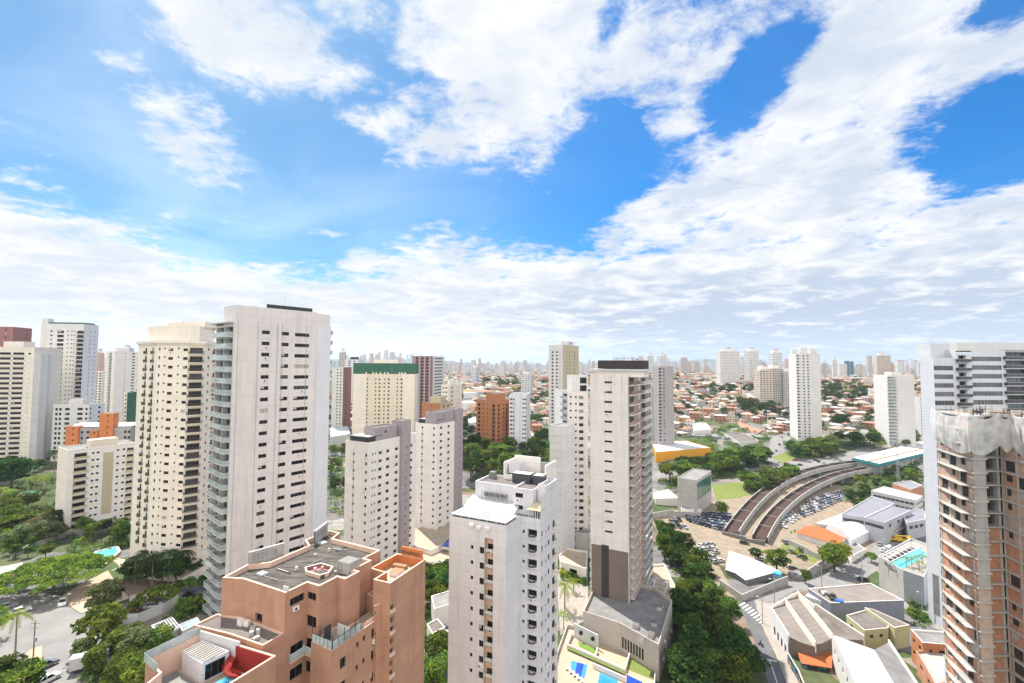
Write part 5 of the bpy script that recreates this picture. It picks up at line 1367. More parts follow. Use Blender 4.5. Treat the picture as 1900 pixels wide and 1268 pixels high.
def scatter(poly, n, h, kinds, label, group, gap=4.5, z=None):
    """trees standing on the ground inside a photo region"""
    xs, ys = [p[0] for p in poly], [p[1] for p in poly]; got = []
    n = n if n < 8 else int(n * .84)
    for _ in range(n * 30):
        if len(got) >= n: break
        x, y = _tr.uniform(min(xs), max(xs)), _tr.uniform(min(ys), max(ys))
        if not inpoly(x, y, poly): continue
        p = G(x, y)
        if in_foot(p.x, p.y) or any((p.x - a) ** 2 + (p.y - b) ** 2 < gap * gap for a, b in OCC): continue
        OCC.append((p.x, p.y)); got.append(p)
    for p in got: tree(p, _tr.uniform(*h) * 1.05, _tr.choice(kinds), label, group)

def drape(name, A, B, m, dz=.1, n=24, k=6, kind='structure', pix=True, mtx=None):
    """a ground sheet between two edges traced in the photo, laid on the terrain"""
    def res(E):
        E = [G(*p).xy if pix else Vector(p[:2]) for p in E]; L = [0]
        for a, b in zip(E, E[1:]): L.append(L[-1] + (b - a).length)
        out = []
        for i in range(n + 1):
            t = L[-1] * i / n; j = max(0, min(len(E) - 2, next((q - 1 for q in range(1, len(L)) if L[q] >= t - 1e-6), len(E) - 2)))
            out.append(E[j] + (E[j + 1] - E[j]) * ((t - L[j]) / max(1e-6, L[j + 1] - L[j])))
        return out
    a, b = res(A), res(B); mb = MB(); P = [[(a[i] + (b[i] - a[i]) * (j / k)) for j in range(k + 1)] for i in range(n + 1)]
    xs = np.array([[q.x for q in r] for r in P]); ys = np.array([[q.y for q in r] for r in P]); Z = gz(xs, ys) + dz
    mb.v = [(xs[i, j], ys[i, j], Z[i, j]) for i in range(n + 1) for j in range(k + 1)]
    for i in range(n):
        for j in range(k):
            q = (i * (k + 1) + j, (i + 1) * (k + 1) + j, (i + 1) * (k + 1) + j + 1, i * (k + 1) + j + 1)
            v = [Vector(mb.v[t]) for t in q]
            if (v[1] - v[0]).cross(v[2] - v[0]).z < 0: q = q[::-1]
            mb.f.append(q); mb.m.append(m); mb.uv.append(None)
    o = mb.build(name)
    return tag(o, kind=kind)

PAINT = {}
def paint(c):
    k = 'paint_' + c
    if k not in M:
        rgb = dict(white=(.75, .75, .74), silver=(.42, .43, .45), grey=(.16, .17, .18), black=(.018, .018, .02), red=(.30, .02, .02), blue=(.05, .08, .16), yellow=(.72, .42, .02))[c]
        M[k] = mat(k, rgb, .28, .03, .3, spec=.6, metal=.25 if c in ('silver', 'grey') else 0, coat=.6)
    return k
def car_mb(c, parts=False, van=False):
    p = paint(c); body, gl_, wh = MB(), MB(), MB()
    prof = [(-2.1, .28), (2.1, .28), (2.12, .62), (1.95, .78), (1.0, .92), (-1.75, .95), (-2.1, .82)] if not van else [(-2.4, .3), (2.3, .3), (2.35, .8), (2.0, 1.1), (-2.4, 1.1)]
    cab = [(1.0, .92), (.35, 1.42), (-1.15, 1.45), (-1.8, .95)] if not van else [(2.0, 1.1), (1.4, 2.0), (-2.35, 2.05), (-2.4, 1.1)]
    W_ = .86
    def ext(mb, pr, w0, w1, m, side):
        n = len(pr)
        zs = [q[1] for q in pr]; z0, z1 = min(zs), max(zs)
        w = lambda z: w0 + (w1 - w0) * (z - z0) / (z1 - z0)
        for sgn in (-1, 1):
            f = [(x, sgn * w(z), z) for x, z in pr]; mb.face(f if sgn < 0 else f[::-1], side)
        for i in range(n):
            a, b = pr[i], pr[(i + 1) % n]
            mb.face(((a[0], w(a[1]), a[1]), (b[0], w(b[1]), b[1]), (b[0], -w(b[1]), b[1]), (a[0], -w(a[1]), a[1])), m[i] if isinstance(m, (list, tuple)) else m)
    ext(body, prof, W_, W_ * .97, p, p)
    ext(gl_ if parts else body, cab, W_ * .95, W_ * .74, 'glass_dark', 'glass_dark')
    # painted roof and pillars proud of the glass
    (x0, _), (x1, z1), (x2, z2), (x3, _) = cab
    body.box(x2 + .02, x1 - .02, -W_ * .72, W_ * .72, z1 - .03, z1 + .05, p)
    for sgn in (-1, 1):
        body.cyl((x0, sgn * W_ * .93, cab[0][1]), (x1, sgn * W_ * .74, z1), .045, .045, p, 5); body.cyl((x3, sgn * W_ * .93, cab[3][1]), (x2, sgn * W_ * .74, z2), .06, .06, p, 5); body.cyl(((x1 + x2) / 2 - .1, sgn * W_ * .955, .93), ((x1 + x2) / 2, sgn * W_ * .75, z1), .05, .05, p, 5)
        body.box(prof[2][0] - .16, prof[2][0] + .015, sgn * .62 - .18, sgn * .62 + .18, .58, .74, 'glass_pale'); body.box(prof[0][0] - .02, prof[0][0] + .1, sgn * .66 - .14, sgn * .66 + .14, .62, .8, 'red_paint')
    ws = []
    for x in (-1.3, 1.32):
        for sgn in (-1, 1):
            w = MB() if parts else body
            w.cyl((x, sgn * (W_ - .2), .31), (x, sgn * (W_ + .02), .31), .31, .31, 'dark_metal', 12); w.cyl((x, sgn * (W_ + .0), .31), (x, sgn * (W_ + .035), .31), .19, .17, 'alu', 8)
            ws.append(w)
    return body, gl_, ws
CARP = {}
def car(p, ang, c, label, group, parts=False, z=None, van=False):
    z = gzf(p[0], p[1]) if z is None else z
    k = (c, parts, van)
    if k not in CARP:
        bd, g, ws = car_mb(c, parts, van); CARP[k] = (bd.mesh('car_body'), g.mesh('car_glass') if parts else None, [w.mesh('car_wheel') for w in ws] if parts else None)
    bd, g, ws = CARP[k]; nm = 'parked_van' if van else 'parked_car'
    if parts:
        e = empty(nm, (p[0], p[1], z + .12), label, 'van' if van else 'car', group, ang)
        link('body', bd, e); link('window', g, e)
        for w in ws: link('wheel', w, e)
    else:
        e = tag(link(nm, bd, None, (p[0], p[1], z + .12), ang), label, 'car', group)
    return e

COVER = []
def cover(poly, n, r0=.8, r1=1.9, h=.55):
    """loose undergrowth and hedge leaves between the trees: nobody could count it, so it all ends in one mass"""
    xs, ys = [p[0] for p in poly], [p[1] for p in poly]; k = 0
    for _ in range(n * 20):
        if k >= n: break
        x, y = _tr.uniform(min(xs), max(xs)), _tr.uniform(min(ys), max(ys))
        if not inpoly(x, y, poly): continue
        p = G(x, y)
        if in_foot(p.x, p.y): continue
        r = _tr.uniform(r0, r1); COVER.append((p.x, p.y, p.z + r * h, r)); k += 1
# ------------------------------------------------------------------ streets and yards
drape('road', [(-90, 1112), (60, 1094), (150, 1118), (190, 1135), (232, 1148)], [(-260, 1275), (40, 1272), (135, 1272), (190, 1225), (232, 1178)], 'asphalt_pale', .10, 30, 10)
drape('road', [(180, 1132), (260, 1113), (330, 1094), (400, 1066)], [(205, 1170), (270, 1142), (330, 1124), (400, 1098)], 'asphalt', .06, 20, 4)
drape('pavement', [(108, 1112), (150, 1085), (200, 1060)], [(150, 1140), (186, 1132), (240, 1112)], 'paving_tan', .22, 8, 4)
drape('pavement', [(30, 1230), (60, 1205), (78, 1200)], [(20, 1290), (52, 1290), (76, 1268)], 'paving_tan', .22, 8, 4)
drape('road', [(1368, 1118), (1386, 1155), (1402, 1196), (1411, 1223), (1430, 1285)], [(1399, 1114), (1416, 1171), (1441, 1226), (1452, 1250), (1464, 1290)], 'asphalt', .10, 24, 6)
drape('pavement', [(1401, 1114), (1418, 1171), (1443, 1226), (1466, 1290)], [(1430, 1122), (1440, 1168), (1466, 1222), (1492, 1290)], 'paving', .24, 20, 4)
drape('road', [(1374, 1118), (1420, 1103), (1462, 1086), (1535, 1054), (1606, 1030), (1650, 990)], [(1400, 1124), (1440, 1116), (1482, 1094), (1560, 1096), (1626, 1060), (1690, 1000)], 'asphalt_pale', .07, 28, 6)
drape('yard', [(1200, 952), (1310, 935), (1400, 905), (1480, 880), (1570, 905)], [(1236, 1012), (1340, 1050), (1440, 1078), (1530, 1052), (1612, 1022)], 'soil', .04, 40, 16)
drape('yard', [(1236, 1015), (1290, 1035), (1335, 1052)], [(1290, 1080), (1330, 1105), (1368, 1116)], 'soil', .05, 14, 8)
drape('grass', [(1452, 1010), (1490, 1022), (1520, 1034)], [(1445, 1022), (1482, 1034), (1512, 1046)], 'grass', .09, 10, 4, 'stuff')
drape('grass', [(1320, 900), (1370, 895), (1410, 900)], [(1330, 928), (1370, 925), (1400, 915)], 'grass', .10, 10, 6, 'stuff')
drape('grass', [(1432, 848), (1470, 835), (1545, 832)], [(1445, 862), (1480, 852), (1550, 842)], 'grass', .20, 10, 6, 'stuff')
drape('road', [(1330, 850), (1425, 855), (1500, 848), (1580, 838), (1720, 805)], [(1390, 874), (1460, 872), (1530, 866), (1600, 858), (1720, 850)], 'asphalt_pale', .12, 30, 6)
drape('road', [(1452, 800), (1428, 818), (1425, 855)], [(1470, 800), (1452, 820), (1460, 862)], 'asphalt_pale', .16, 20, 4)
drape('road', [(1395, 790), (1420, 800), (1470, 812)], [(1390, 797), (1415, 808), (1462, 820)], 'asphalt_pale', .15, 14, 4)
drape('road', [(1130, 905), (1180, 880), (1260, 868), (1340, 852)], [(1140, 925), (1190, 895), (1265, 880), (1345, 866)], 'asphalt_pale', .08, 20, 4)
drape('path', [(1030, 1050), (1060, 1030), (1090, 1022)], [(1040, 1180), (1060, 1165), (1092, 1150)], 'paving', .10, 12, 10)
drape('path', [(770, 985), (830, 975), (860, 975)], [(770, 1120), (815, 1120), (845, 1110)], 'paving_tan', .08, 12, 10)
drape('lawn', [(1025, 1010), (1060, 990), (1090, 985)], [(1035, 1040), (1060, 1030), (1090, 1020)], 'lawn', .09, 8, 4, 'stuff')
for i in range(9):
    a = (1372 + 5.3 * i, 1125 + 4.6 * i); mk_ = MB()
    p, q = G(a[0], a[1]), G(a[0] + 11, a[1] - 6.5)
    d = (q.xy - p.xy); n = Vector((-d.y, d.x)).normalized() * .28
    zz = max(p.z, q.z) + .145
    P0 = [p.xy - n, q.xy - n, q.xy + n, p.xy + n]
    mk_.face([(t.x, t.y, gzf(t.x, t.y) + .13) for t in ccw(P0)], 'white')
    tag(mk_.build('crossing_stripe'), kind='structure')
for A_, B_ in (([(1411, 1222), (1442, 1227)], [(1411, 1224.5), (1442, 1229.5)]), ([(1427, 1226), (1448, 1290)], [(1428.5, 1226), (1450.5, 1290)])):
    drape('road_marking', A_, B_, 'white', .135, 8, 1)

# ------------------------------------------------------------------ low buildings traced from their roofs
def low(name, lab, px, z, wall, roof='roof_grey', ph=.4, cat=None, faces={}, coping=None, group=None, fh=3.2, zlow=None, done=True):
    P = ccw([Pz(x, y, z) for x, y in px]); c = sum(P, Vector((0, 0))) / len(P)
    b = Bld(name, lab, cat or 'building', c, group)
    b.block(P, (zlow if zlow is not None else min(gzf(*p) for p in P)) - .6, z, wall, faces, ph=ph, roofm=roof, coping=coping, fh=fh)
    b.P = P
    if done: b.done()
    return b
def eaves(P, i): return P[i % len(P)]
def gable(name, lab, px, z, rise, wall, roof, axis=0, cat='building', over=.5, group=None, extra=None):
    """four roof corners; the ridge runs from the middle of edge axis+3 to the middle of edge axis+1"""
    P = [Pz(x, y, z) for x, y in px]
    if ccw(P)[0] != P[0]: P = P[::-1]
    c = sum(P, Vector((0, 0))) / 4; b = Bld(name, lab, cat, c, group); zb = min(gzf(*p) for p in P) - .6
    P = P[axis:] + P[:axis]
    r0, r1 = (P[3] + P[0]) / 2, (P[1] + P[2]) / 2
    I = [c + (p - c) * .96 for p in P]; q0, q1 = c + (r0 - c) * .96, c + (r1 - c) * .96
    w = b.mb('wall')
    for a, e in ((0, 1), (2, 3)): w.quad((*I[a], zb), (*I[e], zb), (*I[e], z - .02), (*I[a], z - .02), wall)
    for a, e, r in ((1, 2, q1), (3, 0, q0)): w.face(((*I[a], zb), (*I[e], zb), (*I[e], z - .02), (*r, z + rise * .95), (*I[a], z - .02)), wall)
    rf = b.mb('roof')
    for a, e, s, t in ((P[0], P[1], r1, r0), (P[2], P[3], r0, r1)):
        rf.quad((*a, z), (*e, z), (*s, z + rise), (*t, z + rise), roof); rf.quad((*a, z - .12), (*e, z - .12), (*e, z), (*a, z), roof)
    if extra: extra(b, P, zb)
    b.done(); return b

# white warehouse with dark walls and its walled yard
gable('warehouse', 'low warehouse with bright white roof and dark grey walls beside the crossing', [(1353, 1022), (1346, 1057), (1383, 1077), (1447, 1060)], -81.8, .7, 'concrete_dark', 'white', 0)
def wall_line(lab, pts, h=2.2, m='concrete', name='boundary_wall', t=.22):
    P = [G(*p).xy for p in pts]; mb = MB(); c = sum(P, Vector((0, 0))) / len(P)
    for a, e in zip(P, P[1:]):
        z0 = min(gzf(*a), gzf(*e)) - .4; z1 = max(gzf(*a), gzf(*e)) + h
        mb.obox(a, e, t, z0, z1, m); mb.obox(a, e, t + .1, z1, z1 + .1, 'concrete_light', -.05)
    o = mb.mesh(name, (c.x, c.y, gzf(*c))); tag(link(name, o, None, (c.x, c.y, gzf(*c))), lab, 'wall')
wall_line('stained concrete wall bending round the white-roofed warehouse yard at the crossing', [(1336, 1088), (1376, 1116), (1462, 1086)])
wall_line('grey wall along the street below the two parked dark cars', [(1484, 1078), (1530, 1056), (1566, 1042)])
wall_line('grey wall between the orange-tiled building and the parking yard', [(1462, 1010), (1500, 1030), (1540, 1048)], 2.4)
wall_line('low wall across the mouth of the viaduct troughs', [(1340, 992), (1385, 1005), (1420, 1013)], 1.4, 'concrete_dark')
wall_line('grey wall behind the rows of parked cars, below the white shed', [(1208, 962), (1250, 958), (1300, 962)], 2.6)
low('gatehouse', 'small pale gatehouse at the street end of the yard wall', [(1462, 1062), (1489, 1056), (1488, 1066), (1474, 1072)], -84.5, 'concrete_light', 'roof_grey', .2)
# water tank on a stand
tk = Bld('water_tank', 'bright blue round water tank beside the white warehouse roof', 'water tank', G(1443, 1082).xy); c_ = tk.root.location
tk.mb('tank').cyl((c_.x, c_.y, c_.z + 2.6), (c_.x, c_.y, c_.z + 4.0), 1.3, 1.5, 'tank_blue' if 'tank_blue' in M else M.setdefault('tank_blue', mat('tank_blue', (.08, .42, .68), .5)) and 'tank_blue', 16); tk.mb('stand').box(c_.x - 1, c_.x + 1, c_.y - 1, c_.y + 1, c_.z - .3, c_.z + 2.59, 'concrete'); tk.done()

# saw-tooth sheds on the corner: three sloping bays parted by parapet walls
def sheds():
    z = -75.2
    rows = [((1430, 1126), (1463, 1178)), ((1455, 1111), (1512, 1193)), ((1479, 1098), (1543, 1178)), ((1512, 1122), (1602, 1181))]
    R = [(Pz(*a, z), Pz(*c, z)) for a, c in rows]; cc = sum((p for r in R for p in r), Vector((0, 0))) / 8
    b = Bld('warehouse', 'corner warehouse with three brown fibre-cement roof bays between cream parapets', 'building', cc); zb = -83
    rf, w, pp = b.mb('roof'), b.mb('wall'), b.mb('parapet')
    for k in range(3):
        (a0, c0), (a1, c1) = R[k], R[k + 1]
        rf.quad((*c0, z - .6), (*c1, z - 1.6), (*a1, z - 1.6), (*a0, z - .6), 'fibro')
        n = 22
        for i in range(n):            # corrugation lines
            t = (i + .5) / n
            p0, p1 = a0 + (c0 - a0) * t, a1 + (c1 - a1) * t
            d = (c0 - a0).normalized() * .14
            rf.quad((*(p0 - d), z - .597), (*(p0 + d), z - .597), (*(p1 + d), z - 1.597), (*(p1 - d), z - 1.597), 'roof_mid' if i % 2 == 0 else 'fibro')
    for k in range(4):
        a, c = R[k]
        pp.obox(a, c, .3, z - 2.6, z + (.3 if k else .0), 'plaster_cream', -.15)
    for k in range(3):
        w.obox(R[k][1] + Vector((0, .2)), R[k + 1][1] + Vector((0, .2)), .25, zb, z - 1.1, 'brown_clad', -.0); w.obox(R[k + 1][0], R[k][0], .25, zb, z - .2, 'plaster_beige')
    L0, L1 = R[0]
    b.wall(L0 - Vector((.17, 0)), L1 - Vector((.17, 0)), zb, z, 'plaster_cool', [dict(u=.25 + .2 * k, w=1.6, h=2.6, dz=4.0, k1=1, kinds='dark') for k in range(4)], ztop=z, zmin=-84)
    b.wall(R[3][1], R[3][0], zb, z, 'plaster_beige')
    b.done()
    gable('lean_to', 'low orange-tiled canopy in front of the corner warehouse, over a painted wall', [(1474, 1199), (1487, 1231), (1544, 1240), (1544, 1208)], -79.4, .5, 'mural', 'tile_roof_bright', 1)
def muralmat():
    m = mat('mural', (.10, .11, .12), .8, .5, .6); nt = m.node_tree; N, L = nt.nodes, nt.links
    v = N.new('ShaderNodeTexVoronoi'); v.inputs['Scale'].default_value = .9; g = N.new('ShaderNodeNewGeometry'); L.new(g.outputs['Position'], v.inputs['Vector'])
    r = N.new('ShaderNodeValToRGB'); sp = N.new('ShaderNodeSeparateColor'); L.new(v.outputs['Color'], sp.inputs[0]); L.new(sp.outputs[0], r.inputs[0])
    r.color_ramp.interpolation = 'CONSTANT'
    for i, (q, c) in enumerate(((0, (.03, .03, .04)), (.45, (.06, .20, .30)), (.62, (.05, .08, .05)), (.75, (.32, .12, .06)), (.88, (.35, .32, .12)))):
        e = r.color_ramp.elements[i] if i < 2 else r.color_ramp.elements.new(q)
        e.position = q; e.color = (*c, 1)
    L.new(r.outputs[0], N['Principled BSDF'].inputs['Base Color']); M['mural'] = m
muralmat()
sheds()
wall_line('mural-painted wall along the pavement below the corner warehouse', [(1462, 1232), (1480, 1262), (1496, 1300)], 2.6, 'mural')
# big white hall on the corner, with one white and one grey slope
def hall():
    z = -72.8; Lf, Lb, Rb, Rf = Pz(1543.5, 1178, z), None, Pz(1649, 1192, z), None
    d = (Pz(1585, 1268, z) - Lf).normalized(); e = (Rb - Lf)
    F0, F1 = Lf + d * 30, Rb + d * 30
    b = Bld('hall', 'large white hall with one white and one grey roof slope at the lower right', 'building', (Lf + F1) / 2); zb = -83
    m0, m1 = Pz(1622, 1206, z + 2.2), None; m1 = m0 + d * 30
    rf = b.mb('roof')
    rf.quad((*Lf, z), (*F0, z), (*m1, z + 2.2), (*m0, z + 2.2), 'white_metal'); rf.quad((*m0, z + 2.2), (*m1, z + 2.2), (*F1, z), (*Rb, z), 'roof_grey')
    for k in range(26):
        t = k / 26; p, q = Lf + d * 30 * t, m0 + d * 30 * t; rf.quad((*p, z + .02), (*(p + d * .12), z + .02), (*(q + d * .12), z + 2.22), (*q, z + 2.22), 'alu')
    b.wall(Lf - e.normalized() * 0, F0, zb, z + .5, 'white', [dict(u=.1 + .13 * k, w=1.1, h=1.4, dz=2.2, k1=1, kinds='dark') for k in range(5)], ztop=z, zmin=-84)
    w = b.mb('wall'); w.face(((*Rb, zb), (*Lf, zb), (*Lf, z), (*m0, z + 2.2), (*Rb, z)), 'white'); w.quad((*F1, zb), (*Rb, zb), (*Rb, z), (*F1, z), 'plaster_cool')
    b.mb('parapet').obox(Rb, F1, .3, z - .3, z + .7, 'plaster_beige'); b.done()
hall()
low('workshop', 'flat-roofed grey building with a dented roof of loose sheets, behind the corner sheds', [(1500, 1094), (1616, 1084), (1677, 1116), (1541, 1121)], -78.2, 'slate_paint' if 'slate_paint' in M else (M.setdefault('slate_paint', mat('slate_paint', (.20, .21, .26), .8)) and 'slate_paint'), 'fibro', .35, coping='plaster_beige')
b = low('workshop_annexe', 'pale annexe with skewed metal sheets and dark junk on its roof', [(1494, 1107), (1512, 1090), (1545, 1100), (1572, 1118), (1538, 1121)], -79.4, 'plaster_cool', 'white_metal', .2, done=False)
rd = random.Random(9)
for k in range(14):
    p = Pz(1525 + k * 3 + rd.uniform(-4, 4), 1096 + k * 1.6 + rd.uniform(-2, 3), -77.6); b.box_on('roof_junk', p, rd.uniform(0, 90), rd.uniform(.8, 2.4), rd.uniform(.5, 1.2), -78.0 + .1 * rd.random(), .5, rd.choice(['dark_metal', 'slate_paint', 'blue_paint', 'white_metal']))
b.done()
low('house', 'small green-walled house with two brown flat roofs behind the white hall', [(1570, 1144), (1606, 1134), (1650, 1162), (1648, 1168), (1604, 1172)], -78.2, 'olive_paint' if 'olive_paint' in M else (M.setdefault('olive_paint', mat('olive_paint', (.46, .46, .27), .8)) and 'olive_paint'), 'roof_mid', .4, faces={0: [dict(u=.3, w=1.2, h=.9, dz=1.2, k1=1, kinds='dark'), dict(u=.7, w=1.2, h=.9, dz=1.2, k1=1, kinds='dark')], 4: [dict(u=.3, w=1.2, h=.9, dz=1.2, k1=1, kinds='dark')]}, coping='plaster_cream')
low('house', 'brown-roofed house with a cream ridge wall, left of the podium garden', [(1604, 1130), (1622, 1134), (1688, 1163), (1660, 1168)], -77.6, 'olive_paint', 'roof_mid', .5, coping='plaster_cream')
low('brick_house', 'orange brick house with flat pale roof beside the unfinished tower', [(1690, 1171), (1754, 1176), (1760, 1200), (1712, 1196)], -74.5, 'brick_orange', 'roof_grey', .5, faces={i: [dict(u=.25, w=1.3, h=1.1, dz=1.2, k1=2, kinds='dark'), dict(u=.75, w=1.3, h=1.1, dz=1.2, k1=2, kinds='dark')] for i in range(4)}, coping='plaster_beige')
low('brick_house', 'orange brick house with dark window band, below the flat pale roof by the unfinished tower', [(1700, 1212), (1770, 1205), (1800, 1262), (1735, 1275)], -76.5, 'block_dusty', 'concrete', .6, faces={i: [dict(u=.3, w=2.4, h=1.1, dz=1.0, k1=2, kinds='dark'), dict(u=.7, w=2.4, h=1.1, dz=1.0, k1=2, kinds='dark')] for i in range(4)})

# podium with pool beside the white tower
def podium():
    z = -77.0; P = [Pz(1630, 1037, z), Pz(1676, 1063, z), Pz(1714, 1076, z), Pz(1740, 1020, z), Pz(1690, 1003, z)]
    b = Bld('podium', 'grey podium with turquoise pool and pergola deck beside the white tower', 'building', sum(P, Vector((0, 0))) / 5); zb = -89
    m = {}
    b.block(P, zb, z, 'plaster_cool', ph=1.0, roofm='paving', coping='white', mats={1: 'grey_metal', 0: 'concrete_light'})
    b.mb('pool').face([(*Pz(x, y, z + .1), z + .1) for x, y in ((1653, 1046), (1674, 1056), (1722, 1030), (1705, 1018))], 'pool_water')
    pg = b.mb('pergola'); A0, B0, A1, B1 = Pz(1636, 1034, z + 2), Pz(1653, 1043, z + 2), Pz(1690, 1006, z + 2), Pz(1708, 1015, z + 2)
    for t in np.linspace(0, 1, 9):
        p, q = A0 + (A1 - A0) * float(t), B0 + (B1 - B0) * float(t); pg.obox(p, q, .25, z + 1.9, z + 2.1, 'white')
    for p, q in ((A0, A1), (B0, B1)): pg.obox(p, q, .3, z + 1.85, z + 2.15, 'white', .02)
    for p in (A0, A1, B0, B1): pg.cyl((*p, z), (*p, z + 1.9), .12, .12, 'white')
    b.mb('deck_floor').face([(*(p + (sum((A0, A1, B0, B1), Vector((0, 0))) / 4 - p) * .06), z + .05) for p in ccw([A0, B0, B1, A1])], 'dark_clad')
    b.done()
    for k, (x, y) in enumerate(((1682, 1052), (1692, 1052), (1702, 1050), (1712, 1048), (1706, 1060))):
        p = Pz(x, y, z); tree(p, 3.6, 'palm2', 'small palm on the podium deck, beside the turquoise pool', 'palms by the podium pool', z)
podium()
# podium of the brown-footed tower: flat grey roof, long front wall with windows, terraces and pools
def bf_podium():
    L, C, R, B = BF; z = -68.5
    P = [Pz(1082, 1141, z), Pz(1150, 1163, z), Pz(1222, 1204, z), Pz(1247, 1120, z), Pz(1212, 1095, z), Pz(1150, 1080, z), Pz(1105, 1090, z)]
    b = Bld('podium', 'low wing with stained grey roof round the foot of the brown-clad tower', 'building', Pz(1180, 1150, z)); zb = -83
    P = ccw(P)
    fr = {}
    for i in range(len(P)):
        a, c = P[i], P[(i + 1) % len(P)]
        if abs((a - Pz(1150, 1163, z)).length) < .1: fr[i] = [dict(u=.08 + .075 * k, w=.62, h=2.8, dz=2.2, k1=1, kinds='dark', panes=1) for k in range(8)]
        if abs((a - Pz(1222, 1204, z)).length) < .1: fr[i] = [dict(u=.1 + .1 * k, w=1.2, h=1.4, dz=1.2, k1=3, kinds='grey') for k in range(9)]
    b.block(P, zb, z, 'plaster_sand', fr, ph=1.0, roofm='concrete_dark', fh=3.4)
    for k, (x, y) in enumerate(((1225, 1130), (1215, 1160), (1208, 1182), (1190, 1190), (1180, 1165))):
        b.box_on('roof_plant', Pz(x, y, z), 60, 2.4 - .2 * k, 1.4, z, .9, 'concrete_light', 'roof_mid')
    b.done()
    z2 = -74.6
    T = [Pz(1052, 1165, z2), Pz(1094, 1172, z2), Pz(1150, 1195, z2), Pz(1218, 1228, z2), Pz(1214, 1290, z2), Pz(1020, 1290, z2), Pz(1034, 1215, z2)]
    b = Bld('garden_terrace', 'beige terrace with blue pools, clipped hedges and white walls before the brown-footed tower', 'terrace', sum(T, Vector((0, 0))) / 7)
    b.block(T, -86, z2, 'plaster_beige', ph=1.0, roofm='paving_tan', coping='concrete_light')
    def pf(part, px, h, m): b.mb(part).face([(*p, z2 + h) for p in ccw([Pz(x, y, z2 + h) for x, y in px])], m)
    pf('pool', [(1060, 1226), (1090, 1234), (1084, 1259), (1058, 1250)], .06, 'pool_blue'); pf('pool', [(1071, 1229), (1083, 1232), (1078, 1256), (1066, 1252)], .07, 'pool_deep'); pf('pool', [(1113, 1248), (1146, 1262), (1150, 1290), (1105, 1290)], .06, 'pool_blue'); pf('pool', [(1163, 1252), (1192, 1266), (1190, 1280), (1162, 1272)], .06, 'pool_deep')
    pf('lawn_strip', [(1054, 1198), (1160, 1244), (1158, 1250), (1051, 1203)], .5, 'lawn'); pf('lawn_patch', [(1072, 1190), (1106, 1204), (1105, 1214), (1075, 1200)], .06, 'lawn')
    pf('dry_lawn', [(1170, 1206), (1220, 1226), (1214, 1262), (1160, 1240)], .06, 'grass')
    for px in (((1052, 1196), (1160, 1243)), ((1100, 1232), (1160, 1258)), ((1170, 1206), (1160, 1240)), ((1062, 1172), (1052, 1196)), ((1108, 1203), (1105, 1216))):
        b.mb('garden_wall', 1).obox(Pz(*px[0], z2 + 1), Pz(*px[1], z2 + 1), .25, z2 + .01, z2 + 1.2, 'plaster_cream')
    b.mb('screen_wall').obox(Pz(1066, 1168, z2 + 2), Pz(1110, 1190, z2 + 2), .25, z2 + .01, z2 + 3.6, 'white')
    for x, y in ((1078, 1176), (1100, 1187)):
        p = Pz(x, y, z2 + 2) + Vector((0, -.16)); b.mb('round_window', 1).cyl((p.x, p.y + .3, z2 + 2.2), (p.x - .08, p.y - .05, z2 + 2.2), .5, .5, 'glass_dark', 14)
    for k in range(5):
        p = Pz(1050 + k * 7, 1245 + k * 6, z2); b.mb('sun_lounger', 1).prism([p, p + Vector((.6, .1)), p + Vector((.5, 1.8)), p + Vector((-.1, 1.7))], z2 + .25, z2 + .38, 'white')
    b.done()
    b = Bld('pergola', 'white pergola frame on the round terrace right of the brown-footed tower', 'pergola', G(1232, 1100).xy); z3 = -72
    fr_ = [Pz(1208, 1096, z3), Pz(1233, 1102, z3), Pz(1241, 1080, z3), Pz(1219, 1073, z3)]
    for i in range(4): b.mb('frame').obox(fr_[i], fr_[(i + 1) % 4], .35, z3, z3 + .35, 'white', .02 * i); b.mb('post', 1).cyl((*fr_[i], -84), (*fr_[i], z3), .15, .15, 'white')
    for t in (.33, .66): b.mb('beam', 1).obox(fr_[0] + (fr_[3] - fr_[0]) * t, fr_[1] + (fr_[2] - fr_[1]) * t, .25, z3 + .02, z3 + .3, 'white')
    b.done()
    low('terrace_wing', 'rounded pink-paved terrace with a low rim, right of the brown-footed tower', [(1205, 1052), (1232, 1050), (1252, 1090), (1258, 1120), (1248, 1130), (1215, 1100)], -76, 'plaster_beige', 'paving_tan', .8)
bf_podium()
low('club_house', 'low beige block with planted roof between the white foreground tower and the slim tower', [(1038, 1032), (1052, 1020), (1090, 1026), (1088, 1058), (1040, 1045)], -74, 'plaster_beige', 'paving_tan', .6, faces={i: [dict(u=.5, w=3, h=1.4, dz=1.0, k1=1, kinds='dark')] for i in range(5)})
low('roofed_court', 'brown tiled roof beside the pools, right of the white foreground tower', [(1022, 1150), (1070, 1168), (1058, 1184), (1026, 1178)], -79, 'plaster_beige', 'roof_mid', .05)

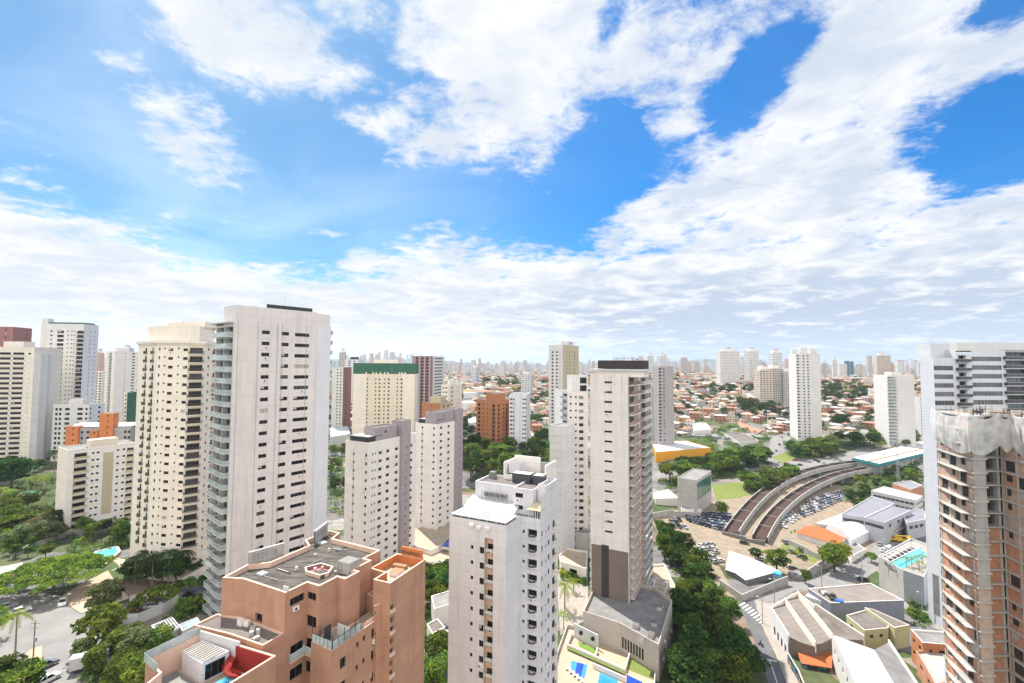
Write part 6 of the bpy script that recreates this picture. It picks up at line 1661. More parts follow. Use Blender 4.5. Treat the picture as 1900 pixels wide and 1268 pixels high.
# yellow store, teal-glass block and the white sheds beside it
low('store', 'long bright yellow store with a flat white roof, among the trees', [(1217, 840), (1319, 831.5), (1273, 819), (1208, 818)], -72.5, 'yellow_paint', 'white', .4)
def tealblock():
    P = corner_box(1292, 262, -38, 1257, 1320, z=-75, py=900); L, C, R, B = P
    b = Bld('office_block', 'concrete block with a sloping white side and dark teal glass end, above the car park', 'office block', (L + R) / 2)
    zt = zat(893, C); b.block(P, b.z0 - 1, zt, 'concrete_light', {1: [dict(u=.5, w=(R - C).length - 1.6, h=9.5, dz=1.6, k1=1, kinds='teal', panes=5)]}, ph=.5, roofm='roof_grey', fh=20, ztop=zt); b.done()
M['glass_teal'].node_tree.nodes['Principled BSDF'].inputs['Roughness'].default_value = .08
tealblock()
low('shed', 'white flat-roofed shed with a red left end, left of the teal-glass block', [(1212, 915), (1240, 908), (1259, 925), (1216, 926)], -79.5, 'plaster_white', 'white', .2)
low('shed', 'grey shed roofs at the foot of the teal-glass block', [(1262, 930), (1290, 938), (1302, 945), (1264, 946)], -81, 'plaster_beige', 'roof_grey', .2)
# metro station
def station():
    z = -71.8; P = [Pz(1582, 849.5, z), Pz(1632, 861, z), Pz(1760, 830, z), Pz(1720, 817, z)]
    b = Bld('metro_station', 'long metro station with white roof and teal fascia at the end of the viaducts', 'station', sum(P, Vector((0, 0))) / 4)
    b.mb('fascia').prism(P, z - 2.0, z, 'teal', False, bottom=True); P2 = inset(ccw(P), .25)
    b.mb('roof').prism(P2, z - .3, z + .12, 'white', 'white'); mid = [P[0] + (P[3] - P[0]) * .48, P[1] + (P[2] - P[1]) * .02]
    e = (P[2] - P[1]); s0 = (P[0] + P[1]) / 2; b.mb('roof_strip').prism([s0 + (P[1] - P[0]) * .1, s0 + (P[1] - P[0]) * .16, s0 + (P[1] - P[0]) * .16 + e, s0 + (P[1] - P[0]) * .1 + e], z + .121, z + .5, 'wood')
    Q = inset(ccw(P), 2.2); b.block(Q, -84, z - 2.0, 'concrete', {i: [dict(u=.06 + .08 * k, w=3.0, h=3.2, dz=1.0, k1=1, kinds='teal') for k in range(12)] for i in range(4)}, ph=0, fh=9)
    for k in range(12):
        p = P[1] + e * (k / 12 + .03) + Vector((-.4, .6)); b.mb('column', 1).obox(p, p + Vector((.01, .6)), .6, -84, z - 2.0, 'concrete_light')
    b.done()
station()
# viaducts: two curving concrete troughs that run from the station down into the ground
def viaduct(lab, px, zA, zB, w):
    n = len(px); zs = [zA + (zB - zA) * (i / (n - 1)) ** .8 for i in range(n)]
    P = [Pz(x, y, z) for (x, y), z in zip(px, zs)]
    # smooth and resample
    Q = []
    for i in range(n - 1):
        p0, p1, p2, p3 = P[max(i - 1, 0)], P[i], P[i + 1], P[min(i + 2, n - 1)]
        for k in range(6):
            t = k / 6; Q.append((.5 * ((2 * p1) + (p2 - p0) * t + (2 * p0 - 5 * p1 + 4 * p2 - p3) * t * t + (3 * p1 - p0 - 3 * p2 + p3) * t ** 3), zs[i] + (zs[i + 1] - zs[i]) * t))
    Q.append((P[-1], zs[-1])); c = Q[len(Q) // 2][0]
    b = Bld('viaduct', lab, 'viaduct', c); N = []
    for i in range(len(Q)):
        d = (Q[min(i + 1, len(Q) - 1)][0] - Q[max(i - 1, 0)][0]).normalized(); N.append(Vector((-d.y, d.x)))
    def strip(part, a0, a1, h0, h1, m):
        mb = b.mb(part)
        for i in range(len(Q) - 1):
            (p, z), (q, y) = Q[i], Q[i + 1]
            A, Bq, Cq, D = p + N[i] * a0, q + N[i + 1] * a0, q + N[i + 1] * a1, p + N[i] * a1
            f = ((*A, z + h0), (*Bq, y + h0), (*Cq, y + h1), (*D, z + h1)); mb.face(f, m)
    h = w / 2
    strip('deck', h, -h, -.02, -.02, 'track_bed')
    for s in (-1, 1):
        strip('parapet', s * h, s * h, -1.6, 1.5, 'concrete'); strip('parapet', s * (h - .35), s * (h - .35), -.02, 1.5, 'track_wall'); strip('parapet', s * h, s * (h - .35), 1.5, 1.5, 'concrete_light')
    strip('underside', -h, h, -1.6, -1.6, 'concrete_dark')
    for a in (-1.6, -.7, .7, 1.6): strip('rail', a - .045, a + .045, .12, .12, 'bronze')
    for i in range(4, len(Q) - 1, 4):
        (p, z) = Q[i]; A, Bq = p + N[i] * h, p - N[i] * h
        b.mb('frame', 1).obox(A, Bq, .22, z + 1.52, z + 1.72, 'concrete')
        g = gzf(p.x, p.y)
        if z - 1.6 - g > 1.0: b.mb('pier', 1).prism([p + N[i] * 2.2 + Vector((.9 * N[i].y, -.9 * N[i].x)), p - N[i] * 2.2 + Vector((.9 * N[i].y, -.9 * N[i].x)), p - N[i] * 2.2 - Vector((.9 * N[i].y, -.9 * N[i].x)), p + N[i] * 2.2 - Vector((.9 * N[i].y, -.9 * N[i].x))], g - 1, z - 1.61, 'concrete')
        else: b.mb('retaining_wall', 1).obox(A, Bq, 4, g - 1, z - 1.61, 'concrete')
    b.done()
M['track_wall'] = mat('track_wall', (.15, .125, .11), .95, .3, .4, .4)
M['track_bed'] = mat('track_bed', (.075, .042, .030), .95, .3, .6)
c3 = lambda x, y: (1180 + x / 3.519, 780 + y / 3.519)
viaduct('left-hand viaduct trough curving from the station, with brown track bed', [c3(*p) for p in ((625, 735), (690, 640), (770, 545), (860, 465), (955, 405), (1060, 358), (1180, 322), (1300, 298), (1440, 280), (1540, 268))], -84.2, -76.5, 6.8)
viaduct('right-hand viaduct trough beside the car yard, with a graffiti-marked outer wall', [c3(*p) for p in ((810, 775), (865, 675), (935, 590), (1020, 515), (1110, 455), (1215, 402), (1330, 360), (1460, 330), (1600, 308), (1700, 292))], -85.0, -76.8, 6.8)
# buildings right of the car yard
def tiledhouse():
    gable('tiled_building', 'long low building with a bright orange tiled roof beside the parking yard', [(1476, 988), (1513, 975), (1580, 1000), (1556, 1011)], -84.0, 1.5, 'plaster_beige', 'tile_roof_bright', 1)
    z = -82.6; A, B2, C2, D = Pz(1533, 977, z), Pz(1576, 965, z), Pz(1614, 986, z), Pz(1580, 1003, z)
    b = Bld('vaulted_shed', 'shed with a curved white metal roof behind the orange-tiled building', 'shed', (A + C2) / 2); n = 8; rf = b.mb('roof')
    for i in range(n):
        f = lambda t: 2.6 * math.sin(math.pi * t)
        t0, t1 = i / n, (i + 1) / n
        p0, p1, q0, q1 = A + (D - A) * t0, A + (D - A) * t1, B2 + (C2 - B2) * t0, B2 + (C2 - B2) * t1
        rf.quad((*p0, z + f(t0)), (*p1, z + f(t1)), (*q1, z + f(t1)), (*q0, z + f(t0)), 'white_metal')
        w = b.mb('wall'); w.quad((*p0, -89), (*p1, -89), (*p1, z + f(t1) - .05), (*p0, z + f(t0) - .05), 'plaster_cool'); w.quad((*q1, -89), (*q0, -89), (*q0, z + f(t0) - .05), (*q1, z + f(t1) - .05), 'plaster_cool')
    b.mb('wall').quad((*D, -89), (*C2, -89), (*C2, z), (*D, z), 'plaster_cool'); b.done()
tiledhouse()
low('shed', 'flat pale shed roofs between the orange-tiled building and the grey works', [(1512, 972), (1540, 962), (1572, 950), (1590, 958), (1540, 976)], -85.2, 'plaster_white', 'white', .3)
low('gate_building', 'small dark-doored annexe with pale flat roofs at the street corner', [(1556, 1014), (1582, 1004), (1606, 1020), (1580, 1034)], -84.8, 'plaster_beige', 'roof_grey', .4, faces={i: [dict(u=.3, w=2.2, h=2.2, dz=.6, k1=1, kinds='dark'), dict(u=.75, w=2.2, h=2.2, dz=.6, k1=1, kinds='dark')] for i in range(4)})
def works():
    z = -77.5; pc = 'works_grey'; M[pc] = mat(pc, (.44, .44, .47), .7, .06)
    def blk(lab, px, z, m=pc, roof='works_roof', **k): return low('works_building', lab, px, z, m, roof, .5, coping='white', **k)
    M['works_roof'] = mat('works_roof', (.22, .22, .25), .7, .12, .15)
    st = {i: [dict(u=.2 + .3 * k, w=3.0, h=1.6, dz=1.4, k1=1, kinds='grey') for k in range(3)] for i in range(5)}
    blk('wide grey works building with panelled dark roof between white parapets, nearest the car yard', [(1562, 955), (1618, 922), (1660, 936), (1604, 962)], z, faces=st)
    blk('grey works building with dark-striped roof and tall framed front, behind the yellow crane', [(1604, 962), (1652, 940), (1692, 948), (1640, 972)], z + .9, faces=st)
    blk('white works building with long window band at the far end of the car yard', [(1616, 912), (1640, 904), (1712, 922), (1700, 930)], z + 1.5, 'plaster_white', 'white', faces={i: [dict(u=.1 + .1 * k, w=2.0, h=1.2, dz=1.5, k1=2, kinds='grey') for k in range(9)] for i in range(4)})
    blk('grey works wing with a tan roof panel, next to the white tower', [(1672, 956), (1700, 945), (1718, 950), (1716, 966), (1684, 972)], z - 1.0, faces=st)
    blk('brick-topped building behind the white works building', [(1656, 898), (1690, 893), (1712, 902), (1690, 910)], z + 3.0, 'block_dusty')
    b = Bld('canopy', 'pale entrance canopy on the front of the grey works', 'canopy', Pz(1660, 982, -82)); z = -82
    b.mb('roof').prism([Pz(1636, 976, z), Pz(1662, 985, z), Pz(1682, 978, z), Pz(1656, 969, z)], z - .4, z, 'concrete_light', 'roof_grey', bottom=True)
    for x, y in ((1640, 977), (1661, 983), (1679, 977)): b.mb('post', 1).cyl((*Pz(x, y, z), -89), (*Pz(x, y, z), z - .41), .15, .15, 'alu')
    b.done()
works()
# yards of long roofs across the avenue
for k, (lab, px, z, w, r) in enumerate((
    ('long train shed with brown striped roofs and a white end wall', [(1318, 790), (1345, 786), (1408, 818), (1372, 822)], -73, 'plaster_white', 'roof_mid'),
    ('white box-roofed depot left of the striped train shed', [(1284, 786), (1310, 784), (1320, 798), (1288, 800)], -70, 'plaster_white', 'white'),
    ('grey depot roof with a blue front, at the near side of the train shed', [(1252, 798), (1320, 800), (1338, 812), (1258, 808)], -74, 'slate_paint', 'roof_grey'),
    ('white flat-roofed store below the pale broad tower', [(1600, 790), (1640, 783), (1690, 800), (1640, 806)], -70, 'plaster_white', 'white'),
    ('grey roofed store at the foot of the hill below the pale broad tower', [(1580, 800), (1625, 795), (1650, 812), (1600, 818)], -72, 'plaster_grey', 'roof_grey'),
    ('blue-grey warehouse with a wide pale roof beyond the orange brick tower', [(858, 716), (905, 712), (912, 728), (860, 730)], -48, 'plaster_cool', 'alu'),
    ('white walled house with pale roof between the trees, left of the beige towers', [(612, 795), (645, 792), (650, 806), (614, 812)], -62, 'plaster_white', 'white_metal'),
    ('flat white shed right behind the beige tower pair', [(868, 776), (882, 774), (884, 784), (870, 786)], -56, 'plaster_white', 'white'))):
    low('depot' if k < 3 else 'store', lab, px, z, w, r, .5)
gable('tiled_depot', 'long orange-tiled roof right of the striped train shed', [(1360, 788), (1378, 783), (1420, 800), (1404, 806)], -72, 2, 'plaster_beige', 'tile_roof', 1)
low('pool_deck', 'raised beige deck with steps and a triangular pool behind the beige towers', [(765, 985), (800, 970), (838, 962), (845, 1000), (800, 1022), (770, 1015)], -72, 'plaster_beige', 'paving_tan', .3)
b = Bld('pool', 'dark blue triangular pool on the beige deck left of the white foreground tower', 'pool', Pz(828, 1010, -71.8)); b.mb('water').prism(ccw([Pz(818, 1014, -71.5), Pz(833, 1016, -71.5), Pz(833, 1000, -71.5)]), -72.5, -71.5, 'white', 'pool_deep'); b.done()
low('pavilion', 'white tent-roofed pavilion between the orange block and the white foreground tower', [(790, 1045), (825, 1040), (836, 1060), (800, 1062)], -69, 'plaster_white', 'white', .1)
# left side gardens
def left_bits():
    def pool(lab, px, dz=.35):
        P = ccw([G(x, y).xy for x, y in px]); c = sum(P, Vector((0, 0))) / len(P); z = max(gzf(*p) for p in P) + dz
        b = Bld('swimming_pool', lab, 'pool', c); b.mb('rim').prism(inset(P, -.9), z - 1.2, z, 'paving_tan', False); 
        o, i_ = inset(P, -.9), P
        for k in range(len(P)): b.mb('rim').quad((*o[k], z), (*o[(k + 1) % len(P)], z), (*i_[(k + 1) % len(P)], z), (*i_[k], z), 'concrete_light')
        b.mb('water').face([(*p, z - .12) for p in P], 'pool_water'); b.done()
    pool('turquoise pool with pale edge beside the umbrella-shaped tree', [(163, 1048), (180, 1030), (214, 1022), (218, 1030), (190, 1052)], .8)
    pool('small turquoise pool among palms at the left edge', [(36, 922), (52, 913), (76, 914), (70, 924), (40, 930)], .5)
    low('garden_terrace', 'stepped cream terrace beside the turquoise pool under the cream tower', [(165, 1062), (212, 1036), (232, 1040), (226, 1052), (180, 1072)], -69.5, 'plaster_cream', 'paving_tan', .2)
    low('entrance_canopy', 'white glass-roofed entrance canopy with pale slats in front of the orange block', [(281, 1162), (318, 1146), (333, 1164), (297, 1186)], -63.5, 'white', 'paving', .25)
    z = -62.6; b = Bld('slatted_pergola', 'white slatted frame over the entrance canopy in front of the orange block', 'pergola', Pz(307, 1165, z))
    A0, A1, B0, B1 = Pz(281, 1162, z), Pz(318, 1146, z), Pz(297, 1186, z), Pz(333, 1164, z)
    for t in np.linspace(0, 1, 9): b.mb('slat', 1).obox(A0 + (A1 - A0) * float(t), B0 + (B1 - B0) * float(t), .18, z, z + .2, 'white')
    for t in np.linspace(0, 1, 3): b.mb('beam', 1).obox(A0 + (B0 - A0) * float(t), A1 + (B1 - A1) * float(t), .2, z - .2, z - .01, 'white')
    b.done()
    low('glass_canopy', 'low pale green glass canopy left of the white entrance canopy', [(256, 1192), (281, 1178), (292, 1190), (262, 1204)], -64.0, 'white', 'glass_bluish', .1)
    low('glass_canopy', 'low pale green glass canopy right of the white entrance canopy', [(332, 1160), (366, 1146), (372, 1156), (338, 1172)], -63.5, 'white', 'glass_bluish', .1)
    wall_line('tall white curved garden wall between the street and the entrance canopy', [(204, 1178), (228, 1160), (256, 1158), (300, 1140), (330, 1122)], 2.4, 'white', t=.25)
    wall_line('cream garden wall along the street under the cream tower', [(240, 1118), (300, 1106), (385, 1068)], 1.6, 'plaster_cream')
    wall_line('grey wall along the garden below the beige block', [(20, 1040), (60, 1015), (130, 995)], 1.4, 'concrete_light')
    wall_line('low wall at the head of the garden at the left edge', [(0, 905), (40, 895), (110, 885)], 1.6, 'concrete_light')
    low('ramp_house', 'pale low roof at the left edge behind the umbrella-shaped tree', [(-30, 1060), (40, 1045), (60, 1058), (0, 1080)], -64, 'plaster_white', 'concrete_light', .2)
left_bits()
low('side_house', 'small pale house roof wedged between the orange block and the white tower', [(800, 1108), (838, 1096), (842, 1120), (806, 1132)], -68.5, 'plaster_beige', 'roof_grey', .3)
low('side_house', 'small brown-roofed house below the pale one, beside the white tower', [(792, 1160), (812, 1150), (826, 1166), (802, 1178)], -66.5, 'plaster_beige', 'roof_mid', .3)

# ------------------------------------------------------------------ poles, lamps, pylons, crane
def pole(px, py, h, lab, arms=1, lamp=False, name='utility_pole'):
    p = G(px, py); b = Bld(name, lab, 'pole' if not lamp else 'street lamp', p.xy)
    b.mb('shaft').cyl((p.x, p.y, p.z - .3), (p.x, p.y, p.z + h), .16, .11, 'concrete_dark' if not lamp else 'grey_metal', 7)
    if lamp:
        b.mb('lamp_arm', 1).cyl((p.x, p.y, p.z + h - .1), (p.x - 1.4, p.y - .3, p.z + h + .25), .05, .04, 'grey_metal', 5); b.mb('lamp_head').box(p.x - 2.0, p.x - 1.3, p.y - .45, p.y - .15, p.z + h + .18, p.z + h + .34, 'alu')
    else:
        for k in range(arms): b.mb('crossarm', 1).box(p.x - .9, p.x + .9, p.y - .06, p.y + .06, p.z + h - .5 - k * .9, p.z + h - .38 - k * .9, 'wood')
        b.mb('transformer').cyl((p.x + .35, p.y, p.z + h * .62), (p.x + .35, p.y, p.z + h * .62 + .9), .22, .22, 'grey_metal', 8)
    b.done()
pole(60, 1252, 11, 'wooden utility pole with crossarms on the pavement at the lower left', 2)
pole(18, 1136, 10, 'grey utility pole by the parked cars at the left edge', 1)
pole(195, 1246, 6, 'short pole in front of the white box truck', 1)
pole(1415, 1158, 8.5, 'dark lamp post at the crossing corner', lamp=True, name='street_lamp')
pole(1437, 1118, 8, 'slim lamp post between the crossing and the corner warehouse', lamp=True, name='street_lamp')
pole(1525, 1092, 8.5, 'lamp post rising behind the loose-sheet roof', lamp=True, name='street_lamp')
pole(1600, 1082, 10, 'dark lamp post on the sunny street before the podium', lamp=True, name='street_lamp')
pole(1712, 1150, 9, 'slim lamp post before the dark stair screen of the white tower', lamp=True, name='street_lamp')
def pylon():
    p = G(1667, 905); b = Bld('lattice_mast', 'thin lattice mast rising in front of the station roof', 'mast', p.xy); h = 34; mb = b.mb('lattice')
    for sx in (-1, 1):
        for sy in (-1, 1): mb.cyl((p.x + sx * .9, p.y + sy * .9, p.z), (p.x + sx * .25, p.y + sy * .25, p.z + h), .08, .06, 'grey_metal', 4)
    for k in range(17):
        z0, z1 = p.z + k * 2, p.z + k * 2 + 2; s0, s1 = .9 - .65 * k / 17, .9 - .65 * (k + 1) / 17
        for sy in (-1, 1): mb.cyl((p.x - s0, p.y + sy * s0, z0), (p.x + s1, p.y + sy * s1, z1), .045, .045, 'grey_metal', 4); mb.cyl((p.x + sy * s0, p.y - s0, z0), (p.x + sy * s1, p.y + s1, z1), .045, .045, 'grey_metal', 4)
    b.done()
pylon()
# ------------------------------------------------------------------ trees
def one(px, py, h, kind, lab, group=None, name=None):
    p = G(px, py); OCC.append((p.x, p.y)); return tree(p, h, kind, lab, group, name=name)
one(98, 1100, 9.0, 'umb', 'very broad umbrella-shaped tree with yellow-green top over the left street')
one(193, 1142, 8.5, 'pale0', 'pale grey-green tree on the street corner below the turquoise pool')
one(292, 1130, 6.0, 'umb2', 'flat-topped bright green tree over the red parked car')
one(190, 1206, 10.5, 'light0', 'leaning light green tree beside the white box truck')
for x, y, h in ((250, 1086, 8.5), (282, 1092, 9.5), (312, 1088, 10.5), (338, 1078, 9.5), (266, 1074, 8.5), (298, 1072, 9.5)): one(x, y, h, 'palmd', 'tall dark palm in the close group at the foot of the cream tower', 'dark palms under the cream tower')
S0 = [one(x, y, h, k, 'dark round tree among the palms at the foot of the cream tower', 'dark trees under the cream tower') for x, y, h, k in ((240, 1082, 7, 'dark0'), (270, 1088, 8.5, 'dark1'), (300, 1086, 8, 'dark0'), (326, 1084, 8.5, 'dark1'), (344, 1076, 8, 'dark2'))]
one(28, 1214, 9, 'palm', 'single tall palm with hanging dry fronds on the left pavement')
one(100, 882, 13, 'palmd', 'tall dark palm in front of the white low block')
for x, y in ((4, 932), (18, 936), (50, 912), (64, 908), (78, 912), (86, 906)): one(x, y, 6.5, 'palm2', 'light green palm beside the small pool at the left edge', 'palms round the small left pool')
one(76, 996, 8.5, 'dry0', 'brownish half-bare tree in the garden left of the beige block')
one(8, 1290, 8, 'dark1', 'dark bushy tree at the bottom left corner'); one(42, 1296, 7, 'mid1', 'mid-green bushy tree right of the dark corner tree')
one(-12, 1190, 8, 'light1', 'yellow-green tree behind the palm at the left edge'); one(20, 908, 15, 'dark2', 'large dark round tree under the left cream tower'); one(-6, 900, 13, 'dark0', 'dark tree cut by the left edge of the photo')
one(352, 1100, 4.5, 'mid0', 'small tree trimmed square beside the black parked car')
one(1441, 1064, 10, 'mid1', 'leafy tree between the warehouse and the yard gatehouse'); one(1548, 1062, 11.5, 'light0', 'bright green tree against the grey street wall'); one(1556, 1050, 10.5, 'yellow0', 'yellow-leaved tree behind the bright green street tree')
one(1402, 1040, 5.5, 'dark0', 'small dark tree at the mouth of the viaduct'); one(1338, 960, 8.5, 'mid0', 'round green tree beside the teal-glass block'); one(1617, 1044, 4.5, 'light0', 'small street tree near the podium corner'); one(1494, 1084, 5.5, 'mid0', 'small tree behind the yard wall by the gatehouse')
one(1048, 1132, 7.5, 'palmy', 'bright yellow-green palm in the court left of the brown-clad tower'); one(1046, 1168, 4.5, 'palmy', 'low yellow palm below the bright palm'); one(1064, 1100, 4, 'palmy', 'small palm beside the low beige club house')
one(1598, 905, 9, 'light1', 'bright lime tree beside the right-hand viaduct')
S = scatter
S([(0, 930), (104, 945), (104, 1010), (0, 1015)], 26, (5, 8.5), ['mid0', 'mid1', 'light0', 'dark0', 'pale0'], 'tree in the dense garden left of the beige block', 'garden trees left of the beige block', 3.6)
S([(0, 1010), (100, 1015), (90, 1040), (0, 1045)], 8, (4, 6), ['mid1', 'dark1', 'pale0'], 'tree along the garden wall behind the umbrella tree', 'trees behind the umbrella tree', 4)
S([(0, 860), (95, 860), (105, 905), (0, 900)], 9, (6, 9), ['dark1', 'mid0', 'dark2'], 'dark tree in the grounds under the left cream tower', 'trees under the left cream tower', 5)
S([(146, 992), (240, 985), (236, 1012), (150, 1008)], 11, (5, 8), ['dark0', 'dark1', 'mid0'], 'dark tree along the foot of the beige block', 'trees along the beige block', 3.5)
S([(150, 1230), (225, 1195), (300, 1200), (296, 1290), (130, 1290)], 11, (4.5, 7), ['light0', 'mid0', 'light1', 'pale0'], 'light green tree in the street garden in front of the orange block', 'street garden trees before the orange block', 3.4)
S([(235, 1290), (300, 1262), (300, 1300)], 2, (6.5, 8), ['light1'], 'lime-yellow tree under the terrace of the orange block', 'lime trees under the orange block', 3)
S([(230, 1215), (300, 1195), (296, 1225)], 5, (3, 5), ['dark0', 'mid1'], 'small dark tree beside the glass canopy of the orange block', 'small trees by the glass canopy', 2.6)
S([(320, 1140), (385, 1108), (385, 1135), (340, 1150)], 9, (2, 3.6), ['bush0', 'bush1', 'light0'], 'shrub in the front garden of the pinkish tower', 'front garden shrubs', 2)
S([(205, 1150), (240, 1130), (380, 1080), (385, 1090), (260, 1140)], 6, (2.4, 3.6), ['bush1', 'mid1'], 'clipped shrub beside the street under the cream tower', 'street shrubs under the cream tower', 4)
S([(608, 770), (652, 768), (652, 800), (608, 790)], 9, (9, 14), ['dark0', 'dark2', 'dark1'], 'dark tree left of the green-topped tower', 'dark trees left of the green-topped tower', 7)
S([(604, 812), (648, 815), (640, 940), (604, 930)], 14, (6, 10), ['mid0', 'dark0', 'light0'], 'tree between the pinkish tower and the beige tower pair', 'trees behind the pinkish tower', 5)
S([(862, 846), (1032, 835), (1036, 896), (960, 880), (872, 890)], 36, (9, 13), ['dark0', 'dark1', 'mid0', 'mid1', 'mid0', 'light0'], 'tree in the green belt below the orange brick tower', 'green belt below the orange brick tower', 6)
S([(870, 885), (905, 878), (1010, 895), (1020, 915), (880, 900)], 6, (4, 6), ['light0', 'light1'], 'light green tree at the near edge of the belt behind the white tower', 'light trees at the belt edge', 5)
S([(944, 806), (1014, 800), (1016, 832), (950, 835)], 10, (9, 13), ['dark0', 'tall0', 'dark2'], 'dark tree at the foot of the white centre-strip tower', 'trees by the white centre-strip tower', 6)
S([(856, 790), (884, 790), (884, 840), (858, 850)], 6, (9, 13), ['dark0', 'dark2'], 'dark tree left of the orange brick tower', 'dark trees left of the orange brick tower', 7)
S([(790, 1075), (832, 1070), (832, 1130), (795, 1140)], 7, (6, 9), ['dark0', 'dark1', 'mid1'], 'dark tree in the gap between the orange block and the white tower', 'dark trees in the gap', 3.4)
S([(790, 1185), (828, 1175), (828, 1290), (790, 1290)], 8, (4, 7), ['light0', 'mid0', 'light1'], 'light tree at the bottom of the gap beside the white tower', 'light trees in the gap', 3)
S([(1030, 1045), (1085, 1055), (1085, 1085), (1032, 1075)], 7, (1.6, 3), ['bush0', 'bush2', 'bush1'], 'shrub in the court between the two white towers', 'court shrubs', 2)
S([(1262, 1130), (1316, 1115), (1354, 1165), (1376, 1220), (1390, 1290), (1250, 1290), (1272, 1200)], 40, (7, 10.5), ['dark0', 'dark1', 'dark2', 'dark0', 'dark1', 'mid0'], 'tree in the dark wood right of the brown-clad tower', 'dark wood beside the road', 4.2)  # mostly dark leaf kinds, standing in for shade from the brown-footed tower
S([(1214, 985), (1255, 1015), (1305, 1068), (1325, 1112), (1290, 1110), (1250, 1060), (1216, 1020)], 19, (7, 10.5), ['dark0', 'dark1', 'mid0', 'dark2'], 'tree between the brown-clad tower and the car park', 'trees above the dark wood', 5)
S([(1222, 892), (1290, 872), (1345, 872), (1330, 890), (1232, 900)], 15, (10, 14), ['dark0', 'mid0', 'mid1', 'light0'], 'tree in the cluster below the yellow store', 'trees below the yellow store', 6)
S([(1300, 868), (1410, 848), (1422, 864), (1330, 884)], 20, (10, 14), ['dark0', 'mid0', 'dark2', 'mid1'], 'tree in the cluster right of the yellow store', 'trees right of the yellow store', 6)
S([(1376, 905), (1466, 880), (1474, 892), (1420, 915), (1380, 918)], 20, (7, 11), ['mid0', 'light0', 'dark1', 'mid1'], 'tree on the lawn left of the viaducts', 'trees left of the viaducts', 5)
S([(1458, 842), (1545, 832), (1552, 848), (1478, 854)], 20, (9, 13), ['mid0', 'mid1', 'light0', 'dark0'], 'tree on the traffic island before the tall white tower', 'traffic island trees', 6)
S([(1556, 822), (1628, 818), (1624, 832), (1560, 834)], 9, (10, 14), ['dark0', 'mid0'], 'tree in the row beyond the avenue left of the station', 'tree row beyond the avenue', 7)
S([(1566, 918), (1625, 900), (1650, 912), (1600, 938), (1566, 932)], 12, (5, 8), ['mid1', 'dark0', 'pale0', 'dry0'], 'tree on the bank between viaduct and grey works', 'trees on the viaduct bank', 5)
S([(1628, 890), (1705, 878), (1706, 902), (1650, 906)], 9, (6, 9), ['mid0', 'dark0', 'light0'], 'tree below the station', 'trees below the station', 6)
S([(1640, 808), (1708, 800), (1708, 830), (1650, 832)], 8, (6, 9), ['light0', 'pale0'], 'light tree behind the station roof', 'trees behind the station', 7)
S([(1504, 790), (1562, 782), (1562, 800), (1510, 806)], 8, (10, 15), ['tall0', 'tall1', 'dark2'], 'dark upright tree at the foot of the tall white tower', 'upright trees by the tall white tower', 6)
S([(1690, 1115), (1716, 1128), (1722, 1165), (1694, 1150)], 7, (1.5, 3), ['bush0', 'bush1', 'palm2'], 'shrub in the strip garden below the podium', 'podium strip garden shrubs', 2)
S([(1462, 1012), (1500, 1024), (1515, 1040), (1476, 1050)], 3, (1.2, 2), ['bush2', 'bush0'], 'low yellowish shrub in the parking yard', 'yard shrubs', 4)

# ------------------------------------------------------------------ undergrowth
for a in (([(0, 925), (105, 940), (104, 1020), (0, 1030)], 150), ([(0, 880), (110, 890), (100, 925), (0, 920)], 60), ([(120, 1000), (240, 1000), (235, 1026), (130, 1046)], 60), ([(150, 1245), (240, 1215), (300, 1205), (296, 1290), (150, 1290)], 110, .6, 1.4),
          ([(300, 1150), (384, 1110), (385, 1135), (330, 1155)], 50, .5, 1.0), ([(862, 846), (1032, 835), (1036, 900), (872, 900)], 160, 1.2, 2.6), ([(1215, 985), (1262, 1015), (1330, 1112), (1398, 1290), (1250, 1290), (1268, 1130)], 260, .9, 2.0),
          ([(1222, 895), (1345, 872), (1420, 852), (1425, 864), (1330, 888), (1235, 905)], 150, 1.2, 2.6), ([(1376, 908), (1470, 882), (1474, 890), (1420, 916)], 70, .8, 1.8), ([(1458, 842), (1545, 833), (1552, 848), (1478, 854)], 80, 1, 2.2),
          ([(1250, 778), (1440, 800), (1420, 840), (1320, 846), (1230, 815)], 120, 1.6, 4.2), ([(1525, 785), (1700, 790), (1705, 828), (1560, 832)], 130, 1.6, 4.2), ([(1566, 918), (1650, 906), (1612, 940), (1566, 935)], 80, .8, 2.0), ([(1628, 882), (1705, 874), (1706, 905), (1640, 905)], 70, 1, 2.4),
          ([(604, 812), (648, 815), (640, 960), (604, 950)], 90, 1, 2.4), ([(778, 1062), (832, 1062), (830, 1290), (788, 1290)], 70, .5, 1.2), ([(1225, 905), (1262, 895), (1255, 920)], 20), ([(1685, 1110), (1722, 1125), (1724, 1168), (1692, 1160)], 30, .4, .9)): cover(*a)
sh = leaf_cloud(31, COVER, 14, .38, ('leaf_dark', 'leaf_mid', 'leaf_mid', 'leaf_light', 'leaf_pale'), .75)
tag(sh.build('shrubbery'), kind='stuff')
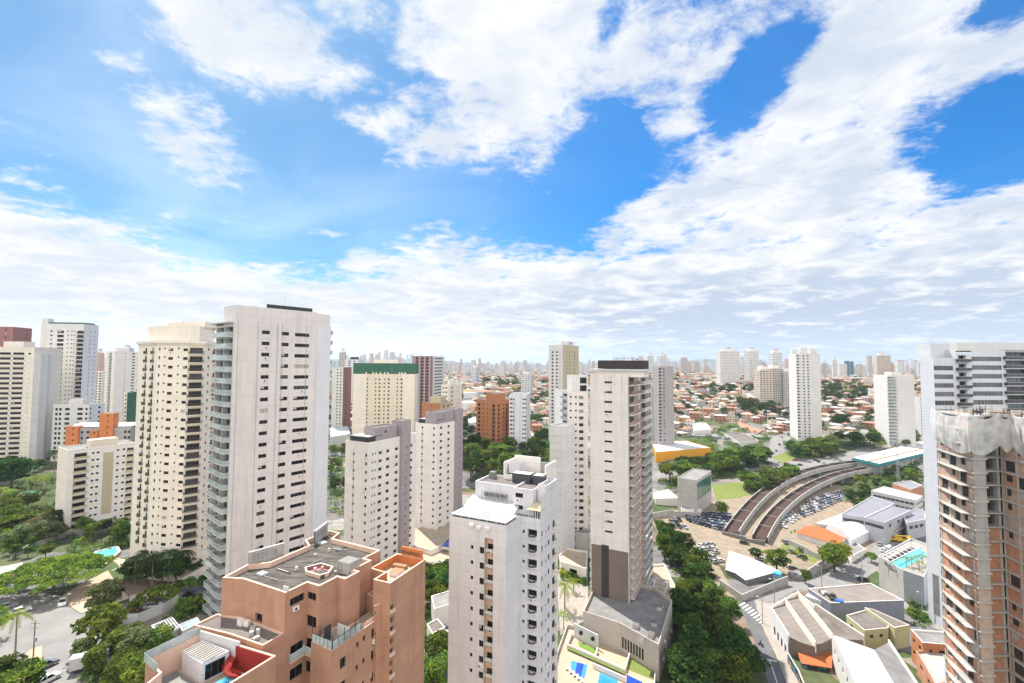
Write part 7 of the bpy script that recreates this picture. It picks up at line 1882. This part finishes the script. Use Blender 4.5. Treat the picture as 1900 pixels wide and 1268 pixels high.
# ------------------------------------------------------------------ cars
rc = random.Random(21)
def grid_cars(q, nu, nv, ang, cols, lab, grp, skip=.06):
    a, b, c, d = [G(*p).xy for p in q]
    for j in range(nv):
        for i in range(nu):
            if rc.random() < skip: continue
            u, v = (i + .5) / nu, (j + .5) / nv
            p = a * (1 - u) * (1 - v) + b * u * (1 - v) + c * u * v + d * (1 - u) * v
            car(p + Vector((rc.uniform(-.2, .2), rc.uniform(-.2, .2))), ang + rc.uniform(-.05, .05) + (math.pi if rc.random() < .3 else 0), rc.choice(cols), lab, grp)
def pdir(p, q):
    d = G(*q) - G(*p); return math.atan2(d.y, d.x)
MIX = ['silver', 'grey', 'black', 'silver', 'grey', 'white', 'black', 'blue']
grid_cars([(1266, 951), (1362, 955), (1338, 988), (1276, 968)], 9, 6, pdir((1300, 962), (1320, 975)), ['grey', 'black', 'silver', 'grey', 'blue'], 'dark car parked in tight rows left of the viaduct mouth', 'cars in rows left of the viaduct')
grid_cars([(1236, 958), (1262, 964), (1280, 984), (1246, 982)], 3, 3, pdir((1300, 962), (1320, 975)), ['black', 'silver', 'grey'], 'car parked loosely beside the tight rows', 'cars beside the tight rows', .2)
grid_cars([(1482, 938), (1580, 908), (1588, 922), (1486, 962)], 17, 4, pdir((1482, 950), (1496, 960)), ['silver', 'silver', 'grey', 'white', 'grey', 'blue'], 'silver car packed along the right-hand viaduct wall', 'cars packed along the right-hand viaduct')
grid_cars([(1446, 966), (1470, 952), (1484, 962), (1452, 986)], 5, 2, pdir((1446, 966), (1456, 972)), ['white', 'white', 'silver'], 'white car parked at the near end of the viaduct wall', 'white cars at the viaduct wall', .1)
grid_cars([(1296, 1012), (1322, 1008), (1344, 1046), (1310, 1052)], 3, 5, .4, ['white', 'silver', 'silver'], 'pale car half hidden under the trees by the white warehouse', 'cars under the trees by the warehouse', .25)
for x, y, a, c, l in ((1381, 1010, -.2, 'black', 'black car parked below the low wall at the viaduct mouth'), (1399, 1030, -.3, 'white', 'white car parked in the yard left of the small dark tree'), (1413, 1040, 0, 'silver', 'silver car parked right of the white yard car'), (1456, 1008, 1.4, 'grey', 'grey car parked at the end of the grey yard wall'), (1467, 1025, 1.3, 'grey', 'grey car behind the leafy yard tree'), (1488, 1036, 2.6, 'black', 'black car standing alone in the middle of the yard'), (1472, 1058, 0, 'black', 'black car parked behind the gatehouse'), (1602, 1078, .1, 'black', 'black car on the sunny street by the loose-sheet roof'), (1640, 1024, .5, 'white', 'white car on the street above the podium'), (1632, 1012, .8, 'silver', 'silver car turning beside the tiled annexe'), (1652, 1018, .4, 'white', 'white car nearer the yellow crane truck')): car(G(x, y).xy, a, c, l, None, True)
for x, y, a, c, l in ((116, 1122, -.9, 'white', 'white car at the street corner under the umbrella tree'), (38, 1138, .9, 'white', 'white car standing in the left street by the pole'), (12, 1130, .9, 'silver', 'silver car at the left edge behind the pole'), (28, 1100, .7, 'silver', 'silver car far back in the left street shade'), (84, 1240, 1.25, 'grey', 'dark grey-green car parked at the lower left kerb'), (88, 1266, 1.25, 'white', 'white car parked behind the dark grey-green one'), (246, 1134, .3, 'red', 'dark red car parked under the flat-topped tree'), (284, 1128, .3, 'white', 'white car parked right of the red one'), (354, 1108, .3, 'black', 'black car on the street below the cream tower')): car(G(x, y).xy, a, c, l, None, True)
for k, (x, y) in enumerate(((815, 1172), (822, 1182), (812, 1190), (806, 1200))): car(G(x, y).xy, .8, ('grey', 'silver', 'black', 'grey')[k], 'car parked in the gap between the orange block and the white tower', 'cars in the gap', True)
for k in range(26):
    t = k / 26; x = 1418 + 290 * t + rc.uniform(-6, 6); y = 862 - 22 * t * t + rc.uniform(-6, 5)
    car(G(x, y).xy, .25 + rc.uniform(-.1, .1), rc.choice(MIX + ['white', 'white', 'red']), 'car driving on the wide avenue before the station', 'cars on the avenue')
for x, y in ((1446, 826), (1450, 812), (1440, 838), (1462, 806)): car(G(x, y).xy, 1.2, rc.choice(MIX), 'car on the ramp beside the traffic island', 'cars on the ramp')
def box_truck():
    p = G(172, 1240); a = .55; e = empty('box_truck', (p.x, p.y, p.z + .12), 'white box truck parked beside the leaning green tree', 'truck', None, a)
    b = MB(); b.box(-3.6, 1.2, -1.1, 1.1, .85, 3.3, 'white'); link('cargo_box', b.mesh('cargo_box'), e)
    b = MB(); b.box(1.3, 3.0, -1.0, 1.0, .5, 1.4, 'white'); b.box(1.3, 2.6, -1.0, 1.0, 1.4, 2.4, 'white'); b.box(-3.5, 1.3, -.5, .5, .5, .84, 'dark_metal'); link('cab', b.mesh('cab'), e)
    b = MB(); b.face(((2.62, -.85, 1.5), (2.62, .85, 1.5), (2.62, .85, 2.2), (2.62, -.85, 2.2)), 'glass_dark'); link('windscreen', b.mesh('windscreen'), e)
    for x in (-2.4, 2.2):
        for s in (-1, 1): b = MB(); b.cyl((x, s * .8, .42), (x, s * 1.08, .42), .45, .45, 'dark_metal', 12); link('wheel', b.mesh('wheel'), e)
box_truck()
def crane_truck():
    p = G(1668, 1006); e = empty('crane_truck', (p.x, p.y, p.z + .1), 'yellow crane truck parked in front of the grey works', 'truck', None, -.35)
    b = MB(); b.box(-4, 3.2, -1.2, 1.2, .7, 1.5, paint('yellow')); b.box(-2, 1.0, -1.1, 1.1, 1.5, 2.5, 'paint_yellow'); b.box(3.21, 4.6, -1.2, 1.2, .6, 2.5, 'paint_yellow'); link('chassis', b.mesh('chassis'), e)
    b = MB(); b.cyl((-1.5, 0, 2.9), (5.0, .2, 3.1), .35, .25, 'paint_yellow', 8); link('boom', b.mesh('boom'), e)
    b = MB(); b.box(4.605, 4.64, -1.0, 1.0, 1.5, 2.3, 'glass_dark'); link('windscreen', b.mesh('windscreen'), e)
    for x in (-3, -1.6, 2.2, 3.6):
        for s in (-1, 1): b = MB(); b.cyl((x, s * .9, .5), (x, s * 1.25, .5), .55, .55, 'dark_metal', 12); link('wheel', b.mesh('wheel'), e)
crane_truck()
def rider():
    p = G(1412, 1200); a = R_(-66) + math.pi
    e = empty('motorcycle', (p.x, p.y, p.z + .12), 'dark motorcycle riding down the road beside the dark wood', 'motorcycle', None, a)
    for x in (-.65, .65): b = MB(); b.cyl((x, -.06, .3), (x, .06, .3), .3, .3, 'dark_metal', 14); link('wheel', b.mesh('wheel'), e)
    b = MB(); b.box(-.5, .4, -.12, .12, .4, .75, 'dark_metal'); b.cyl((.65, 0, .3), (.45, 0, 1.0), .04, .04, 'alu'); b.cyl((.45, -.35, 1.0), (.45, .35, 1.0), .03, .03, 'dark_metal'); b.box(-.75, -.1, -.14, .14, .75, .82, 'dark_metal'); link('frame', b.mesh('frame'), e)
    # rider: one continuous skinned body
    J = [(0, 0, .92), (.05, 0, 1.2), (.12, 0, 1.42), (.14, 0, 1.52), (.17, 0, 1.66), (.08, .2, 1.4), (.22, .28, 1.18), (.42, .3, 1.04), (.08, -.2, 1.4), (.22, -.28, 1.18), (.42, -.3, 1.04), (.0, .12, .88), (.38, .2, .78), (.2, .2, .38), (.32, .2, .34), (.0, -.12, .88), (.38, -.2, .78), (.2, -.2, .38), (.32, -.2, .34)]
    E = [(0, 1), (1, 2), (2, 3), (3, 4), (2, 5), (5, 6), (6, 7), (2, 8), (8, 9), (9, 10), (0, 11), (11, 12), (12, 13), (13, 14), (0, 15), (15, 16), (16, 17), (17, 18)]
    Rr = [.15, .16, .14, .06, .11, .065, .05, .04, .065, .05, .04, .1, .075, .055, .045, .1, .075, .055, .045]
    me = bpy.data.meshes.new('person'); me.from_pydata(J, E, []); me.materials.append(M['dark_metal'])
    o = link('person', me, None, (p.x, p.y, p.z + .12), a); sk = o.modifiers.new('skin', 'SKIN'); o.modifiers.new('sub', 'SUBSURF').levels = 1
    for v, r in zip(me.skin_vertices[0].data, Rr): v.radius = (r, r)
    me.skin_vertices[0].data[0].use_root = True
    tag(o, 'rider in dark clothes sitting on the motorcycle on the road', 'person')
rider()
# ------------------------------------------------------------------ houses on the slopes, far towers, skyline, haze
WOODS = []
def farscatter(poly, n, h, kinds, lab, grp, gap):
    xs, ys = [p[0] for p in poly], [p[1] for p in poly]; got = 0
    for _ in range(n * 40):
        if got >= n * 1.5: break
        x, y = _tr.uniform(min(xs), max(xs)), _tr.uniform(min(ys), max(ys))
        if not inpoly(x, y, poly): continue
        p = G(x, y); got += 1; OCC.append((p.x, p.y)); hh = _tr.uniform(*h)
        for j in range(7): WOODS.append((p.x + _tr.uniform(-5, 5), p.y + _tr.uniform(-5, 5), p.z + hh * _tr.uniform(.25, .85), _tr.uniform(2.6, 4.6)))
rf = random.Random(77)
HW = []
for nm, c in (('house_cream', (.66, .57, .45)), ('house_white', (.76, .74, .71)), ('house_salmon', (.62, .42, .32)), ('house_grey', (.45, .43, .41)), ('house_ochre', (.58, .40, .18)), ('house_brick', (.42, .20, .12))):
    HW.append(nm); M[nm] = mat(nm, c, .9, .1, .1)
HR = ['tile_roof', 'tile_pale', 'tile_brown', 'tile_pale', 'roof_mid', 'roof_grey', 'tile_brown', 'roof_mid', 'alu_roof']
M['alu_roof'] = mat('alu_roof', (.46, .45, .44), .8, .2, .3)
M['tile_brown'] = mat('tile_brown', (.36, .20, .14), .9, .2, .3)
def house_mb(rd):
    w, d, h = rd.uniform(6, 9.5), rd.uniform(7, 12), rd.choice((3.2, 5.8, 5.8, 6.4)); ht = rd.uniform(1.2, 2.2); wm, rm = rd.choice(HW), rd.choice(HR)
    wl, rfm = MB(), MB()
    wl.box(-w / 2, w / 2, -d / 2, d / 2, -2.5, h, wm, False)
    for fl in range(int(h // 2.8)):
        for sx in (-1, 1):
            for y in np.linspace(-d / 2 + 1.4, d / 2 - 1.4, 3): x = sx * (w / 2 + .02); wl.face([(x, y - .6 * sx, .9 + fl * 2.9), (x, y + .6 * sx, .9 + fl * 2.9), (x, y + .6 * sx, 2.1 + fl * 2.9), (x, y - .6 * sx, 2.1 + fl * 2.9)], 'glass_dark')
        for sy in (-1, 1):
            for x in (-w / 4, w / 4): y = sy * (d / 2 + .02); wl.face([(x + .7 * sy, y, .9 + fl * 2.9), (x - .7 * sy, y, .9 + fl * 2.9), (x - .7 * sy, y, 2.1 + fl * 2.9), (x + .7 * sy, y, 2.1 + fl * 2.9)], 'glass_dark')
    o = .5; a, b_ = w / 2 + o, d / 2 + o; r = max(0, d / 2 - w / 2)
    if rm in ('roof_grey', 'roof_mid') :
        wl.box(-w / 2, w / 2, -d / 2, -d / 2 + .25, h, h + .8, wm); rfm.box(-w / 2 + .1, w / 2 - .1, -d / 2 + .3, d / 2 - .1, h, h + .2, rm)
        rfm.box(-1, 1.2, -1, 1, h + .2, h + 1.6, 'concrete_light')
    elif rd.random() < .6:
        A, B, C, D = (-a, -b_, h), (a, -b_, h), (a, b_, h), (-a, b_, h); P, Q = (0, -r, h + ht), (0, r, h + ht)
        rfm.face((A, B, P), rm); rfm.face((B, C, Q, P), rm); rfm.face((C, D, Q), rm); rfm.face((D, A, P, Q), rm); rfm.face((D, C, B, A), rm)
    else:
        A, B, C, D = (-a, -b_, h), (a, -b_, h), (a, b_, h), (-a, b_, h); P, Q = (0, -b_, h + ht), (0, b_, h + ht)
        rfm.face((B, C, Q, P), rm); rfm.face((D, A, P, Q), rm); wl.face(((-w / 2, -d / 2, h), (w / 2, -d / 2, h), (0, -d / 2, h + ht * .92)), wm); wl.face(((w / 2, d / 2, h), (-w / 2, d / 2, h), (0, d / 2, h + ht * .92)), wm)
        rfm.face(((-a, -b_, h - .15), (a, -b_, h - .15), (a, -b_, h), (0, -b_, h + ht), (-a, -b_, h))[:2] + ((a, -b_, h), (-a, -b_, h)), rm)
    return wl, rfm, max(w, d)
HP = [house_mb(rf) for _ in range(26)]
HPM = [(a.mesh('wall'), b.mesh('roof')) for a, b, _ in HP]
HOCC = []
def towers_clear(x, y):
    return all((x - o.location.x) ** 2 + (y - o.location.y) ** 2 > 24 ** 2 for o in BIG)
BIG = [o for o in col.objects if o.get('category') in ('tower', 'building', 'station', 'office block', 'apartment block', 'podium', 'viaduct', 'shed')]
def houses(poly, n, lab, grp, gap=11, trees=0, tl=None, th=(6, 10)):
    xs, ys = [p[0] for p in poly], [p[1] for p in poly]; got = 0; base = rf.uniform(0, 1.5)
    for _ in range(n * 40):
        if got >= n: break
        # evenly over the ground rather than over the picture
        x = rf.uniform(min(xs), max(xs)); y = max(ys) - (max(ys) - min(ys)) * rf.random() ** 1.25
        if not inpoly(x, y, poly): continue
        p = G(x, y)
        if any((p.x - a) ** 2 + (p.y - b) ** 2 < gap ** 2 for a, b in HOCC) or any((p.x - a) ** 2 + (p.y - b) ** 2 < 6.5 ** 2 for a, b in OCC) or in_foot(p.x, p.y) or not towers_clear(p.x, p.y): continue
        HOCC.append((p.x, p.y)); got += 1; k = rf.randrange(26)
        e = empty('house', tuple(p), lab, 'house', grp, base + rf.choice((0, math.pi / 2, math.pi, -math.pi / 2)) + rf.uniform(-.12, .12)); e.scale = [rf.uniform(.9, 1.2)] * 3
        link('wall', HPM[k][0], e); link('roof', HPM[k][1], e)
    k = 0
    for _ in range(trees * 30):
        if k >= trees: break
        x, y = rf.uniform(min(xs), max(xs)), rf.uniform(min(ys), max(ys))
        if not inpoly(x, y, poly): continue
        p = G(x, y)
        if any((p.x - a) ** 2 + (p.y - b) ** 2 < 36 for a, b in HOCC) or any((p.x - a) ** 2 + (p.y - b) ** 2 < 30 for a, b in OCC): continue
        OCC.append((p.x, p.y)); k += 1; hh = rf.uniform(*th); WOODS.extend((p.x + rf.uniform(-3, 3), p.y + rf.uniform(-3, 3), p.z + hh * rf.uniform(.3, .8), rf.uniform(2, 3.2)) for _j in range(5))
farscatter([(1528, 722), (1625, 716), (1625, 745), (1600, 752), (1530, 742)], 16, (14, 19), ['dark0', 'dark2', 'dark1'], 'tree in the hillside wood right of the tall white tower', 'hillside wood on the right', 9)
farscatter([(1372, 762), (1428, 755), (1460, 772), (1400, 780)], 12, (14, 19), ['dark1', 'mid1', 'dark0'], 'large tree on the slope left of the tall white tower', 'slope trees left of the tall white tower', 7)
farscatter([(1312, 722), (1400, 722), (1400, 734), (1320, 732)], 9, (12, 16), ['dark0', 'dark2'], 'tree in the small wood on the hillside of tiled houses', 'small hillside wood', 10)
farscatter([(890, 706), (962, 704), (962, 722), (905, 726)], 10, (13, 18), ['dark0', 'mid1'], 'tree in the grove beyond the orange brick tower', 'grove beyond the orange brick tower', 9)
houses([(1244, 722), (1330, 735), (1470, 770), (1465, 790), (1380, 784), (1300, 780), (1246, 780)], 78, 'tiled house on the hillside left of the tall white tower', 'hillside houses left of the tall white tower', 10.5, 34, 'tree')
houses([(1525, 738), (1620, 748), (1620, 785), (1525, 780)], 30, 'tiled house between the tall white tower and the pale broad tower', 'houses between the two right-hand towers', 11, 18, 'tree')
houses([(1248, 702), (1460, 704), (1470, 722), (1400, 736), (1248, 722)], 60, 'small far house high on the right-hand hillside', 'far houses on the right-hand hill', 12, 24, 'tree')
houses([(830, 694), (1014, 694), (1016, 735), (985, 775), (948, 730), (880, 728), (858, 740), (830, 712)], 66, 'small pale house beyond the orange brick tower', 'houses beyond the orange brick tower', 11.5, 30, 'tree')
houses([(1076, 690), (1092, 690), (1092, 700), (1076, 700)], 6, 'far house just right of the tall tan tower', 'far houses right of the tan tower', 12)
houses([(985, 735), (1016, 730), (1018, 800), (1000, 830), (988, 800)], 10, 'house beside the white centre-strip tower', 'houses by the centre-strip tower', 11)
houses([(1650, 702), (1708, 702), (1708, 735), (1696, 735)], 8, 'house right of the pale broad tower', 'houses right of the pale broad tower', 11)
houses([(176, 690), (254, 690), (252, 760), (200, 740)], 22, 'small house between the left-hand towers', 'houses between the left-hand towers', 11)
houses([(1250, 778), (1290, 782), (1280, 800), (1250, 798)], 5, 'low house behind the white box-roofed depot', 'houses behind the depot', 11)
houses([(1405, 785), (1462, 790), (1460, 812), (1425, 806)], 8, 'low house between the tiled depot and the tall white tower', 'houses by the tiled depot', 10.5)
houses([(1525, 782), (1625, 784), (1700, 800), (1640, 812), (1560, 812)], 20, 'low house in the blocks behind the station', 'houses behind the station', 10.5)
houses([(1215, 800), (1250, 790), (1290, 808), (1230, 816)], 6, 'low house beside the grey depot', 'houses beside the depot', 11)

# towers in the right-hand distance, each of its own
WP = {}
def wp(wall, pane, pu, fh, u0, u1, v0, v1, **k):
    key = str((wall, pane, pu, fh, u0, u1, v0, v1))
    if key not in WP: n = 'far_wall_%d' % len(WP); WP[key] = n; M[n] = winwall(n, wall, pane, pu, fh, u0, u1, v0, v1, **k)
    return WP[key]
FW = [wp((.66, .64, .62), (.10, .11, .13), 3.2, 3.0, .25, .72, .28, .72), wp((.58, .50, .42), (.10, .09, .09), 4.0, 3.0, .2, .8, .3, .75), wp((.70, .70, .72), (.16, .19, .23), 5, 3.0, .1, .9, .35, .8), wp((.50, .47, .45), (.07, .07, .08), 2.6, 3.0, .25, .7, .2, .75), wp((.62, .40, .30), (.12, .10, .09), 3.4, 3, .25, .7, .3, .7)]
def far_tower(px, py, pw, Y, lab, m, group=None, ang=None, d=None, crown=True, roofm='roof_grey', name='apartment_tower'):
    p = at(px, py, Y); w = pw / FPX * Y; ang = rf.uniform(-35, 35) if ang is None else ang; w *= .8 if abs(ang) > 12 else 1; d = d or w * .8
    z0 = gzf(p.x, p.y) - 2; e = empty(name, (p.x, p.y, z0), lab, 'tower', group, R_(ang)); h = p.z - z0
    b = MB(); b.prism([(-w / 2, -d / 2), (w / 2, -d / 2), (w / 2, d / 2), (-w / 2, d / 2)], 0, h, m, roofm, uv=True); link('wall', b.mesh('wall'), e)
    if crown:
        b = MB(); b.box(-w * .3, w * .25, -d * .3, d * .3, h, h + 4.5, 'plaster_beige'); b.box(-w * .1, w * .15, -d * .2, d * .2, h + 4.5, h + 7, 'plaster_grey'); link('roof_block', b.mesh('roof_block'), e)
    return e
far_tower(1350, 652, 34, 900, 'pale ribbed tower, left of the pair with one slender twin behind', FW[0], ang=-8, d=26); far_tower(1360, 655, 16, 960, 'slender grey tower hiding behind the pale ribbed tower', FW[3], ang=-8)
far_tower(1394, 652, 19, 900, 'slim pale tower standing alone between the ribbed tower and the brown pair', FW[0], ang=5); far_tower(1438, 655, 18, 860, 'slim white tower peeking over the brown pair', FW[2], ang=0)
far_tower(1416, 686, 24, 640, 'left half of the brown and white tower pair, with white edge fins', FW[1], ang=-6, d=20); far_tower(1436, 684, 22, 655, 'dark middle tower of the brown pair left of the tall white tower', FW[3], ang=-6, d=20); far_tower(1455, 690, 16, 650, 'right half of the brown pair, nearest the tall white tower', FW[3], ang=-6, d=20)
far_tower(1636, 660, 26, 1250, 'far brownish tower with stepped top, left of the white modern tower', FW[1], ang=-20); far_tower(1649, 672, 12, 1270, 'low far tower stepping down right of the brownish stepped one', FW[4], ang=-20)
far_tower(1571, 670, 6, 1700, 'dark teal slim tower, left of a matching pair on the horizon', wp((.10, .17, .20), (.05, .08, .10), 4, 3, .1, .9, .3, .8), ang=0, crown=False); far_tower(1580, 671, 5, 1700, 'dark teal slim tower, right of a matching pair on the horizon', WP[str(((.10, .17, .20), (.05, .08, .10), 4, 3, .1, .9, .3, .8))], ang=0, crown=False)
for x, y, w in ((1206, 660, 12), (1229, 660, 13)): far_tower(x, y, w, 1300, 'pale twin tower on the horizon above the brown-footed tower', FW[2], 'pale twin towers on the horizon', ang=0)
far_tower(882, 682, 13, 1000, 'white slab alone among the houses beyond the green-topped tower', FW[2], ang=-20, d=14); far_tower(978, 695, 22, 760, 'low white slab among the houses left of the tall tan tower', FW[2], ang=-15, d=18, name='apartment_block'); far_tower(1548, 668, 9, 1500, 'pale far tower right of the tall white tower', FW[0]); far_tower(1530, 674, 10, 1450, 'brown far tower beside the tall white tower', FW[1])
far_tower(186, 655, 14, 800, 'pinkish far tower between the left white tower and the beige tower', FW[4]); far_tower(236, 646, 16, 1100, 'pale blue-grey far tower left of the cream tower', FW[2]); far_tower(218, 652, 14, 1000, 'grey far tower behind the beige tower', FW[3]); far_tower(636, 654, 11, 900, 'grey far tower behind the white and red slab', FW[3])
far_tower(1594, 676, 10, 1600, 'cream far tower in the gap right of the teal pair', FW[1]); far_tower(1270, 664, 10, 1900, 'grey far tower above the hillside houses', FW[3])
# tower crane on the brown-footed tower's skyline
def tower_crane():
    p = at(1174, 672, 900); b = Bld('tower_crane', 'tower crane with long jib seen above the dark penthouse', 'crane', p.xy); z = p.z + 6
    b.mb('mast').box(p.x - .9, p.x + .9, p.y - .9, p.y + .9, b.z0, z + 3, 'grey_metal'); b.mb('jib').box(p.x - 32, p.x + 10, p.y - .6, p.y + .6, z, z + 1.1, 'grey_metal'); b.mb('counterweight').box(p.x + 7, p.x + 10, p.y - 1, p.y + 1, z - 2.2, z, 'concrete_dark')
    b.done()
tower_crane()
# distant skyline: the nearest rank as separate towers, the rest as one mass
for k in range(190):
    px = rf.uniform(170, 1900); Y = rf.uniform(1500, 3200)
    if 640 < px < 1240: Y = rf.uniform(1900, 3400)
    hgt = rf.choice((35, 45, 55, 60, 70, 80)) + rf.uniform(-8, 8) - (8 if px > 1250 else 0)
    x = at(px, 660, Y).x; g = gzf(x, Y); top = proj((x, Y, g + hgt))[1]
    far_tower(px, top, rf.uniform(14, 26) / Y * FPX, Y, 'small far tower in the hazy skyline', rf.choice(FW), 'far skyline towers', crown=False)
sk = MB()
for k in range(1500):
    px = rf.uniform(-100, 2000); Y = rf.uniform(3200, 7500); p = at(px, 668, Y); g = gzf(p.x, p.y); dn = 1 + .5 * math.sin(px / 90) + .35 * math.sin(px / 37 + 1)
    hgt = (rf.uniform(25, 70) + (45 * rf.random() ** 3)) * max(.45, dn) * (Y / 5200) ** .5; w, d = rf.uniform(14, 34), rf.uniform(12, 26)
    sk.prism([(p.x - w / 2, p.y - d / 2), (p.x + w / 2, p.y - d / 2), (p.x + w / 2, p.y + d / 2), (p.x - w / 2, p.y + d / 2)], g - 3, g + hgt, rf.choice(FW), 'roof_grey', uv=True)
tag(sk.build('distant_skyline'), kind='stuff')
tw = MB()
for k in range(9000):
    a = rf.uniform(-.95, .95); Y = 480 + 3600 * rf.random() ** 1.5; x = Y * a * 1.25
    if Y < 1000 and any((x - q) ** 2 + (Y - r) ** 2 < 144 for q, r in HOCC): continue
    px = proj((x, Y, -60))[0]
    if Y < 640 and 1130 < px < 1720: continue
    if Y < 560 and not (px < 240 or 600 < px < 860): continue
    if not towers_clear(x, Y) or (Y < 900 and any((x - q) ** 2 + (Y - r) ** 2 < 100 for q, r in OCC)): continue
    g = gzf(x, Y); w, d, h = rf.uniform(7, 13), rf.uniform(7, 14), rf.choice((4, 6, 6, 7, 9)); t = rf.uniform(0, 1.57); c, s = math.cos(t), math.sin(t)
    if rf.random() < .05: w, d, h = w * 2.4, d * 2.4, 9
    R4 = [(x + u * c - v * s, Y + u * s + v * c) for u, v in ((-w / 2, -d / 2), (w / 2, -d / 2), (w / 2, d / 2), (-w / 2, d / 2))]
    tw.prism(R4, g - 2.5, g + h, rf.choice(HW), False); rm = rf.choice(HR); ap = (x, Y, g + h + rf.uniform(.4, 2.2))
    for i in range(4): tw.face(((*R4[i], g + h), (*R4[(i + 1) % 4], g + h), ap), rm)
tag(tw.build('distant_houses'), kind='stuff')
# far woods and street trees that read as one mass: leaf clumps strewn over the slopes
cl = []
for k in range(3600):
    a = rf.uniform(-.95, .95); Y = 520 + 3000 * rf.random() ** 1.6; x = Y * a * 1.25
    if math.sin(x / 95 + 1) * math.cos(Y / 140 + x / 300) + .5 * math.sin(x / 41 + Y / 77) < .15 and rf.random() < .75: continue
    px = proj((x, Y, -60))[0]
    if Y < 660 and 1130 < px < 1720: continue
    if not towers_clear(x, Y) or any((x - q) ** 2 + (Y - r) ** 2 < 60 for q, r in HOCC): continue
    g = gzf(x, Y)
    for j in range(rf.randint(1, 3)): cl.append((x + rf.uniform(-6, 6), Y + rf.uniform(-6, 6), g + rf.uniform(3, 7), rf.uniform(3, 6.5)))
cl = cl + WOODS
wd = leaf_cloud(5, cl, 1.3, 1.5, ('leaf_dark', 'leaf_dark', 'leaf_mid'), .8)
tag(wd.build('distant_woods'), kind='stuff')
# a blue line of hills on the horizon
def hills():
    mb = MB(); n = 90; M['hill_green'] = mat('hill_green', (.07, .11, .06), 1, .3, .004)
    for i in range(n):
        f = lambda k: (-9000 + 18000 * k / n, 8200 + 500 * math.sin(k * .3), max(5, 60 + 55 * math.sin(k * .21 + 1) + 30 * math.sin(k * .53) - .0 * k))
        (x0, y0, h0), (x1, y1, h1) = f(i), f(i + 1)
        mb.quad((x0, y0 - 900, -75), (x1, y1 - 900, -75), (x1, y1, -60 + h1), (x0, y0, -60 + h0), 'hill_green'); mb.quad((x0, y0, -60 + h0), (x1, y1, -60 + h1), (x1, y1 + 800, -75), (x0, y0 + 800, -75), 'hill_green')
    tag(mb.build('hills'), kind='structure')
hills()
# the air itself
def haze():
    m = bpy.data.materials.new('haze'); m.use_nodes = True; N, L = m.node_tree.nodes, m.node_tree.links
    N.remove(N['Principled BSDF']); v = N.new('ShaderNodeVolumePrincipled'); v.inputs['Color'].default_value = (.66, .80, .97, 1); v.inputs['Density'].default_value = HAZE; v.inputs['Anisotropy'].default_value = .2
    L.new(v.outputs[0], N['Material Output'].inputs['Volume']); M['haze'] = m
    mb = MB(); z0 = -130; mb.box(-9200, 9200, -500, 9700, z0, 95, 'haze'); tag(mb.build('haze'), kind='stuff')
HAZE = 0.85e-4
haze()
